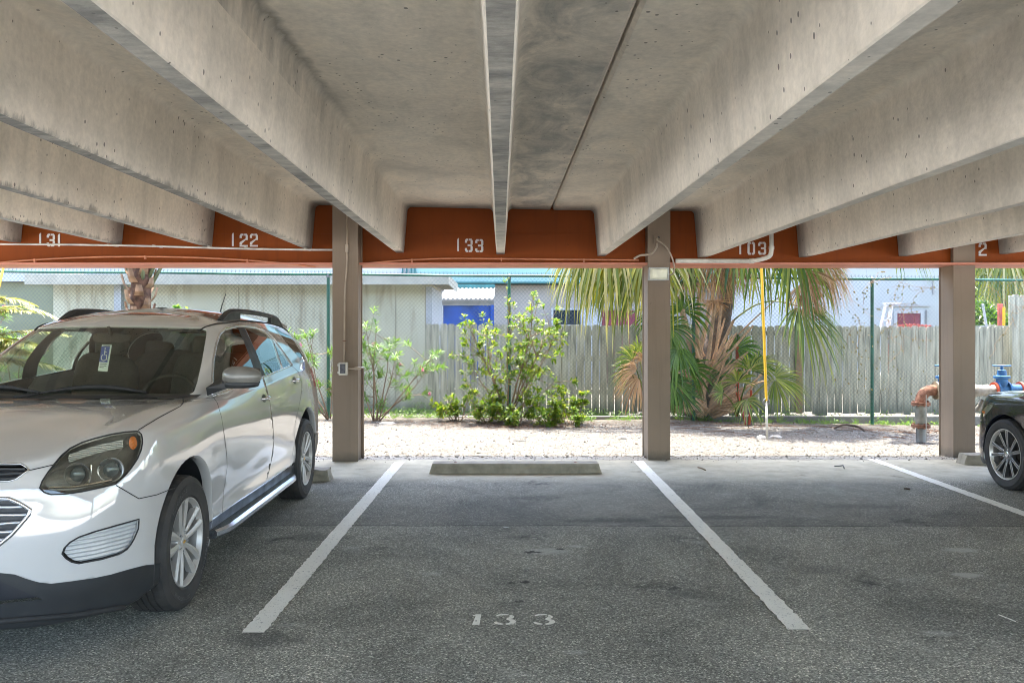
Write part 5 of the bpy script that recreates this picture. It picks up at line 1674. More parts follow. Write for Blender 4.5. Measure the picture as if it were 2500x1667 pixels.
    b.tube([tilt @ Vector((0, 0, 0)), tilt @ Vector((0, 0, -.25))], .045, 10)
    b.build('steering_wheel', M['cabin'], root, smooth=True, local=True)
    b = MB(); mirror_shell(b, Matrix.Translation((-.02, 1.12, 1.455)), .13, .02, .035, 4); b.tube([(-.02, 1.12, 1.46), (-.02, 1.06, 1.53)], .012, 6); b.build('interior_mirror', M['cabin'], root, smooth=True, local=True)
    b = MB()
    for sg in (1, -1): b.box(sg * .40 - .16, sg * .40 + .16, 1.14, 1.34, 1.495, 1.51)
    b.build('sun_visor', M['cabin'], root, local=True)
    for (a, bb, r_) in ((.905, 0, 8), (.905, 2.857, 30)):
        for sg in (1, -1):
            wheel(root, sg * a, bb, .356, sg, text=(('Firestone', .050, 90 + (28 if bb == 0 else -20), .295, 0), ('DESTINATION LE', .026, 250, .295, 0), ('Firestone', .05, -30, .295, 0)) if sg > 0 else (), rot=r_)
    # number of small things inside: the hanging parking placard
    pc = thing('parking_placard', 'blue and white disabled parking placard hanging behind the windscreen of the white car', 'placard', tuple(car.mw @ Vector((0, 1.0, 1.33))))
    YPc = 5.42
    tl_, tr_, bl_, br_ = at(249, 841, YPc), at(273, 842, YPc), at(239, 905, YPc), at(262, 907, YPc)
    def pm(u, v, d): p = bl_ + (br_ - bl_) * u + (tl_ - bl_) * v + (tr_ - tl_ - br_ + bl_) * (u * v); return Vector((p.x, p.y + d, p.z))
    b = MB(); b.prism([(0, 0), (1, 0), (1, 1), (0, 1)], pm, 0, .002); b.build('card', simple('placard_white', (.70, .75, .70), .5, var=.05), pc)
    b = MB(); b.prism([(.0, .34), (.85, .34), (.85, .93), (.0, .93)], pm, -.0022, -.0004); b.build('blue_field', simple('placard_blue', (.03, .06, .32), .5), pc)
    b = MB()
    def seg(pts, r=.0035): b.tube([pm(u, v, -.0035) for u, v in pts], r, 5)
    b.lathe([(.001, 0), (.005, 0)], 12, Matrix.Translation(pm(.42, .86, -.0034)) @ Matrix.Rotation(R(90), 4, 'X'))
    seg([(.42, .80), (.44, .62), (.66, .62), (.74, .44), (.84, .45)]); seg([(.43, .72), (.62, .72)], .0028)
    seg([(.44 + .28 * math.cos(t), .52 + .12 * math.sin(t)) for t in np.linspace(R(120), R(330), 14)], .003)
    b.build('wheelchair_symbol', M['stencil'], pc)
    b = MB()
    for v in (.27, .20, .13): b.prism([(.12, v), (.8 - (.25 if v < .15 else 0), v), (.8 - (.25 if v < .15 else 0), v + .025), (.12, v + .025)], pm, -.0022, -.0004)
    b.prism([(.15, .95), (.85, .95), (.85, .975), (.15, .975)], pm, -.0022, -.0004)
    b.build('print', M['dark'], pc)
    return root, car

def black_car():
    root = thing('parked_car', 'dark glossy car parked nose in at the right edge of the photo', 'car', (5.63, 7.60, 0), R(180))
    def xf(a, b_, z):
        z2 = z * .86 if z < 1.08 else .929 + (z - 1.08) * .93
        b2 = b_ * .97
        if b_ < -.2: b2 = -.194 + (b_ + .2) * .86
        return (a * .975, b2, z2)
    car = Car(root, xf)
    side = lambda c: c.x > .4
    cB = lambda L_: [(2200 + x / 4.357, 880 + y / 4.357) for x, y in L_]
    gap = MB()
    car.ribbon(gap, cB([(845, 620), (880, 600), (905, 560)]), .004)
    geo = {}
    glass = [(.78, .985), (1.15, 1.21), (1.45, 1.31), (1.80, 1.345), (2.3, 1.335), (2.7, 1.26), (2.95, 1.10), (1.9, 1.03)]
    geo['g'] = car.take(car.cut_side(glass, side))
    geo['ws'] = car.take([f for f in car.bm.faces if f.calc_center_median().z > .96 and f.calc_center_median().y < 1.06 and f.calc_center_median().y > .34 + f.calc_center_median().x * .3 and f.normal.y < -.3 and f.calc_center_median().x < .66])
    geo['rw'] = car.take([f for f in car.bm.faces if f.calc_center_median().y > 3.1 and 1.04 < f.calc_center_median().z < 1.28 and f.calc_center_median().x < .55])
    geo['hl'] = car.take(car.cut_px(cB([(858, 565), (866, 515), (905, 470), (975, 446), (1005, 450), (960, 505), (915, 560), (865, 612)]), facing=False, filt=lambda c: c.y < -.2 and c.x > .3))
    geo['wrapb'] = car.take([f for f in car.bm.faces if f.calc_center_median().z < .24])
    fin = arches(car, [(0, .335, .375), (2.771, .335, .375)], None, None, None)
    geo['body'] = car.take(list(car.bm.faces), delete=False)
    P = M['black_paint']
    body = car.part('body', geo['body'], P, solid=.012, inner=M['cabin'])
    fin(body, root, P)
    car.part('side_window', geo['g'], M['dark_glass'], 'two'); car.part('windscreen', geo['ws'], M['dark_glass']); car.part('rear_window', geo['rw'], M['dark_glass'])
    car.part('lower_skirt', geo['wrapb'], M['black_plastic'])
    hl = car.part('headlight', geo['hl'], M['lamp_glass'], 'two')
    vs, fs, nr = geo['hl']
    for sg, par in ((1, hl[0]), (-1, hl[1])):
        b = MB(); b.add([(sg * (v.x - n.x * .02), v.y - n.y * .02, v.z - n.z * .02) for v, n in zip(vs, nr)], fs); b.build('reflector', M['ribbed'], par, smooth=True, local=True)
    h = car.hit(*cB([(884, 548)])[0])
    if h[0] is not None:
        for sg in (1, -1):
            b = MB(); c = h[0] + h[1] * .002; b.add([(sg * c.x, c.y - .03, c.z - .008), (sg * (c.x + .005), c.y + .02, c.z - .012), (sg * (c.x + .005), c.y + .02, c.z + .012), (sg * c.x, c.y - .03, c.z + .008)], [(0,1,2,3)])
            b.build('amber_reflector', M['amber'], root, local=True)
    b = MB(); b.box(-.78, .78, .30, 3.4, .26, .30); b.box(-.7, .7, -.5, .3, .26, .6); b.build('cabin_floor', M['cabin'], root, local=True)
    for (bb, r_) in ((0, 12), (2.771, 40)):
        for sg in (1, -1): wheel(root, sg * .895, bb, .332, sg, RT=.336, RR=.240, WT=.225, style='twin', rot=r_, text=())
    for sg in (1, -1):
        for x in (.0,):
            b = MB(); 
            for bb in (1.25, 2.15):
                pts = []
                for i in range(7):
                    t = i / 6; q = car.bvh.ray_cast(Vector((2, bb - .08 + .16 * t, .78)), Vector((-1, 0, 0)))
                    if q[0] is not None: pts.append((sg * (q[0].x + .004 + .02 * math.sin(math.pi * t)), q[0].y, .78))
                b.tube(pts, .011, 6)
            b.build('door_handle', M['chrome'], root, smooth=True, local=True)
    gap.build('panel_gap', M['gap'], body, local=True, fixn=False)
    return root
SUV_ROOT, SUV_CAR = suv()
black_car()
# ================================================================== FIXTURES AND SMALL THINGS
# outlet box on the first column
ob_ = thing('outlet_box', 'grey weatherproof outlet box on the first column', 'outlet box', at(839, 900, 9.2))
b = MB(); x0, x1, z0, z1 = PX(829, 9.2), PX(850, 9.2), PZ(915, 9.2), PZ(884, 9.2)
b.box(x0, x1, 9.135, 9.209, z0, z1); b.build('housing', M['pipe_white'], ob_, bevel=.008)
b = MB(); b.box(x0 + .018, x1 - .018, 9.127, 9.1345, z0 + .02, z1 - .018); b.build('cover', simple('dark_cover', (.10, .10, .11), .3), ob_, bevel=.004)
b = MB()
for z in (z0 + .03, z1 - .03): b.box(x0 - .012, x0 - .0005, 9.14, 9.16, z - .012, z + .012)
b.build('hinge', M['pipe_white'], ob_)
cd = thing('conduit', 'thin tan conduit running down the first column to the outlet box', 'conduit', at(842, 600, 9.2))
b = MB(); xc = PX(845, 9.2)
b.tube([(xc + .01, 9.195, 2.90), (xc + .012, 9.195, 2.30), (xc - .015, 9.195, 1.9), (xc - .02, 9.195, z1)], .010, 8); b.build('pipe', M['pipe_tan'], cd, smooth=True)
b = MB(); b.box(xc - .035, xc + .0, 9.180, 9.208, PZ(832, 9.2) - .005, PZ(832, 9.2) + .005); b.build('strap', M['rust'], cd)
b = MB(); b.box(xc - .005, xc + .028, 9.175, 9.208, PZ(616, 9.2), PZ(597, 9.2)); b.build('junction', M['pipe_tan'], cd, bevel=.004)
c2 = thing('conduit', 'short conduit with elbow passing round the first column to its rear pipe', 'conduit', at(870, 897, 9.2))
b = MB(); y_ = 9.17; b.tube([at(850, 900, y_), at(866, 899.5, y_), at(880, 898, y_), (PX(881, y_) + .0, 9.35, PZ(898, y_))], .011, 8)
b.tube([at(866, 899.5, y_ - .002), at(880, 898.5, y_ - .002)], .017, 8); b.build('pipe', M['pipe_tan'], c2, smooth=True)
b = MB(); b.tube([(-1.675, 9.44, 1.08), (-1.675, 9.44, -.01)], .015, 8); b.build('riser', M['column'], c2, smooth=True)
# long conduit to the left under the stems
c3 = thing('conduit', 'long pale conduit running left from the first column under the concrete stems', 'conduit', at(400, 605, 9.3))
b = MB(); ln = []
for px, py in ((845, 610), (760, 610), (600, 607.5), (470, 604), (330, 600), (180, 597.5), (0, 596), (-300, 597), (-700, 600)): ln.append(at(px, py, 9.28))
b.tube(ln, .011, 8); b.build('pipe', M['pipe_white'], c3, smooth=True)
b = MB()
for px in (265, 375, 510, 600, 745): p = at(px, float(np.interp(px, [0, 470, 760], [596, 604, 610])), 9.28); b.box(p.x - .012, p.x + .012, 9.262, 9.50, p.z + .008, p.z + .02)
b.build('clip', M['pipe_white'], c3)
# painted conduits on the orange beam
def beam_pipe(label, pts, r=.010):
    o = thing('painted_conduit', label, 'conduit', at(pts[0][0], pts[0][1], 9.38), group=None)
    b = MB(); n = 40; P = []
    xs_ = [p[0] for p in pts]
    for i in range(n + 1):
        px = xs_[0] + (xs_[-1] - xs_[0]) * i / n
        # smooth interpolation
        py = float(np.interp(px, xs_, [p[1] for p in pts])); P.append(at(px, py, 9.385))
    b.tube(P, r, 8); b.build('pipe', M['pipe_orange'], o, smooth=True)
    b = MB()
    for t in (.18, .5, .82):
        p = P[int(n * t)]; b.box(p.x - .008, p.x + .008, 9.37, 9.399, p.z - .03, p.z + .012)
    b.build('clip', M['pipe_orange'], o)
arc = [(x, 626.5 + 14.5 * abs((x - 335) / 335) ** 2.1) for x in np.linspace(-60, 770, 30)]
beam_pipe('salmon painted conduit arching along the beam left of the first column', arc)
arc2 = [(x, (631 + 13 * ((1120 - x) / 235) ** 1.8) if x < 1120 else 631 + (x - 1120) * .0095) for x in np.linspace(888, 1560, 44)]
beam_pipe('salmon painted conduit along the beam between the first two columns', arc2)
# floodlight with its box and looping cable on the second column
YC2 = 9.33
fl = thing('floodlight', 'square floodlight with frosted lens on the second column', 'floodlight', at(1608, 669, YC2))
x0, x1, z0, z1 = PX(1584, 9.25), PX(1632.5, 9.25), PZ(684.5, 9.25), PZ(653, 9.25)
b = MB(); b.box(x0, x1, 9.245, 9.329, z0, z1); b.build('housing', simple('grey_lamp_housing', (.30, .31, .30), .4, metal=.3), fl, bevel=.008)
b = MB(); t = .014
b.box(x0, x1, 9.232, 9.2445, z1 - t, z1); b.box(x0, x1, 9.232, 9.2445, z0, z0 + t); b.box(x0, x0 + t, 9.232, 9.2445, z0 + t, z1 - t); b.box(x1 - t, x1, 9.232, 9.2445, z0 + t, z1 - t)
b.build('rim', simple('dull_rim', (.42, .44, .43), .4, metal=.4), fl, bevel=.003)
b = MB(); xi0, xi1, zi0, zi1 = x0 + .045, x1 - .02, z0 + .03, z1 - .03
vs = [(x0 + t, 9.243, z0 + t), (x1 - t, 9.243, z0 + t), (x1 - t, 9.243, z1 - t), (x0 + t, 9.243, z1 - t), (xi0, 9.225, zi0), (xi1, 9.225, zi0), (xi1, 9.225, zi1), (xi0, 9.225, zi1)]
b.add(vs, [(0,1,5,4),(1,2,6,5),(2,3,7,6),(3,0,4,7),(4,5,6,7)])
b.build('lens', simple('frosted_lens', (.85, .85, .68), .25, var=.1, nscale=5), fl)
jb = thing('junction_box', 'small square junction plate above the floodlight', 'junction box', at(1607, 583, YC2))
b = MB(); b.box(PX(1595, 9.3), PX(1618, 9.3), 9.30, 9.3285, PZ(594, 9.3), PZ(573, 9.3)); b.build('plate', M['column'], jb, bevel=.003)
b = MB(); b.lathe([(.012, 0), (.012, .012), (.004, .012)], 10, Matrix.Translation(at(1607.5, 580, 9.299)) @ Matrix.Rotation(R(90), 4, 'X')); b.build('grommet', M['dark'], jb)
cb = thing('cable', 'tan cable looping from the junction plate down to the floodlight', 'cable', at(1640, 630, 9.3))
def spl(pts, n=8):
    """Catmull-Rom through points"""
    P = [Vector(p) for p in pts]; out = []
    for i in range(len(P) - 1):
        p0 = P[max(0, i-1)]; p1 = P[i]; p2 = P[i+1]; p3 = P[min(len(P)-1, i+2)]
        for k in range(n):
            t = k / n
            out.append(.5 * ((2*p1) + (p2 - p0) * t + (2*p0 - 5*p1 + 4*p2 - p3) * t*t + (3*p1 - p0 - 3*p2 + p3) * t**3))
    out.append(P[-1]); return out
b = MB(); b.tube(spl([at(1607, 581, 9.30), at(1604, 586, 9.26), at(1622, 598, 9.25), at(1637, 620, 9.25), at(1646, 648, 9.26), at(1645, 664, 9.28), at(1638, 671, 9.30), at(1632, 669, 9.30)]), .009, 8)
b.build('cable_run', M['pipe_tan'], cb, smooth=True)
c5 = thing('conduit', 'curved tan conduit from the junction plate to the orange beam', 'conduit', at(1585, 620, 9.3))
b = MB(); b.tube(spl([at(1604, 593, 9.31), at(1603, 603, 9.31), at(1594, 617, 9.31), at(1580, 622, 9.32), at(1562, 624, 9.34), at(1548, 632, 9.37)]), .013, 8)
b.build('pipe', M['pipe_tan'], c5, smooth=True)
# white drain pipe with elbow
dp = thing('drain_pipe', 'white plastic drain pipe with elbow along the beam right of the second column', 'drain pipe', at(1880, 610, 9.30))
b = MB(); yd = 9.28
b.tube([at(1650, 637, yd), at(1835, 637.5, yd)], .025, 14); b.build('pipe', M['pipe_white'], dp, smooth=True, sharp=50)
b = MB(); b.tube(spl([at(1833, 637.5, yd), at(1850, 635, yd), at(1872, 629, yd), at(1881, 622, yd), at(1883.5, 605, yd)], 6), .026, 14); b.build('elbow', M['pipe_white'], dp, smooth=True, sharp=50)
b = MB(); b.tube([at(1883.5, 606, yd), at(1883, 560, yd), at(1883, 520, yd)], .0245, 14); b.build('pipe', M['pipe_white'], dp, smooth=True, sharp=50)
for p, q in (((1830, 637.5), (1838, 637)), ((1876, 604), (1876, 604))):
    b = MB()
    if p[0] == 1830: b.tube([at(1830, 637.5, yd), at(1840, 637, yd)], .031, 14)
    else: b.tube([at(1883.5, 609, yd), at(1883.5, 601, yd)], .031, 14)
    b.build('coupling', M['pipe_white'], dp, smooth=True, sharp=50)

# yellow guy guard
def guy(label, top, joint, foot, Y):
    o = thing('guy_wire', label, 'guy wire', at(foot[0], foot[1], Y), group='utility pole guy wires')
    p0, p1, p2 = at(top[0], top[1], Y + .5), at(joint[0], joint[1], Y + .05), at(foot[0], foot[1], Y)
    p2.z -= .05; up = p0 + (p0 - p1) * 2.0
    b = MB(); b.tube([p1, up], .020, 10); b.build('yellow_guard', M['yellow'], o, smooth=True, sharp=50)
    b = MB(); b.tube([p1 + Vector((0, 0, -.03)), p2], .017, 8); b.build('anchor_rod', M['pipe_white'], o, smooth=True)
    b = MB(); c = p1 + Vector((0, 0, -.02)); b.tube([c + Vector((.042 * math.cos(a), 0, .048 * math.sin(a))) for a in np.linspace(0, 2 * math.pi, 17)], .012, 6); b.build('eye', M['galv'], o, smooth=True)
    b = MB(); b.tube([up, up + (up - p1) * .6], .006, 5); b.build('wire', M['galv'], o)
guy('yellow guarded guy wire anchored in the gravel right of the second column', (1859, 645), (1871, 978), (1873, 1068), 11.4)
guy('yellow guarded guy wire at the far left edge behind the fronds', (10, 645), (-16, 760), (-30, 960), 12.6)

# rocks and sticks around the anchor
M['rock'] = simple('pale_rock', (.40, .38, .35), .85, var=.2, nscale=10, bump=.4)
def rock(label, p, sx, sy, sz, seed):
    bm = bmesh.new(); bmesh.ops.create_icosphere(bm, subdivisions=3, radius=1)
    for v in bm.verts:
        k = 1 + .35 * noise.noise(v.co * 1.4 + Vector((seed, 0, 0))) + .12 * noise.noise(v.co * 4 + Vector((seed, 3, 0)))
        v.co = Vector((v.co.x * sx * k, v.co.y * sy * k, v.co.z * sz * k))
    me = bpy.data.meshes.new('rock'); bm.to_mesh(me); bm.free(); me.materials.append(M['rock'])
    me.polygons.foreach_set('use_smooth', [True] * len(me.polygons))
    o = bpy.data.objects.new('rock', me); S.collection.objects.link(o); o.location = p; tag(o, label, 'rock')
def gat(px, py, Y): x = PX(px, Y); return (x, Y, gz(x, Y) + .01)
rock('pale rock beside the guy wire anchor', gat(1858, 1058, 11.5), .07, .05, .035, 1)
rock('dark grey rock right of the guy wire anchor', gat(1893, 1060, 11.55), .09, .05, .03, 5)
rock('grey stone on the gravel left of the second column', gat(1518, 1070, 11.3), .07, .04, .03, 9)
rock('tan flat stone by the foot of the oleander', gat(945, 1030, 12.7), .13, .06, .03, 12)
def stick(name, label, pts, r, mat):
    b = MB(); b.tube(pts, r, 6); return tag(b.build(name, mat, smooth=True), label, name.replace('_', ' '))
rt = MB(); rt.tube(spl([gat(2035, 1050, 12.2), Vector(gat(2060, 1045, 12.2)) + Vector((0, 0, .06)), Vector(gat(2095, 1048, 12.2)) + Vector((0, 0, .05)), gat(2112, 1056, 12.1)]), [.006] + [.018] * 22 + [.006, .005], 8)
tag(rt.build('tree_root', M['trunk'], smooth=True), 'dark curved root breaking the mound on the right', 'root')
def gnd(px, py, z=.008): x, y = gp(px, py); return Vector((x, y, z))
stick('bent_rod', 'bent dark metal rod lying on the asphalt before the third line', [gnd(2037, 1139), gnd(2048, 1139.6, .012), gnd(2059, 1140, .02), gnd(2061, 1145)], .006, M['dark'])
stick('twig', 'dark twig on the dusty asphalt near the second column', [gnd(1704, 1142), gnd(1714, 1146, .014), gnd(1723, 1149)], .007, M['stem'])
stick('dry_leaf', 'small reddish leaf on the asphalt before the third line', [gnd(2208, 1194), gnd(2214, 1196, .014), gnd(2220, 1195)], .008, M['litter'])
stick('stick', 'thin dark stick lying on the gravel in the middle bay', [gat(1252, 1072, 11.0), gat(1285, 1074, 11.0)], .006, M['dark'])

# crossed red stakes by the palmetto
for (lab, p, q) in (('red stake leaning left under the palmetto', (1822, 1030), (1800, 960)), ('red stake leaning right under the palmetto', (1829, 1030), (1834, 952))):
    b = MB(); P, Q = at(p[0], p[1], 13.2), at(q[0], q[1], 13.25); P.z -= .05
    b.tube([P, Q], .022, 4); tag(b.build('stake', M['red_paint']), lab, 'stake', 'crossed red stakes')
b = MB(); b.box(PX(1796, 13.9), PX(1804, 13.9), 13.88, 13.91, 0, PZ(845, 13.9)); tag(b.build('stake', M['red_paint']), 'tall red stake hidden among the palm stems', 'stake')

# ---- backflow pipework behind the third column
YB_ = 11.2
bf = thing('backflow_pipe', 'rusty flanged water pipe with blue gate valves beside the third column', 'pipework', (PX(2248, YB_), YB_, 0))
xe = PX(2248, YB_)
Tm = lambda x, y, z: Matrix.Translation((x, y, z))
b = MB(); b.lathe([(.001, -.05), (.062, -.05), (.062, PZ(1046, YB_))], 20, Tm(xe, YB_, 0)); b.build('riser', M['galv'], bf, smooth=True, sharp=40)
def flange(z, mat, r=.125, h=.022):
    b = MB(); b.lathe([(.001, z - h), (r, z - h), (r, z - .003), (.001, z - .003)], 24, Tm(xe, YB_, 0)); b.lathe([(.001, z + .003), (r * .98, z + .003), (r * .98, z + h), (.001, z + h)], 24, Tm(xe, YB_, 0))
    f = b.build('flange', mat, bf, smooth=True, sharp=40)
    b = MB()
    for k in range(8):
        a = k * math.pi / 4; b.lathe([(.001, z - h - .015), (.013, z - h - .015), (.013, z + h + .02), (.001, z + h + .02)], 6, Tm(xe + r * .78 * math.cos(a), YB_ + r * .78 * math.sin(a), 0))
    b.build('bolt', mat, f)
zf1, zf2 = PZ(1039, YB_), PZ(985, YB_)
flange(zf1, M['rust']); flange(zf2, M['rust'])
b = MB(); b.lathe([(.001, zf1), (.066, zf1), (.082, zf1 + .08), (.070, zf2 - .1), (.062, zf2)], 20, Tm(xe, YB_, 0)); b.build('spool', simple('grey_spool', (.20, .20, .165), .6, var=.2, nscale=8), bf, smooth=True, sharp=60)
zc = PZ(947, YB_); rr = .155
b = MB(); el = [Vector((xe, YB_, zf2))]
for a in np.linspace(0, math.pi / 2, 10): el.append(Vector((xe + rr * .95 * (1 - math.cos(a)), YB_, zf2 + .03 + rr * math.sin(a))))
el.append(el[-1] + Vector((.05, 0, 0))); b.tube(el, .074, 18); b.build('elbow', M['rust'], bf, smooth=True, sharp=50)
xv = el[-1].x; zv = el[-1].z
def ringx(x0, x1, r, mat, name, z=None, n=24):
    b = MB(); b.tube([(x0, YB_, z or zv), (x1, YB_, z or zv)], r, n); return b.build(name, mat, bf, smooth=True, sharp=40)
ringx(xv, xv + .03, .125, simple('worn_cream_flange', (.28, .23, .15), .7, var=.3, nscale=8), 'flange')
def valve(x):
    ringx(x - .09, x - .065, .12, M['valve_blue'], 'valve_flange'); ringx(x + .065, x + .09, .12, M['valve_blue'], 'valve_flange')
    b = MB(); b.tube([(x - .066, YB_, zv), (x + .066, YB_, zv)], .085, 20); b.lathe([(.07, zv), (.075, zv + .16), (.105, zv + .17), (.105, zv + .20), (.06, zv + .21), (.055, zv + .28), (.02, zv + .29), (.018, zv + .345)], 20, Tm(x, YB_, 0))
    v = b.build('valve_body', M['valve_blue'], bf, smooth=True, sharp=40)
    b = MB(); b.tube([(x + .105 * math.cos(a), YB_ + .105 * math.sin(a), zv + .345) for a in np.linspace(0, 2 * math.pi, 25)], .010, 6)
    for k in range(4):
        a = k * math.pi / 2 + .4; b.tube([(x, YB_, zv + .345), (x + .1 * math.cos(a), YB_ + .1 * math.sin(a), zv + .345)], .007, 5)
    b.build('handwheel', M['valve_blue'], v, smooth=True)
valve(xv + .125)
xw = PX(2446, YB_)
b = MB(); n = 22; b.tube([(xv + .21 + (xw - .12 - xv - .21) * i / n, YB_, zv - .004) for i in range(n + 1)], [.078 + .008 * math.sin(i * 2.1) + .006 * math.sin(i * 5) for i in range(n + 1)], 16)
b.build('wrapped_pipe', M['wrap'], bf, smooth=True)
ringx(xw - .118, xw - .092, .115, M['red_paint'], 'red_flange')
valve(xw)
ringx(xw + .09, xw + .24, .085, M['valve_blue'], 'pipe'); ringx(xw + .24, xw + .27, .12, M['red_paint'], 'red_flange'); ringx(xw + .27, xw + .9, .08, M['rust'], 'pipe'); valve(xw + 1.0)
b = MB(); b.tube([(xw - .25, YB_, zv - .15), (xw - .33, YB_ + .02, zv - .24), (xw - .1, YB_, zv - .2)], [.05, .065, .04], 10); b.build('wrapped_pipe', M['wrap'], bf, smooth=True)
b = MB(); b.lathe([(.06, -.05), (.06, zv - .05)], 16, Tm(xw + .6, YB_, 0)); b.build('riser', M['galv'], bf, smooth=True)
b = MB(); b.tube([(xe + .003, YB_ - .14, -.03), (xe + .003, YB_ - .14, PZ(962, YB_))], .006, 6)
tag(b.build('marker_rod', M['wrap']), 'thin pale rod standing before the rusty pipe flange', 'rod')
# ================================================================== VEGETATION
rv = random.Random(21)
def basis(d):
    d = d.normalized(); u = d.cross(Vector((0, 0, 1)))
    if u.length < .05: u = d.cross(Vector((1, 0, 0)))
    u.normalize(); return d, u, u.cross(d).normalized()

def leaf(mb, base, d, nrm, L, W, shape='oval', droop=.15):
    """a folded, slightly drooping leaf (one island)"""
    d = d.normalized(); s = d.cross(nrm)
    if s.length < .05: s = d.cross(Vector((1, .3, .2)))
    s.normalize(); n = s.cross(d)
    prof = {'oval': [(0, .08), (.35, .8), (.68, 1.0), (.9, .6), (1.0, .05)], 'lance': [(0, .15), (.25, .85), (.55, 1.0), (.8, .6), (1, .03)], 'obov': [(0, .1), (.4, .65), (.75, 1.0), (.93, .7), (1, .15)]}[shape]
    vs = []
    for t, wd in prof:
        c = base + d * (t * L) + Vector((0, 0, -1)) * (droop * t * t * L)
        vs += [c - s * (W * wd * .5) + n * (W * wd * .16), c, c + s * (W * wd * .5) + n * (W * wd * .16)]
    fs = []
    for i in range(len(prof) - 1):
        a = 3 * i; fs += [(a, a+1, a+4, a+3), (a+1, a+2, a+5, a+4)]
    mb.add(vs, fs)

def rvec(s=1.0): return Vector((rv.gauss(0, s), rv.gauss(0, s), rv.gauss(0, s)))

def branch_path(p, d, L, n=6, wob=.12, up=.05):
    pts = [Vector(p)]; d = d.normalized()
    for i in range(n):
        d = (d + rvec(wob) + Vector((0, 0, up))).normalized()
        pts.append(pts[-1] + d * (L / n))
    return pts

def shrub(name, label, cat, base, stems, leafm, stemm, lf, group=None, flowers=0, flower_m=None):
    """stems: list of (dir, length, n side branches); lf: dict of leaf settings"""
    o = thing(name, label, cat, base, group=group)
    st = MB(); lv = MB(); fl = MB(); base = Vector(base)
    tips = []
    def leaves_at(p, d, k, spread=1.0):
        dd, u, v = basis(d)
        for i in range(k):
            a = rv.uniform(0, 6.28)
            out = (u * math.cos(a) + v * math.sin(a))
            ld_ = (dd * rv.uniform(.1, .9) + out * spread * rv.uniform(.6, 1.1) + rvec(.12)).normalized()
            nn = (dd - out * .3 + Vector((0, 0, .6)))
            L = lf['L'] * rv.uniform(.65, 1.15)
            leaf(lv, p + dd * rv.uniform(-.02, .015), ld_, nn, L, L * lf['W'], lf['shape'], lf.get('droop', .15))
    for (d, L, nb) in stems:
        b0 = base + Vector((rv.uniform(-.05, .05), rv.uniform(-.04, .04), -.03))
        pts = branch_path(b0, Vector(d), L, 8, lf.get('wob', .09), lf.get('up', .03))
        r0 = .006 + .006 * L
        st.tube(pts, [r0 * (1 - .75 * i / 8) for i in range(9)], 6)
        ends = [(pts[-1], pts[-1] - pts[-2])]
        for k in range(nb):
            i = rv.randint(lf.get('first', 2), 7); q = pts[i].lerp(pts[i+1], rv.random())
            dd = (pts[i+1] - pts[i]).normalized()
            side = (dd * .7 + rvec(.6)); side.y *= .8
            bl = L * rv.uniform(.14, .36)
            bp = branch_path(q, side, bl, 4, .14, .10)
            st.tube(bp, [r0 * .42 * (1 - .6 * j / 4) for j in range(5)], 4)
            ends.append((bp[-1], bp[-1] - bp[-2]))
            for j in (1, 2, 3, 4):
                if rv.random() < lf.get('along', .7): leaves_at(bp[j], bp[j] - bp[j-1], rv.randint(2, 4))
            if rv.random() < .6:
                e2 = branch_path(bp[2], side + rvec(.7), bl * .5, 3, .15, .1)
                st.tube(e2, r0 * .2, 3); ends.append((e2[-1], e2[-1] - e2[-2]))
        for p, dd in ends:
            for q_ in range(lf.get('whorls', 3)):
                leaves_at(p - dd.normalized() * q_ * lf['L'] * .35, dd, lf.get('n', 7))
            if flowers and rv.random() < flowers:
                for z in range(9):
                    c = p + dd.normalized() * .03 + rvec(.018)
                    for q_ in range(4): leaf(fl, c, rvec(), Vector((0, 0, 1)), .024, .02, 'oval', 0)
    s_ = st.build('stem', stemm, o, smooth=True)
    lv.build('foliage', leafm, o)
    if fl.v: fl.build('blossom', flower_m, o)
    return o

OL = dict(L=.125, W=.15, shape='lance', n=7, whorls=3, along=.4, wob=.07, up=.05, droop=.12)
BW = dict(L=.078, W=.42, shape='obov', n=7, whorls=2, along=.8, wob=.10, up=.04, droop=.08)
g0 = gz(PX(918, 13.15), 13.15)
shrub('oleander', 'lanky oleander with pink flowers right of the first column', 'shrub', (PX(918, 13.15), 13.15, g0),
      [((-.02, 0, 1), 1.55, 7), ((.16, 0, 1), 1.62, 7), ((.42, .05, 1), 1.4, 6), ((.75, 0, .9), 1.45, 6), ((.30, -.1, 1), 1.15, 6), ((-.32, 0, 1), 1.0, 5), ((1.0, .1, .80), 1.35, 5), ],
      M['leaf_oleander'], M['stem'], OL, 'oleanders along the fence', .1, M['flower'])
shrub('oleander', 'oleander with pink flowers between the white car and the first column', 'shrub', (PX(800, 13.2), 13.2, .08),
      [((-.45, 0, 1), 1.6, 5), ((-.75, 0, .85), 1.35, 5), ((-.15, 0, 1), 1.1, 4), ((-.25, 0, 1), 1.5, 4)],
      M['leaf_oleander'], M['stem'], OL, 'oleanders along the fence', .15, M['flower'])
shrub('oleander', 'pink flowering oleander at the far left behind the white car', 'shrub', (PX(30, 12.9), 12.9, .1),
      [((-.3, 0, 1), 1.5, 6), ((.2, 0, 1), 1.3, 6), ((.5, 0, 1), 1.2, 5), ((.0, 0, 1), 1.5, 5)],
      M['leaf_oleander'], M['stem'], OL, 'oleanders along the fence', .3, M['flower'])
shrub('sapling', 'thin green sapling showing above the roof of the white car', 'sapling', (PX(478, 12.9), 12.9, .1),
      [((-.06, 0, 1), 1.72, 5), ((.22, 0, 1), 1.75, 5), ((-.22, 0, 1), 1.5, 5), ((.32, 0, 1), 1.35, 5)], M['leaf_dark'] if False else M['leaf_oleander'], M['stem'],
      dict(L=.13, W=.36, shape='oval', n=6, whorls=2, along=.6, wob=.06, up=.05, droop=.2))
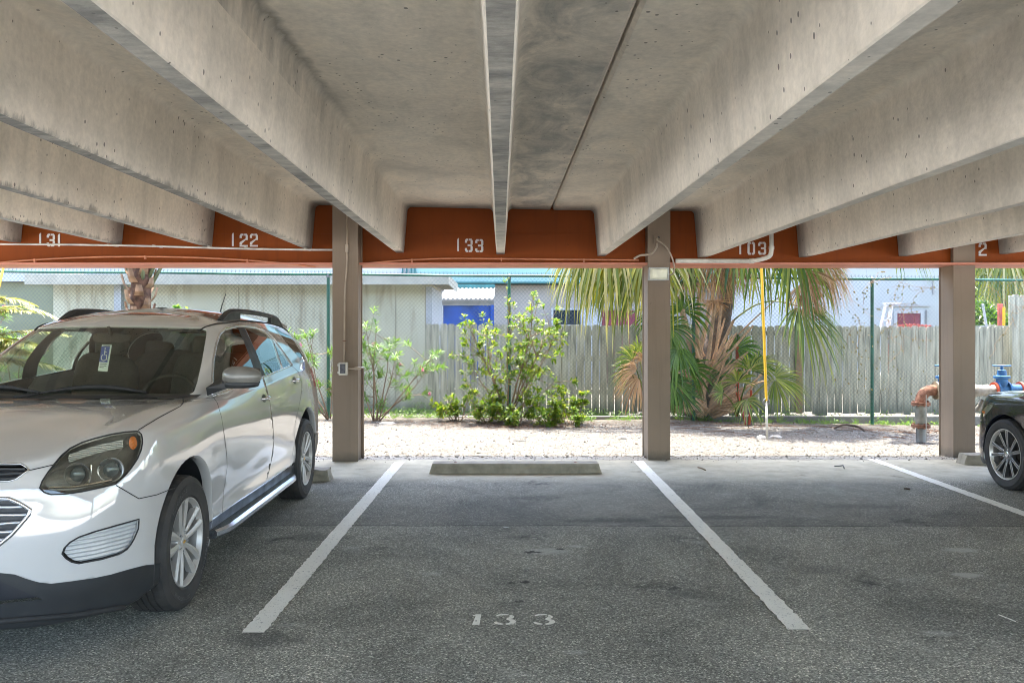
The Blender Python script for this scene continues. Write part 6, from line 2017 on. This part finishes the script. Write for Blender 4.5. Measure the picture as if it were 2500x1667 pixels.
shrub('yellow_green_shrub', 'tall open yellow green shrub at the middle fence post', 'shrub', (PX(1236, 13.1), 13.1, gz(0, 13.1)),
      [((-.10, 0, 1), 1.75, 16), ((.04, 0, 1), 1.78, 16), ((.22, 0, 1), 1.76, 16), ((.38, 0, 1), 1.66, 15), ((-.30, .05, 1), 1.6, 10), ((.55, 0, 1), 1.6, 13), ((-.75, 0, .95), 1.3, 8),
       ((.95, 0, .8), 1.3, 7), ((.30, .05, 1), 1.5, 9), ((-.6, 0, .5), 1.0, 4), ((.8, 0, .55), 1.1, 5)],
      M['leaf_lime'], M['stem'], BW)
low = dict(BW); low.update(first=1, wob=.16, whorls=2, along=.5, L=.08)
for k, (px, y, s, lab) in enumerate([(1115, 13.1, .50, 'low leafy shrub on the left of the leaf litter patch'), (1190, 12.9, .48, 'low leafy shrub under the left side of the tall shrub'),
                                    (1262, 12.75, .46, 'low leafy shrub at the foot of the tall shrub'), (1330, 12.7, .46, 'low leafy shrub nearest the gravel, right of the tall shrub'),
                                    (1390, 12.95, .50, 'low leafy shrub at the right end of the shrub clump')]):
    st = [((rv.uniform(-.9, .9), rv.uniform(-.6, .4), rv.uniform(.25, .9)), s * rv.uniform(.6, 1.3), 4) for _ in range(7)]
    shrub('low_shrub', lab, 'shrub', (PX(px, y), y, gz(PX(px, y), y)), st, M['leaf_lime'], M['stem'], low, 'low shrubs under the tall yellow green shrub')

# ---- fan palm leaves
def fan(mb, hub, d, up, size, nseg=34, spread=125, droop=.5, wid=1.0, fold=.12):
    """costapalmate leaf: hub position, direction d of its middle, up = face normal"""
    d = d.normalized(); s = d.cross(up).normalized(); n = s.cross(d).normalized()
    hub = Vector(hub)
    for i in range(nseg):
        t_ = (i + .5) / nseg * 2 - 1
        phi = R(spread) * t_
        ax = d * math.cos(phi) + s * math.sin(phi)
        L = size * (.68 + .32 * math.cos(phi * .8)) * rv.uniform(.9, 1.08)
        w0 = size * R(spread) * 2 / nseg
        dr = droop * rv.uniform(.7, 1.35)
        cr = ax.cross(n).normalized()
        zz = n * (fold * size * (abs(t_)) * .6)
        tw = rvec(.05)
        vs = []
        wid_ = wid * rv.uniform(.75, 1.15)
        for t, wf_ in ((.06, .06), (.30, .30), (.50, .44), (.70, .34), (.87, .20), (1.0, .03)):
            c = hub + ax * (t * L) * (1 - .22 * dr * t * t) + zz * t + Vector((0, 0, -1)) * (dr * L * t ** 2.4) + tw * (t * t * L)
            wv = w0 * wf_ * wid_
            vs += [c - cr * wv * .5 + n * wv * .18, c, c + cr * wv * .5 + n * wv * .18]
        fs = []
        for k in range(5):
            a = 3 * k; fs += [(a, a+1, a+4, a+3), (a+1, a+2, a+5, a+4)]
        mb.add(vs, fs)

def petiole(mb, p, q, sag=.1, r=.012):
    p = Vector(p); q = Vector(q); pts = []
    for i in range(9):
        t = i / 8; c = p.lerp(q, t); c.z += sag * math.sin(math.pi * t); pts.append(c)
    mb.tube(pts, [r * (1.3 - .6 * i / 8) for i in range(9)], 5)
    return (pts[-1] - pts[-2])

# ---- the big cabbage palm behind the second column
YP = 14.05
palm = thing('cabbage_palm', 'big fan palm with brown skirt and stubby trunk right of the second column', 'palm tree', (PX(1745, YP), YP, 0))
tx = PX(1752, YP)
b = MB(); pts = [(PX(1700, YP), YP, -.1), (PX(1715, YP), YP, .5), (PX(1745, YP), YP, 1.3), (PX(1772, YP), YP, 2.1), (PX(1780, YP), YP, 3.0), (PX(1785, YP), YP, 4.1)]
b.tube(pts, [.26, .25, .21, .15, .14, .15], 14); b.build('trunk', M['trunk'], palm, smooth=True)
crown = Vector((PX(1785, YP), YP, 4.1))
# crossing dry stem bases on the lower trunk
bt = MB()
def boot(p, q, w0, w1, mb=None):
    p = Vector(p); q = Vector(q); d = q - p; s = d.cross(Vector((0, 1, 0))).normalized(); o_ = Vector((0, -1, 0))
    vs = []
    for i in range(7):
        t = i / 6; c = p + d * t + o_ * (.035 * math.sin(t * 2.4)) + Vector((0, 0, -.10 * d.length * t * t * (1 if abs(d.x) > .2 else 0)))
        wd = (w0 * (1 - t) + w1 * t) * .5
        vs += [c - s * wd, c + o_ * wd * .55, c + s * wd, c - o_ * wd * .25]
    fs = []
    for i in range(6):
        a = 4 * i
        for k in range(4): fs.append((a+k, a+(k+1) % 4, a+4+(k+1) % 4, a+4+k))
    fs += [(0,1,2,3), (27,26,25,24)]
    (mb or bt).add(vs, fs)
for k in range(70):                         # long stems radiating from the foot
    t = rv.random(); side = rv.choice((-1, 1)); a = R(rv.uniform(3, 40) + 25 * (1 - t)) * side
    x = PX(1715, YP) + side * rv.uniform(0, .16); z = rv.uniform(-.02, 1.1) * t + rv.uniform(0, .25); y = YP - .20 - rv.uniform(0, .14)
    L = rv.uniform(.45, 1.0)
    boot((x, y, z), (x + math.sin(a) * L, y - rv.uniform(.0, .25), z + math.cos(a) * L), rv.uniform(.05, .085), rv.uniform(.015, .035))
for k in range(34):                         # low stems lying outwards
    side = rv.choice((-1, 1)); a = R(rv.uniform(48, 78)) * side; x = PX(1718, YP) + side * .08; L = rv.uniform(.4, .8)
    boot((x, YP - .3, rv.uniform(.0, .3)), (x + math.sin(a) * L, YP - rv.uniform(.35, .7), math.cos(a) * L + .05), rv.uniform(.04, .06), .014)
for (a, c, w_) in (((1655, 690, .10), (1722, 1010, .11), 0), ((1740, 700, .05), (1700, 900, .09), 0), ((1790, 760, .05), (1715, 960, .08), 0), ((1838, 775, .03), (1730, 930, .08), 0),
                  ((1818, 850, .03), (1735, 985, .08), 0), ((1860, 900, .025), (1760, 1005, .07), 0), ((1835, 860, .04), (1740, 1010, .08), 0), ((1745, 740, .05), (1712, 1000, .1), 0),
                  ((1640, 950, .03), (1700, 1015, .08), 0), ((1668, 945, .03), (1740, 1012, .08), 0), ((1900, 710, .02), (1790, 830, .03), 0), ((1690, 745, .05), (1712, 905, .08), 0),
                  ((1760, 745, .05), (1742, 905, .06), 0), ((1786, 930, .03), (1720, 1014, .07), 0), ((1665, 985, .03), (1712, 1018, .07), 0), ((1705, 720, .06), (1700, 850, .08), 0), ((1870, 880, .02), (1800, 1000, .05), 0)):
    boot(at(c[0], c[1], YP - .25), at(a[0], a[1], YP - .42), c[2], a[2])
bt.build('dry_stem', M['boot'], palm)
pl = MB(); gl = MB(); yl = MB(); dl = MB()
# green fronds arching out of the crown and hanging
def crown_frond(q, fd, up, size, mb, droop=.75, n=34, spread=105, sag=.25):
    petiole(pl, crown + rvec(.05), q, sag, .014)
    fan(mb, q, Vector(fd), Vector(up), size, n, spread, droop)
for (px, py, y, fd, s, mb, dr) in (
    (1530, 575, 13.0, (-.7, -.3, -.9), 1.0, yl, .8), (1500, 600, 13.2, (-.3, -.2, -1), .9, yl, .5), (1580, 590, 12.9, (-.4, -.4, -1), .95, yl, .6), (1460, 620, 13.3, (-.8, -.1, -.8), .7, yl, .8), (1420, 600, 13.1, (-1, -.1, -.4), .75, yl, 1.0),
    (1560, 600, 13.2, (-1, -.2, -.45), 1.05, yl, .85), (1480, 560, 12.9, (-.9, -.3, -.6), 1.05, yl, .95), (1620, 560, 13.0, (-.5, -.3, -1), 1.1, yl, .75),
    (1540, 520, 13.3, (-.8, .1, -.8), 1.15, yl, .9), (1440, 585, 13.4, (-.6, -.1, -1), .85, yl, .6),(1590, 640, 13.1, (-.2, -.1, -1), .75, yl, .4),
    (1860, 570, 13.3, (.6, -.3, -1), 1.0, gl, .7), (1930, 590, 13.2, (.9, -.2, -.7), 1.0, gl, .8), (1800, 560, 13.0, (.1, -.4, -1), .95, gl, .6), (1990, 610, 13.5, (.7, -.1, -.9), .75, gl, .8),
    (1700, 540, 13.6, (.0, -.3, -1), 1.0, gl, .5)):
    crown_frond(at(px, py, y), fd, (0, -1, .5), s, mb, dr)
# upper crown, above the beam line: it shades the gravel
for k in range(18):
    az = k * 2.4; el = R(rv.uniform(5, 60)); dd = Vector((math.cos(az) * math.cos(el), math.sin(az) * math.cos(el), math.sin(el)))
    crown_frond(crown + dd * rv.uniform(.9, 1.4), (dd.x, dd.y, dd.z - .5), (-dd.x * .3, -dd.y * .3, 1), rv.uniform(.9, 1.15), gl, .6)
for (x, y, z) in ((5.0, 13.0, 3.6), (5.9, 12.9, 3.3), (5.4, 12.5, 3.9), (4.6, 12.6, 3.5)):
    crown_frond(Vector((x, y, z)), (1, -.4, -.3), (-.2, 0, 1), 1.1, gl, .7)
# dead fronds of the skirt
for (px, py, y, fd, s, dr) in ((1665, 585, 13.65, (-.15, -.1, -1), .95, .1), (1700, 600, 13.55, (-.05, -.1, -1), .95, .1), (1740, 590, 13.5, (.02, -.1, -1), 1.0, .1), (1775, 585, 13.5, (.05, -.1, -1), .95, .1), (1810, 590, 13.6, (.15, -.1, -1), .85, .15), (1990, 620, 13.2, (.8, 0, -.45), .7, .7), (1970, 660, 13.1, (.5, -.1, -.9), .6, .4), (1680, 610, 13.75, (-.2, -.1, -1), .95, .2), (1720, 585, 13.7, (.0, -.2, -1), 1.0, .2), (1755, 600, 13.6, (.1, -.2, -1), .9, .25), (1790, 600, 13.7, (.3, -.1, -1), .85, .25),
                             (1650, 600, 13.8, (-.5, 0, -1), .75, .3), (1735, 730, 13.7, (0, -.2, -1), .35, .1), (2010, 645, 13.3, (.9, 0, -.4), .62, .75), (1950, 650, 13.2, (.8, 0, -.5), .72, .8), (1960, 690, 13.1, (.0, -.1, -1), .55, .3)):
    crown_frond(at(px, py, y), fd, (0, -1, .2), s, dl, dr, 44, 30 if py < 640 else 60, .1)
# starburst of dead leaf ribs
c0 = at(1741, 735, 13.62)
for k in range(26):
    a = R(rv.uniform(150, 390)); boot(c0, c0 + Vector((math.cos(a), -.2, math.sin(a) * .55)) * rv.uniform(.15, .34), .012, .006, dl)
# long green frond hanging at the right, on its own arched stem
q = at(1950, 748, 13.15)
petiole(pl, at(1782, 790, YP), q, .22, .013)
fan(gl, q, Vector((.8, -.1, -.55)), Vector((.1, -1, .9)), 1.02, 40, 118, .62)
q2 = at(1962, 752, 13.2); fan(gl, q2, Vector((1, .1, .10)), Vector((0, -.6, 1)), .8, 26, 60, .8)
pl.build('leaf_stalk', M['leaf_palm'], palm, smooth=True)
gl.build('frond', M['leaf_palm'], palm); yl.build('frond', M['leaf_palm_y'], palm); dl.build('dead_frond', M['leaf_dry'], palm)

def palmetto(label, base, leaves, mats=('leaf_palm',), group='saw palmettos under the big palm', dry=()):
    o = thing('palmetto', label, 'palm', base, group=group)
    st = MB(); g1 = MB(); g2 = MB(); base = Vector(base)
    for (px, py, y, fd, up, s, n, sp, dr) in leaves:
        q = at(px, py, y); d = petiole(st, base + rvec(.03), q, .06, .009)
        fan(g1, q, Vector(fd) if fd else d, Vector(up), s, n, sp, dr)
    for (px, py, y, fd, up, s, n, sp, dr) in dry:
        q = at(px, py, y); petiole(st, base + rvec(.03), q, .05, .008); fan(g2, q, Vector(fd), Vector(up), s, n, sp, dr)
    st.build('leaf_stalk', M['leaf_palm'], o, smooth=True)
    g1.build('frond', M[mats[0]], o)
    if g2.v: g2.build('dead_frond', M['leaf_dry'], o)
palmetto('green palmetto fan spreading right beside the yellow guy guard', at(1800, 1015, 13.25), [
    (1888, 922, 12.95, (1, -.1, .25), (0, -1, .75), .66, 34, 62, .45), (1892, 925, 13.0, (.5, -.1, -1), (0, -1, .3), .55, 26, 60, .25),
    (1830, 905, 13.2, (.3, -.1, 1), (0, -1, .4), .55, 30, 80, .5), (1800, 935, 13.1, (-.1, -.2, 1), (0, -1, .5), .5, 28, 90, .5), (1850, 890, 13.3, (.9, 0, .7), (0, -1, .6), .5, 28, 70, .5),
    (1765, 960, 12.95, (-.6, -.2, .3), (0, -1, .8), .32, 22, 80, .2), (1822, 975, 13.0, (.2, -.4, -.4), (0, -1, .8), .42, 24, 100, .5)])
palmetto('dense dark green palmetto against the right side of the second column', at(1640, 1005, 13.3), [
    (1648, 700, 13.5, (-.3, 0, 1), (0, -1, .2), .75, 32, 95, .5), (1668, 760, 13.4, (.1, -.2, .6), (0, -1, .4), .7, 32, 110, .6), (1630, 800, 13.2, (.5, -.2, .2), (0, -1, .4), .65, 32, 100, .6),
    (1655, 850, 13.1, (-.2, -.2, -.2), (0, -1, .3), .6, 30, 130, .5), (1680, 900, 13.2, (.3, -.2, .6), (0, -1, .5), .6, 30, 120, .5), (1640, 930, 13.0, (.2, -.2, -.4), (0, -1, .4), .5, 30, 140, .3),
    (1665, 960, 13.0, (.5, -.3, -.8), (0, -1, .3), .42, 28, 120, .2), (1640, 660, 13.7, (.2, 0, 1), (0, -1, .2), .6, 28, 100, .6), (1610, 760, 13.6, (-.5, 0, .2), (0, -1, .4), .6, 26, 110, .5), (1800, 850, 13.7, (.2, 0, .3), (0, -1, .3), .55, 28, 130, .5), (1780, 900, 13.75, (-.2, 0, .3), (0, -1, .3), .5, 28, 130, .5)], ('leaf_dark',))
palmetto('palmetto with brown dead fans left of the second column', at(1575, 1000, 13.1), [
    (1545, 878, 13.1, (-.7, -.1, .7), (0, -1, .4), .42, 26, 80, .4), (1560, 862, 13.2, (0, 0, 1), (0, -1, .3), .4, 24, 80, .4), (1540, 905, 13.0, (-1, 0, 0), (0, -1, .5), .4, 24, 60, .35)],
    ('leaf_palm',), dry=[(1556, 905, 12.95, (-.8, -.1, .35), (0, -1, .4), .5, 30, 55, .75), (1560, 920, 13.0, (-.6, 0, -.4), (0, -1, .4), .48, 30, 70, .5), (1570, 880, 13.1, (-.3, 0, .6), (0, -1, .4), .4, 26, 70, .8)])

# ---- date palm trunk behind the white car
YT = 12.6
pt = thing('stubby_palm', 'thick palm trunk with pale cut leaf bases rising behind the white car', 'palm tree', (PX(340, YT), YT, .1))
b = MB(); b.tube([(PX(338, YT), YT, -.05), (PX(340, YT), YT, 1.3), (PX(345, YT), YT, 2.3), (PX(348, YT), YT, 3.1)], [.17, .165, .15, .13], 14)
b.build('trunk', simple('fibrous_trunk', (.11, .055, .03), .9, var=.3, nscale=14, bump=.9, bscale=25), pt, smooth=True)
b = MB(); g_ = MB()
for k in range(64):
    z = .2 + k * .042; a = k * 2.4; rr = .15
    p = Vector((PX(342, YT) + rr * math.cos(a), YT + rr * math.sin(a), z))
    o_ = Vector((math.cos(a), math.sin(a), 0)); L = rv.uniform(.16, .26)
    q_ = p + o_ * L * .42 + Vector((0, 0, L))
    s_ = o_.cross(Vector((0, 0, 1)))
    vs = []
    for t, wd in ((0, .075), (.4, .06), (1, .042)):
        c = p.lerp(q_, t) + o_ * (.03 * math.sin(t * 3)); vs += [c - s_ * wd, c + o_ * .022, c + s_ * wd, c - o_ * .012]
    fs = []
    for i in (0, 4):
        for j in range(4): fs.append((i+j, i+(j+1) % 4, i+4+(j+1) % 4, i+4+j))
    fs.append((11, 10, 9, 8)); b.add(vs, fs)
b.build('leaf_base', simple('cut_leaf_base', (.30, .185, .11), .7, var=.25, nscale=5), pt)
b = MB()
for k in range(14):
    a = k * 2.4 + .3; o_ = Vector((math.cos(a), math.sin(a) * .7, 0)); p = Vector((PX(346, YT), YT, 2.15 + .03 * k)) + o_ * .1
    b.tube([p, p + o_ * .22 + Vector((0, 0, .4)), p + o_ * .55 + Vector((0, 0, .95))], [.038, .026, .02], 5)
b.build('leaf_stalk', simple('pale_green_stalk', (.17, .20, .115), .6, var=.2), pt, smooth=True)

# ---- feathery fronds at the far left
fp = thing('feather_palm', 'bright feathery palm fronds at the far left edge', 'palm', (PX(-150, 11.8), 11.8, 0))
b = MB(); st = MB()
def feather(p, d, L, droop, lw=.38):
    p = Vector(p); d = Vector(d).normalized(); pts = []
    for i in range(15):
        t = i / 14; pts.append(p + d * (L * t) + Vector((0, 0, -1)) * (droop * L * t * t))
    st.tube(pts, [.012 * (1.1 - t / 14 * .9) for t in range(15)], 4)
    for i in range(1, 80):
        t = i / 80 * 14; k = min(13, int(t)); c = pts[k].lerp(pts[k+1], t - k); dd = (pts[k+1] - pts[k]).normalized()
        s = dd.cross(Vector((0, 0, 1))).normalized()
        for sg in (-1, 1):
            ll = lw * math.sin(math.pi * (.12 + .82 * i / 80)) * rv.uniform(.85, 1.1)
            leaf(b, c, dd * .75 + s * sg * .8 + Vector((0, 0, .15)) + rvec(.05), Vector((0, 0, 1)), ll, .022, 'lance', .35)
base = Vector((PX(-120, 11.8), 11.8, .75))
for (dx, dy, dz, L, dr, z) in ((.8, -.1, .85, 1.9, .45, .5), (.9, .2, .6, 1.9, .40, .4), (.55, -.2, 1, 2.0, .5, .5), (.95, -.2, .35, 1.7, .35, .5), (.3, -.4, 1, 1.8, .5, .5), (.8, .4, .9, 2.0, .6, .7), (.9, 0, .75, 1.6, .5, .9), (.7, -.3, .6, 1.5, .4, .3), (-.5, 0, 1, 1.8, .5, .5), (.1, .5, 1, 1.8, .5, .5), (1, -.1, .9, 1.75, .5, .1), (.9, .1, 1.1, 1.8, .6, -.1), (.7, 0, 1.3, 1.9, .6, -.1), (1, .2, .5, 1.7, .4, .1), (.95, -.3, .7, 1.6, .5, .3)):
    feather(base + Vector((0, 0, z)), (dx, dy, dz), L, dr)
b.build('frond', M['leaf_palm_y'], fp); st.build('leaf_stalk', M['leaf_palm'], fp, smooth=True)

# ---- growth beyond the last column
gb_ = thing('round_bush', 'dense dark green bush beyond the white block wall', 'bush', (PX(2400, 17.5), 17.5, 0))
b = MB(); c0 = Vector((PX(2395, 17.5), 17.5, 1.0))
for k in range(5200):
    d = rvec().normalized(); d.y = -abs(d.y) if rv.random() < .8 else d.y
    rr = (1.0 + .18 * noise.noise(d * 2.2)) * rv.uniform(.8, 1.03)
    p = c0 + Vector((d.x * .72 * rr, d.y * .8 * rr, d.z * 1.02 * rr))
    leaf(b, p, d + rvec(.5), Vector((0, 0, 1)), rv.uniform(.07, .11), .055, 'oval', .1)
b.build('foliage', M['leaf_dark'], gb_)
b = MB(); b.tube([c0 - Vector((0, 0, 1.05)), c0 + Vector((0, 0, .4))], [.07, .03], 6); b.build('trunk', M['stem'], gb_)
def far_tree(label, x, y, z, sx, sz, n, m, L):
    o = thing('leafy_tree', label, 'tree', (x, y, 0))
    b = MB(); b.tube([(x, y, -.1), (x + .1, y, z * .6), (x, y, z)], [.14, .10, .05], 7); b.build('trunk', M['stem'], o)
    b = MB(); cl = [Vector((x + rv.gauss(0, sx * .5), y + rv.gauss(0, .6), z + rv.gauss(0, sz * .45))) for _ in range(26)]
    for k in range(n):
        c = rv.choice(cl); p = c + rvec(.28)
        leaf(b, p, rvec(), Vector((0, 0, 1)), rv.uniform(L * .7, L * 1.2), L * .5, 'oval', .1)
    b.build('crown', m, o)
far_tree('pale green hazy tree far behind the dark bush', PX(2440, 24), 24, 2.8, 1.5, 1.0, 4200, M['leaf_lime'], .16)
far_tree('loose green tree at the far right beyond the raised fence', PX(2560, 22), 22, 2.6, 1.5, 1.6, 3500, M['leaf_lime'], .16)
fpx = thing('distant_fan_palm', 'distant yellow green fan palm above the dark bush on the right', 'palm tree', (PX(2455, 19.5), 19.5, 0))
b = MB(); cc = at(2462, 600, 19.5); b.tube([(cc.x, cc.y, -.1), (cc.x, cc.y, cc.z)], .13, 8); b.build('trunk', M['trunk'], fpx)
b = MB(); st = MB()
for (px, py, fd, s) in ((2415, 620, (-.8, 0, -.6), .95), (2440, 650, (-.4, -.2, -1), .9), (2470, 655, (.1, -.2, -1), .95), (2500, 630, (.7, 0, -.7), .95), (2400, 590, (-1, 0, -.1), .9), (2455, 610, (0, -.4, -1), 1.1), (2430, 700, (-.3, -.2, -1), .55), (2520, 590, (1, 0, -.1), 1.0)):
    q = at(px, py, 19.2); petiole(st, cc, q, .1, .014); fan(b, q, Vector(fd), Vector((0, -1, .4)), s, 32, 100, .6)
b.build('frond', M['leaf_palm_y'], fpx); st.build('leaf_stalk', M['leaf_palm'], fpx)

# ---- drying vine on the fourth fence post
vn = thing('climbing_vine', 'drying vine with yellow leaves hanging on the fence by the fourth post', 'vine', (PX(2130, 13.5), 13.5, 0))
st = MB(); b = MB()
for k in range(26):
    px = rv.uniform(2060, 2260) if k < 18 else rv.uniform(2470, 2500); py = rv.uniform(675, 800)
    p = at(px, py, 13.53); pts = [p]
    d = Vector((rv.uniform(-1, 1), 0, rv.uniform(-.6, .5)))
    for i in range(14):
        d = (d + Vector((rv.gauss(0, .35), 0, rv.gauss(-.06, .28)))).normalized(); nx = pts[-1] + d * .055; nx.y = 13.53 + rv.uniform(-.02, .02)
        if nx.z > 2.5: nx.z = 2.5
        pts.append(nx)
        if rv.random() < .32: leaf(b, nx, Vector((rv.uniform(-1, 1), -.5, rv.uniform(-1, .2))), Vector((0, -1, .3)), rv.uniform(.022, .042), .03, 'oval', .3)
    st.tube(pts, .0028, 3)
for k in range(90):
    p = at(rv.gauss(2110, 55), rv.uniform(690, 960), 13.53); leaf(b, p, Vector((rv.uniform(-1, 1), -.5, rv.uniform(-1, .2))), Vector((0, -1, .3)), rv.uniform(.022, .042), .03, 'oval', .3)
st.build('vine_stem', M['leaf_dry'], vn); b.build('foliage', M['vine_leaf'], vn)

# ---- weeds and litter
b = MB()
for k in range(520):
    if k < 430: x = rv.uniform(-3.5, 8.5)
    else: x = rv.choice((PX(1960, 13.7), PX(2200, 13.6), PX(1000, 13.7), PX(1450, 13.8), PX(2000, 13.6))) + rv.gauss(0, .25)
    y = rv.choice((13.7, 14.3, 14.45)) + rv.gauss(0, .06)
    hh = rv.uniform(.06, .22) * (1.5 if rv.random() < .12 else 1)
    z = gz(x, min(14.9, y))
    for q in range(rv.randint(5, 11)):
        leaf(b, Vector((x + rv.gauss(0, .03), y + rv.gauss(0, .03), z)), Vector((rv.gauss(0, .5), rv.gauss(0, .5), 1)), Vector((0, -1, 0)), hh * rv.uniform(.6, 1.2), .009, 'lance', .45)
    if k % 4 == 0:
        for q in range(14): leaf(b, Vector((x + rv.gauss(0, .08), y + rv.gauss(0, .05), z + rv.uniform(.02, hh))), rvec(), Vector((0, 0, 1)), .04, .022, 'oval', .1)
tag(b.build('weeds', M['leaf_oleander']), 'thin green grass and weeds along the foot of the fences', 'weeds', kind='stuff')
b = MB()
def litter(n, cx, cy, sx, sy, s0=.02, s1=.055):
    for k in range(n):
        x = rv.gauss(cx, sx); y = rv.gauss(cy, sy)
        if not 9.8 < y < 14.5: continue
        leaf(b, Vector((x, y, gz(x, y) + .008 + rv.uniform(0, .012))), Vector((rv.gauss(0, 1), rv.gauss(0, 1), rv.uniform(-.1, .3))), Vector((0, 0, 1)), rv.uniform(s0, s1), rv.uniform(.008, .02), 'oval', .1)
litter(2600, .1, 12.75, .75, .28); litter(500, -1.6, 13.0, .8, .25); litter(900, 3.3, 13.1, 1.1, .3); litter(1100, 5.6, 12.7, 1.2, .5); litter(2600, 1.5, 11.8, 4.0, .9, .012, .035); litter(900, 5.0, 12.1, 1.6, .5, .02, .05)
for k in range(90):
    x = rv.uniform(2.0, 7.0); y = rv.gauss(12.6, .45); z = gz(x, y) + .012; a = rv.uniform(-.5, .5); L = rv.uniform(.1, .5)
    p = Vector((x, y, z)); q = p + Vector((math.cos(a) * L, math.sin(a) * L, 0)); q.z = gz(q.x, q.y) + .012
    b.tube([p, p.lerp(q, .5) + Vector((0, .01, .012)), q], rv.uniform(.002, .006), 4)
tag(b.build('leaf_litter', M['litter']), 'brown fallen leaves and twigs scattered over the gravel', 'leaf litter', kind='stuff')
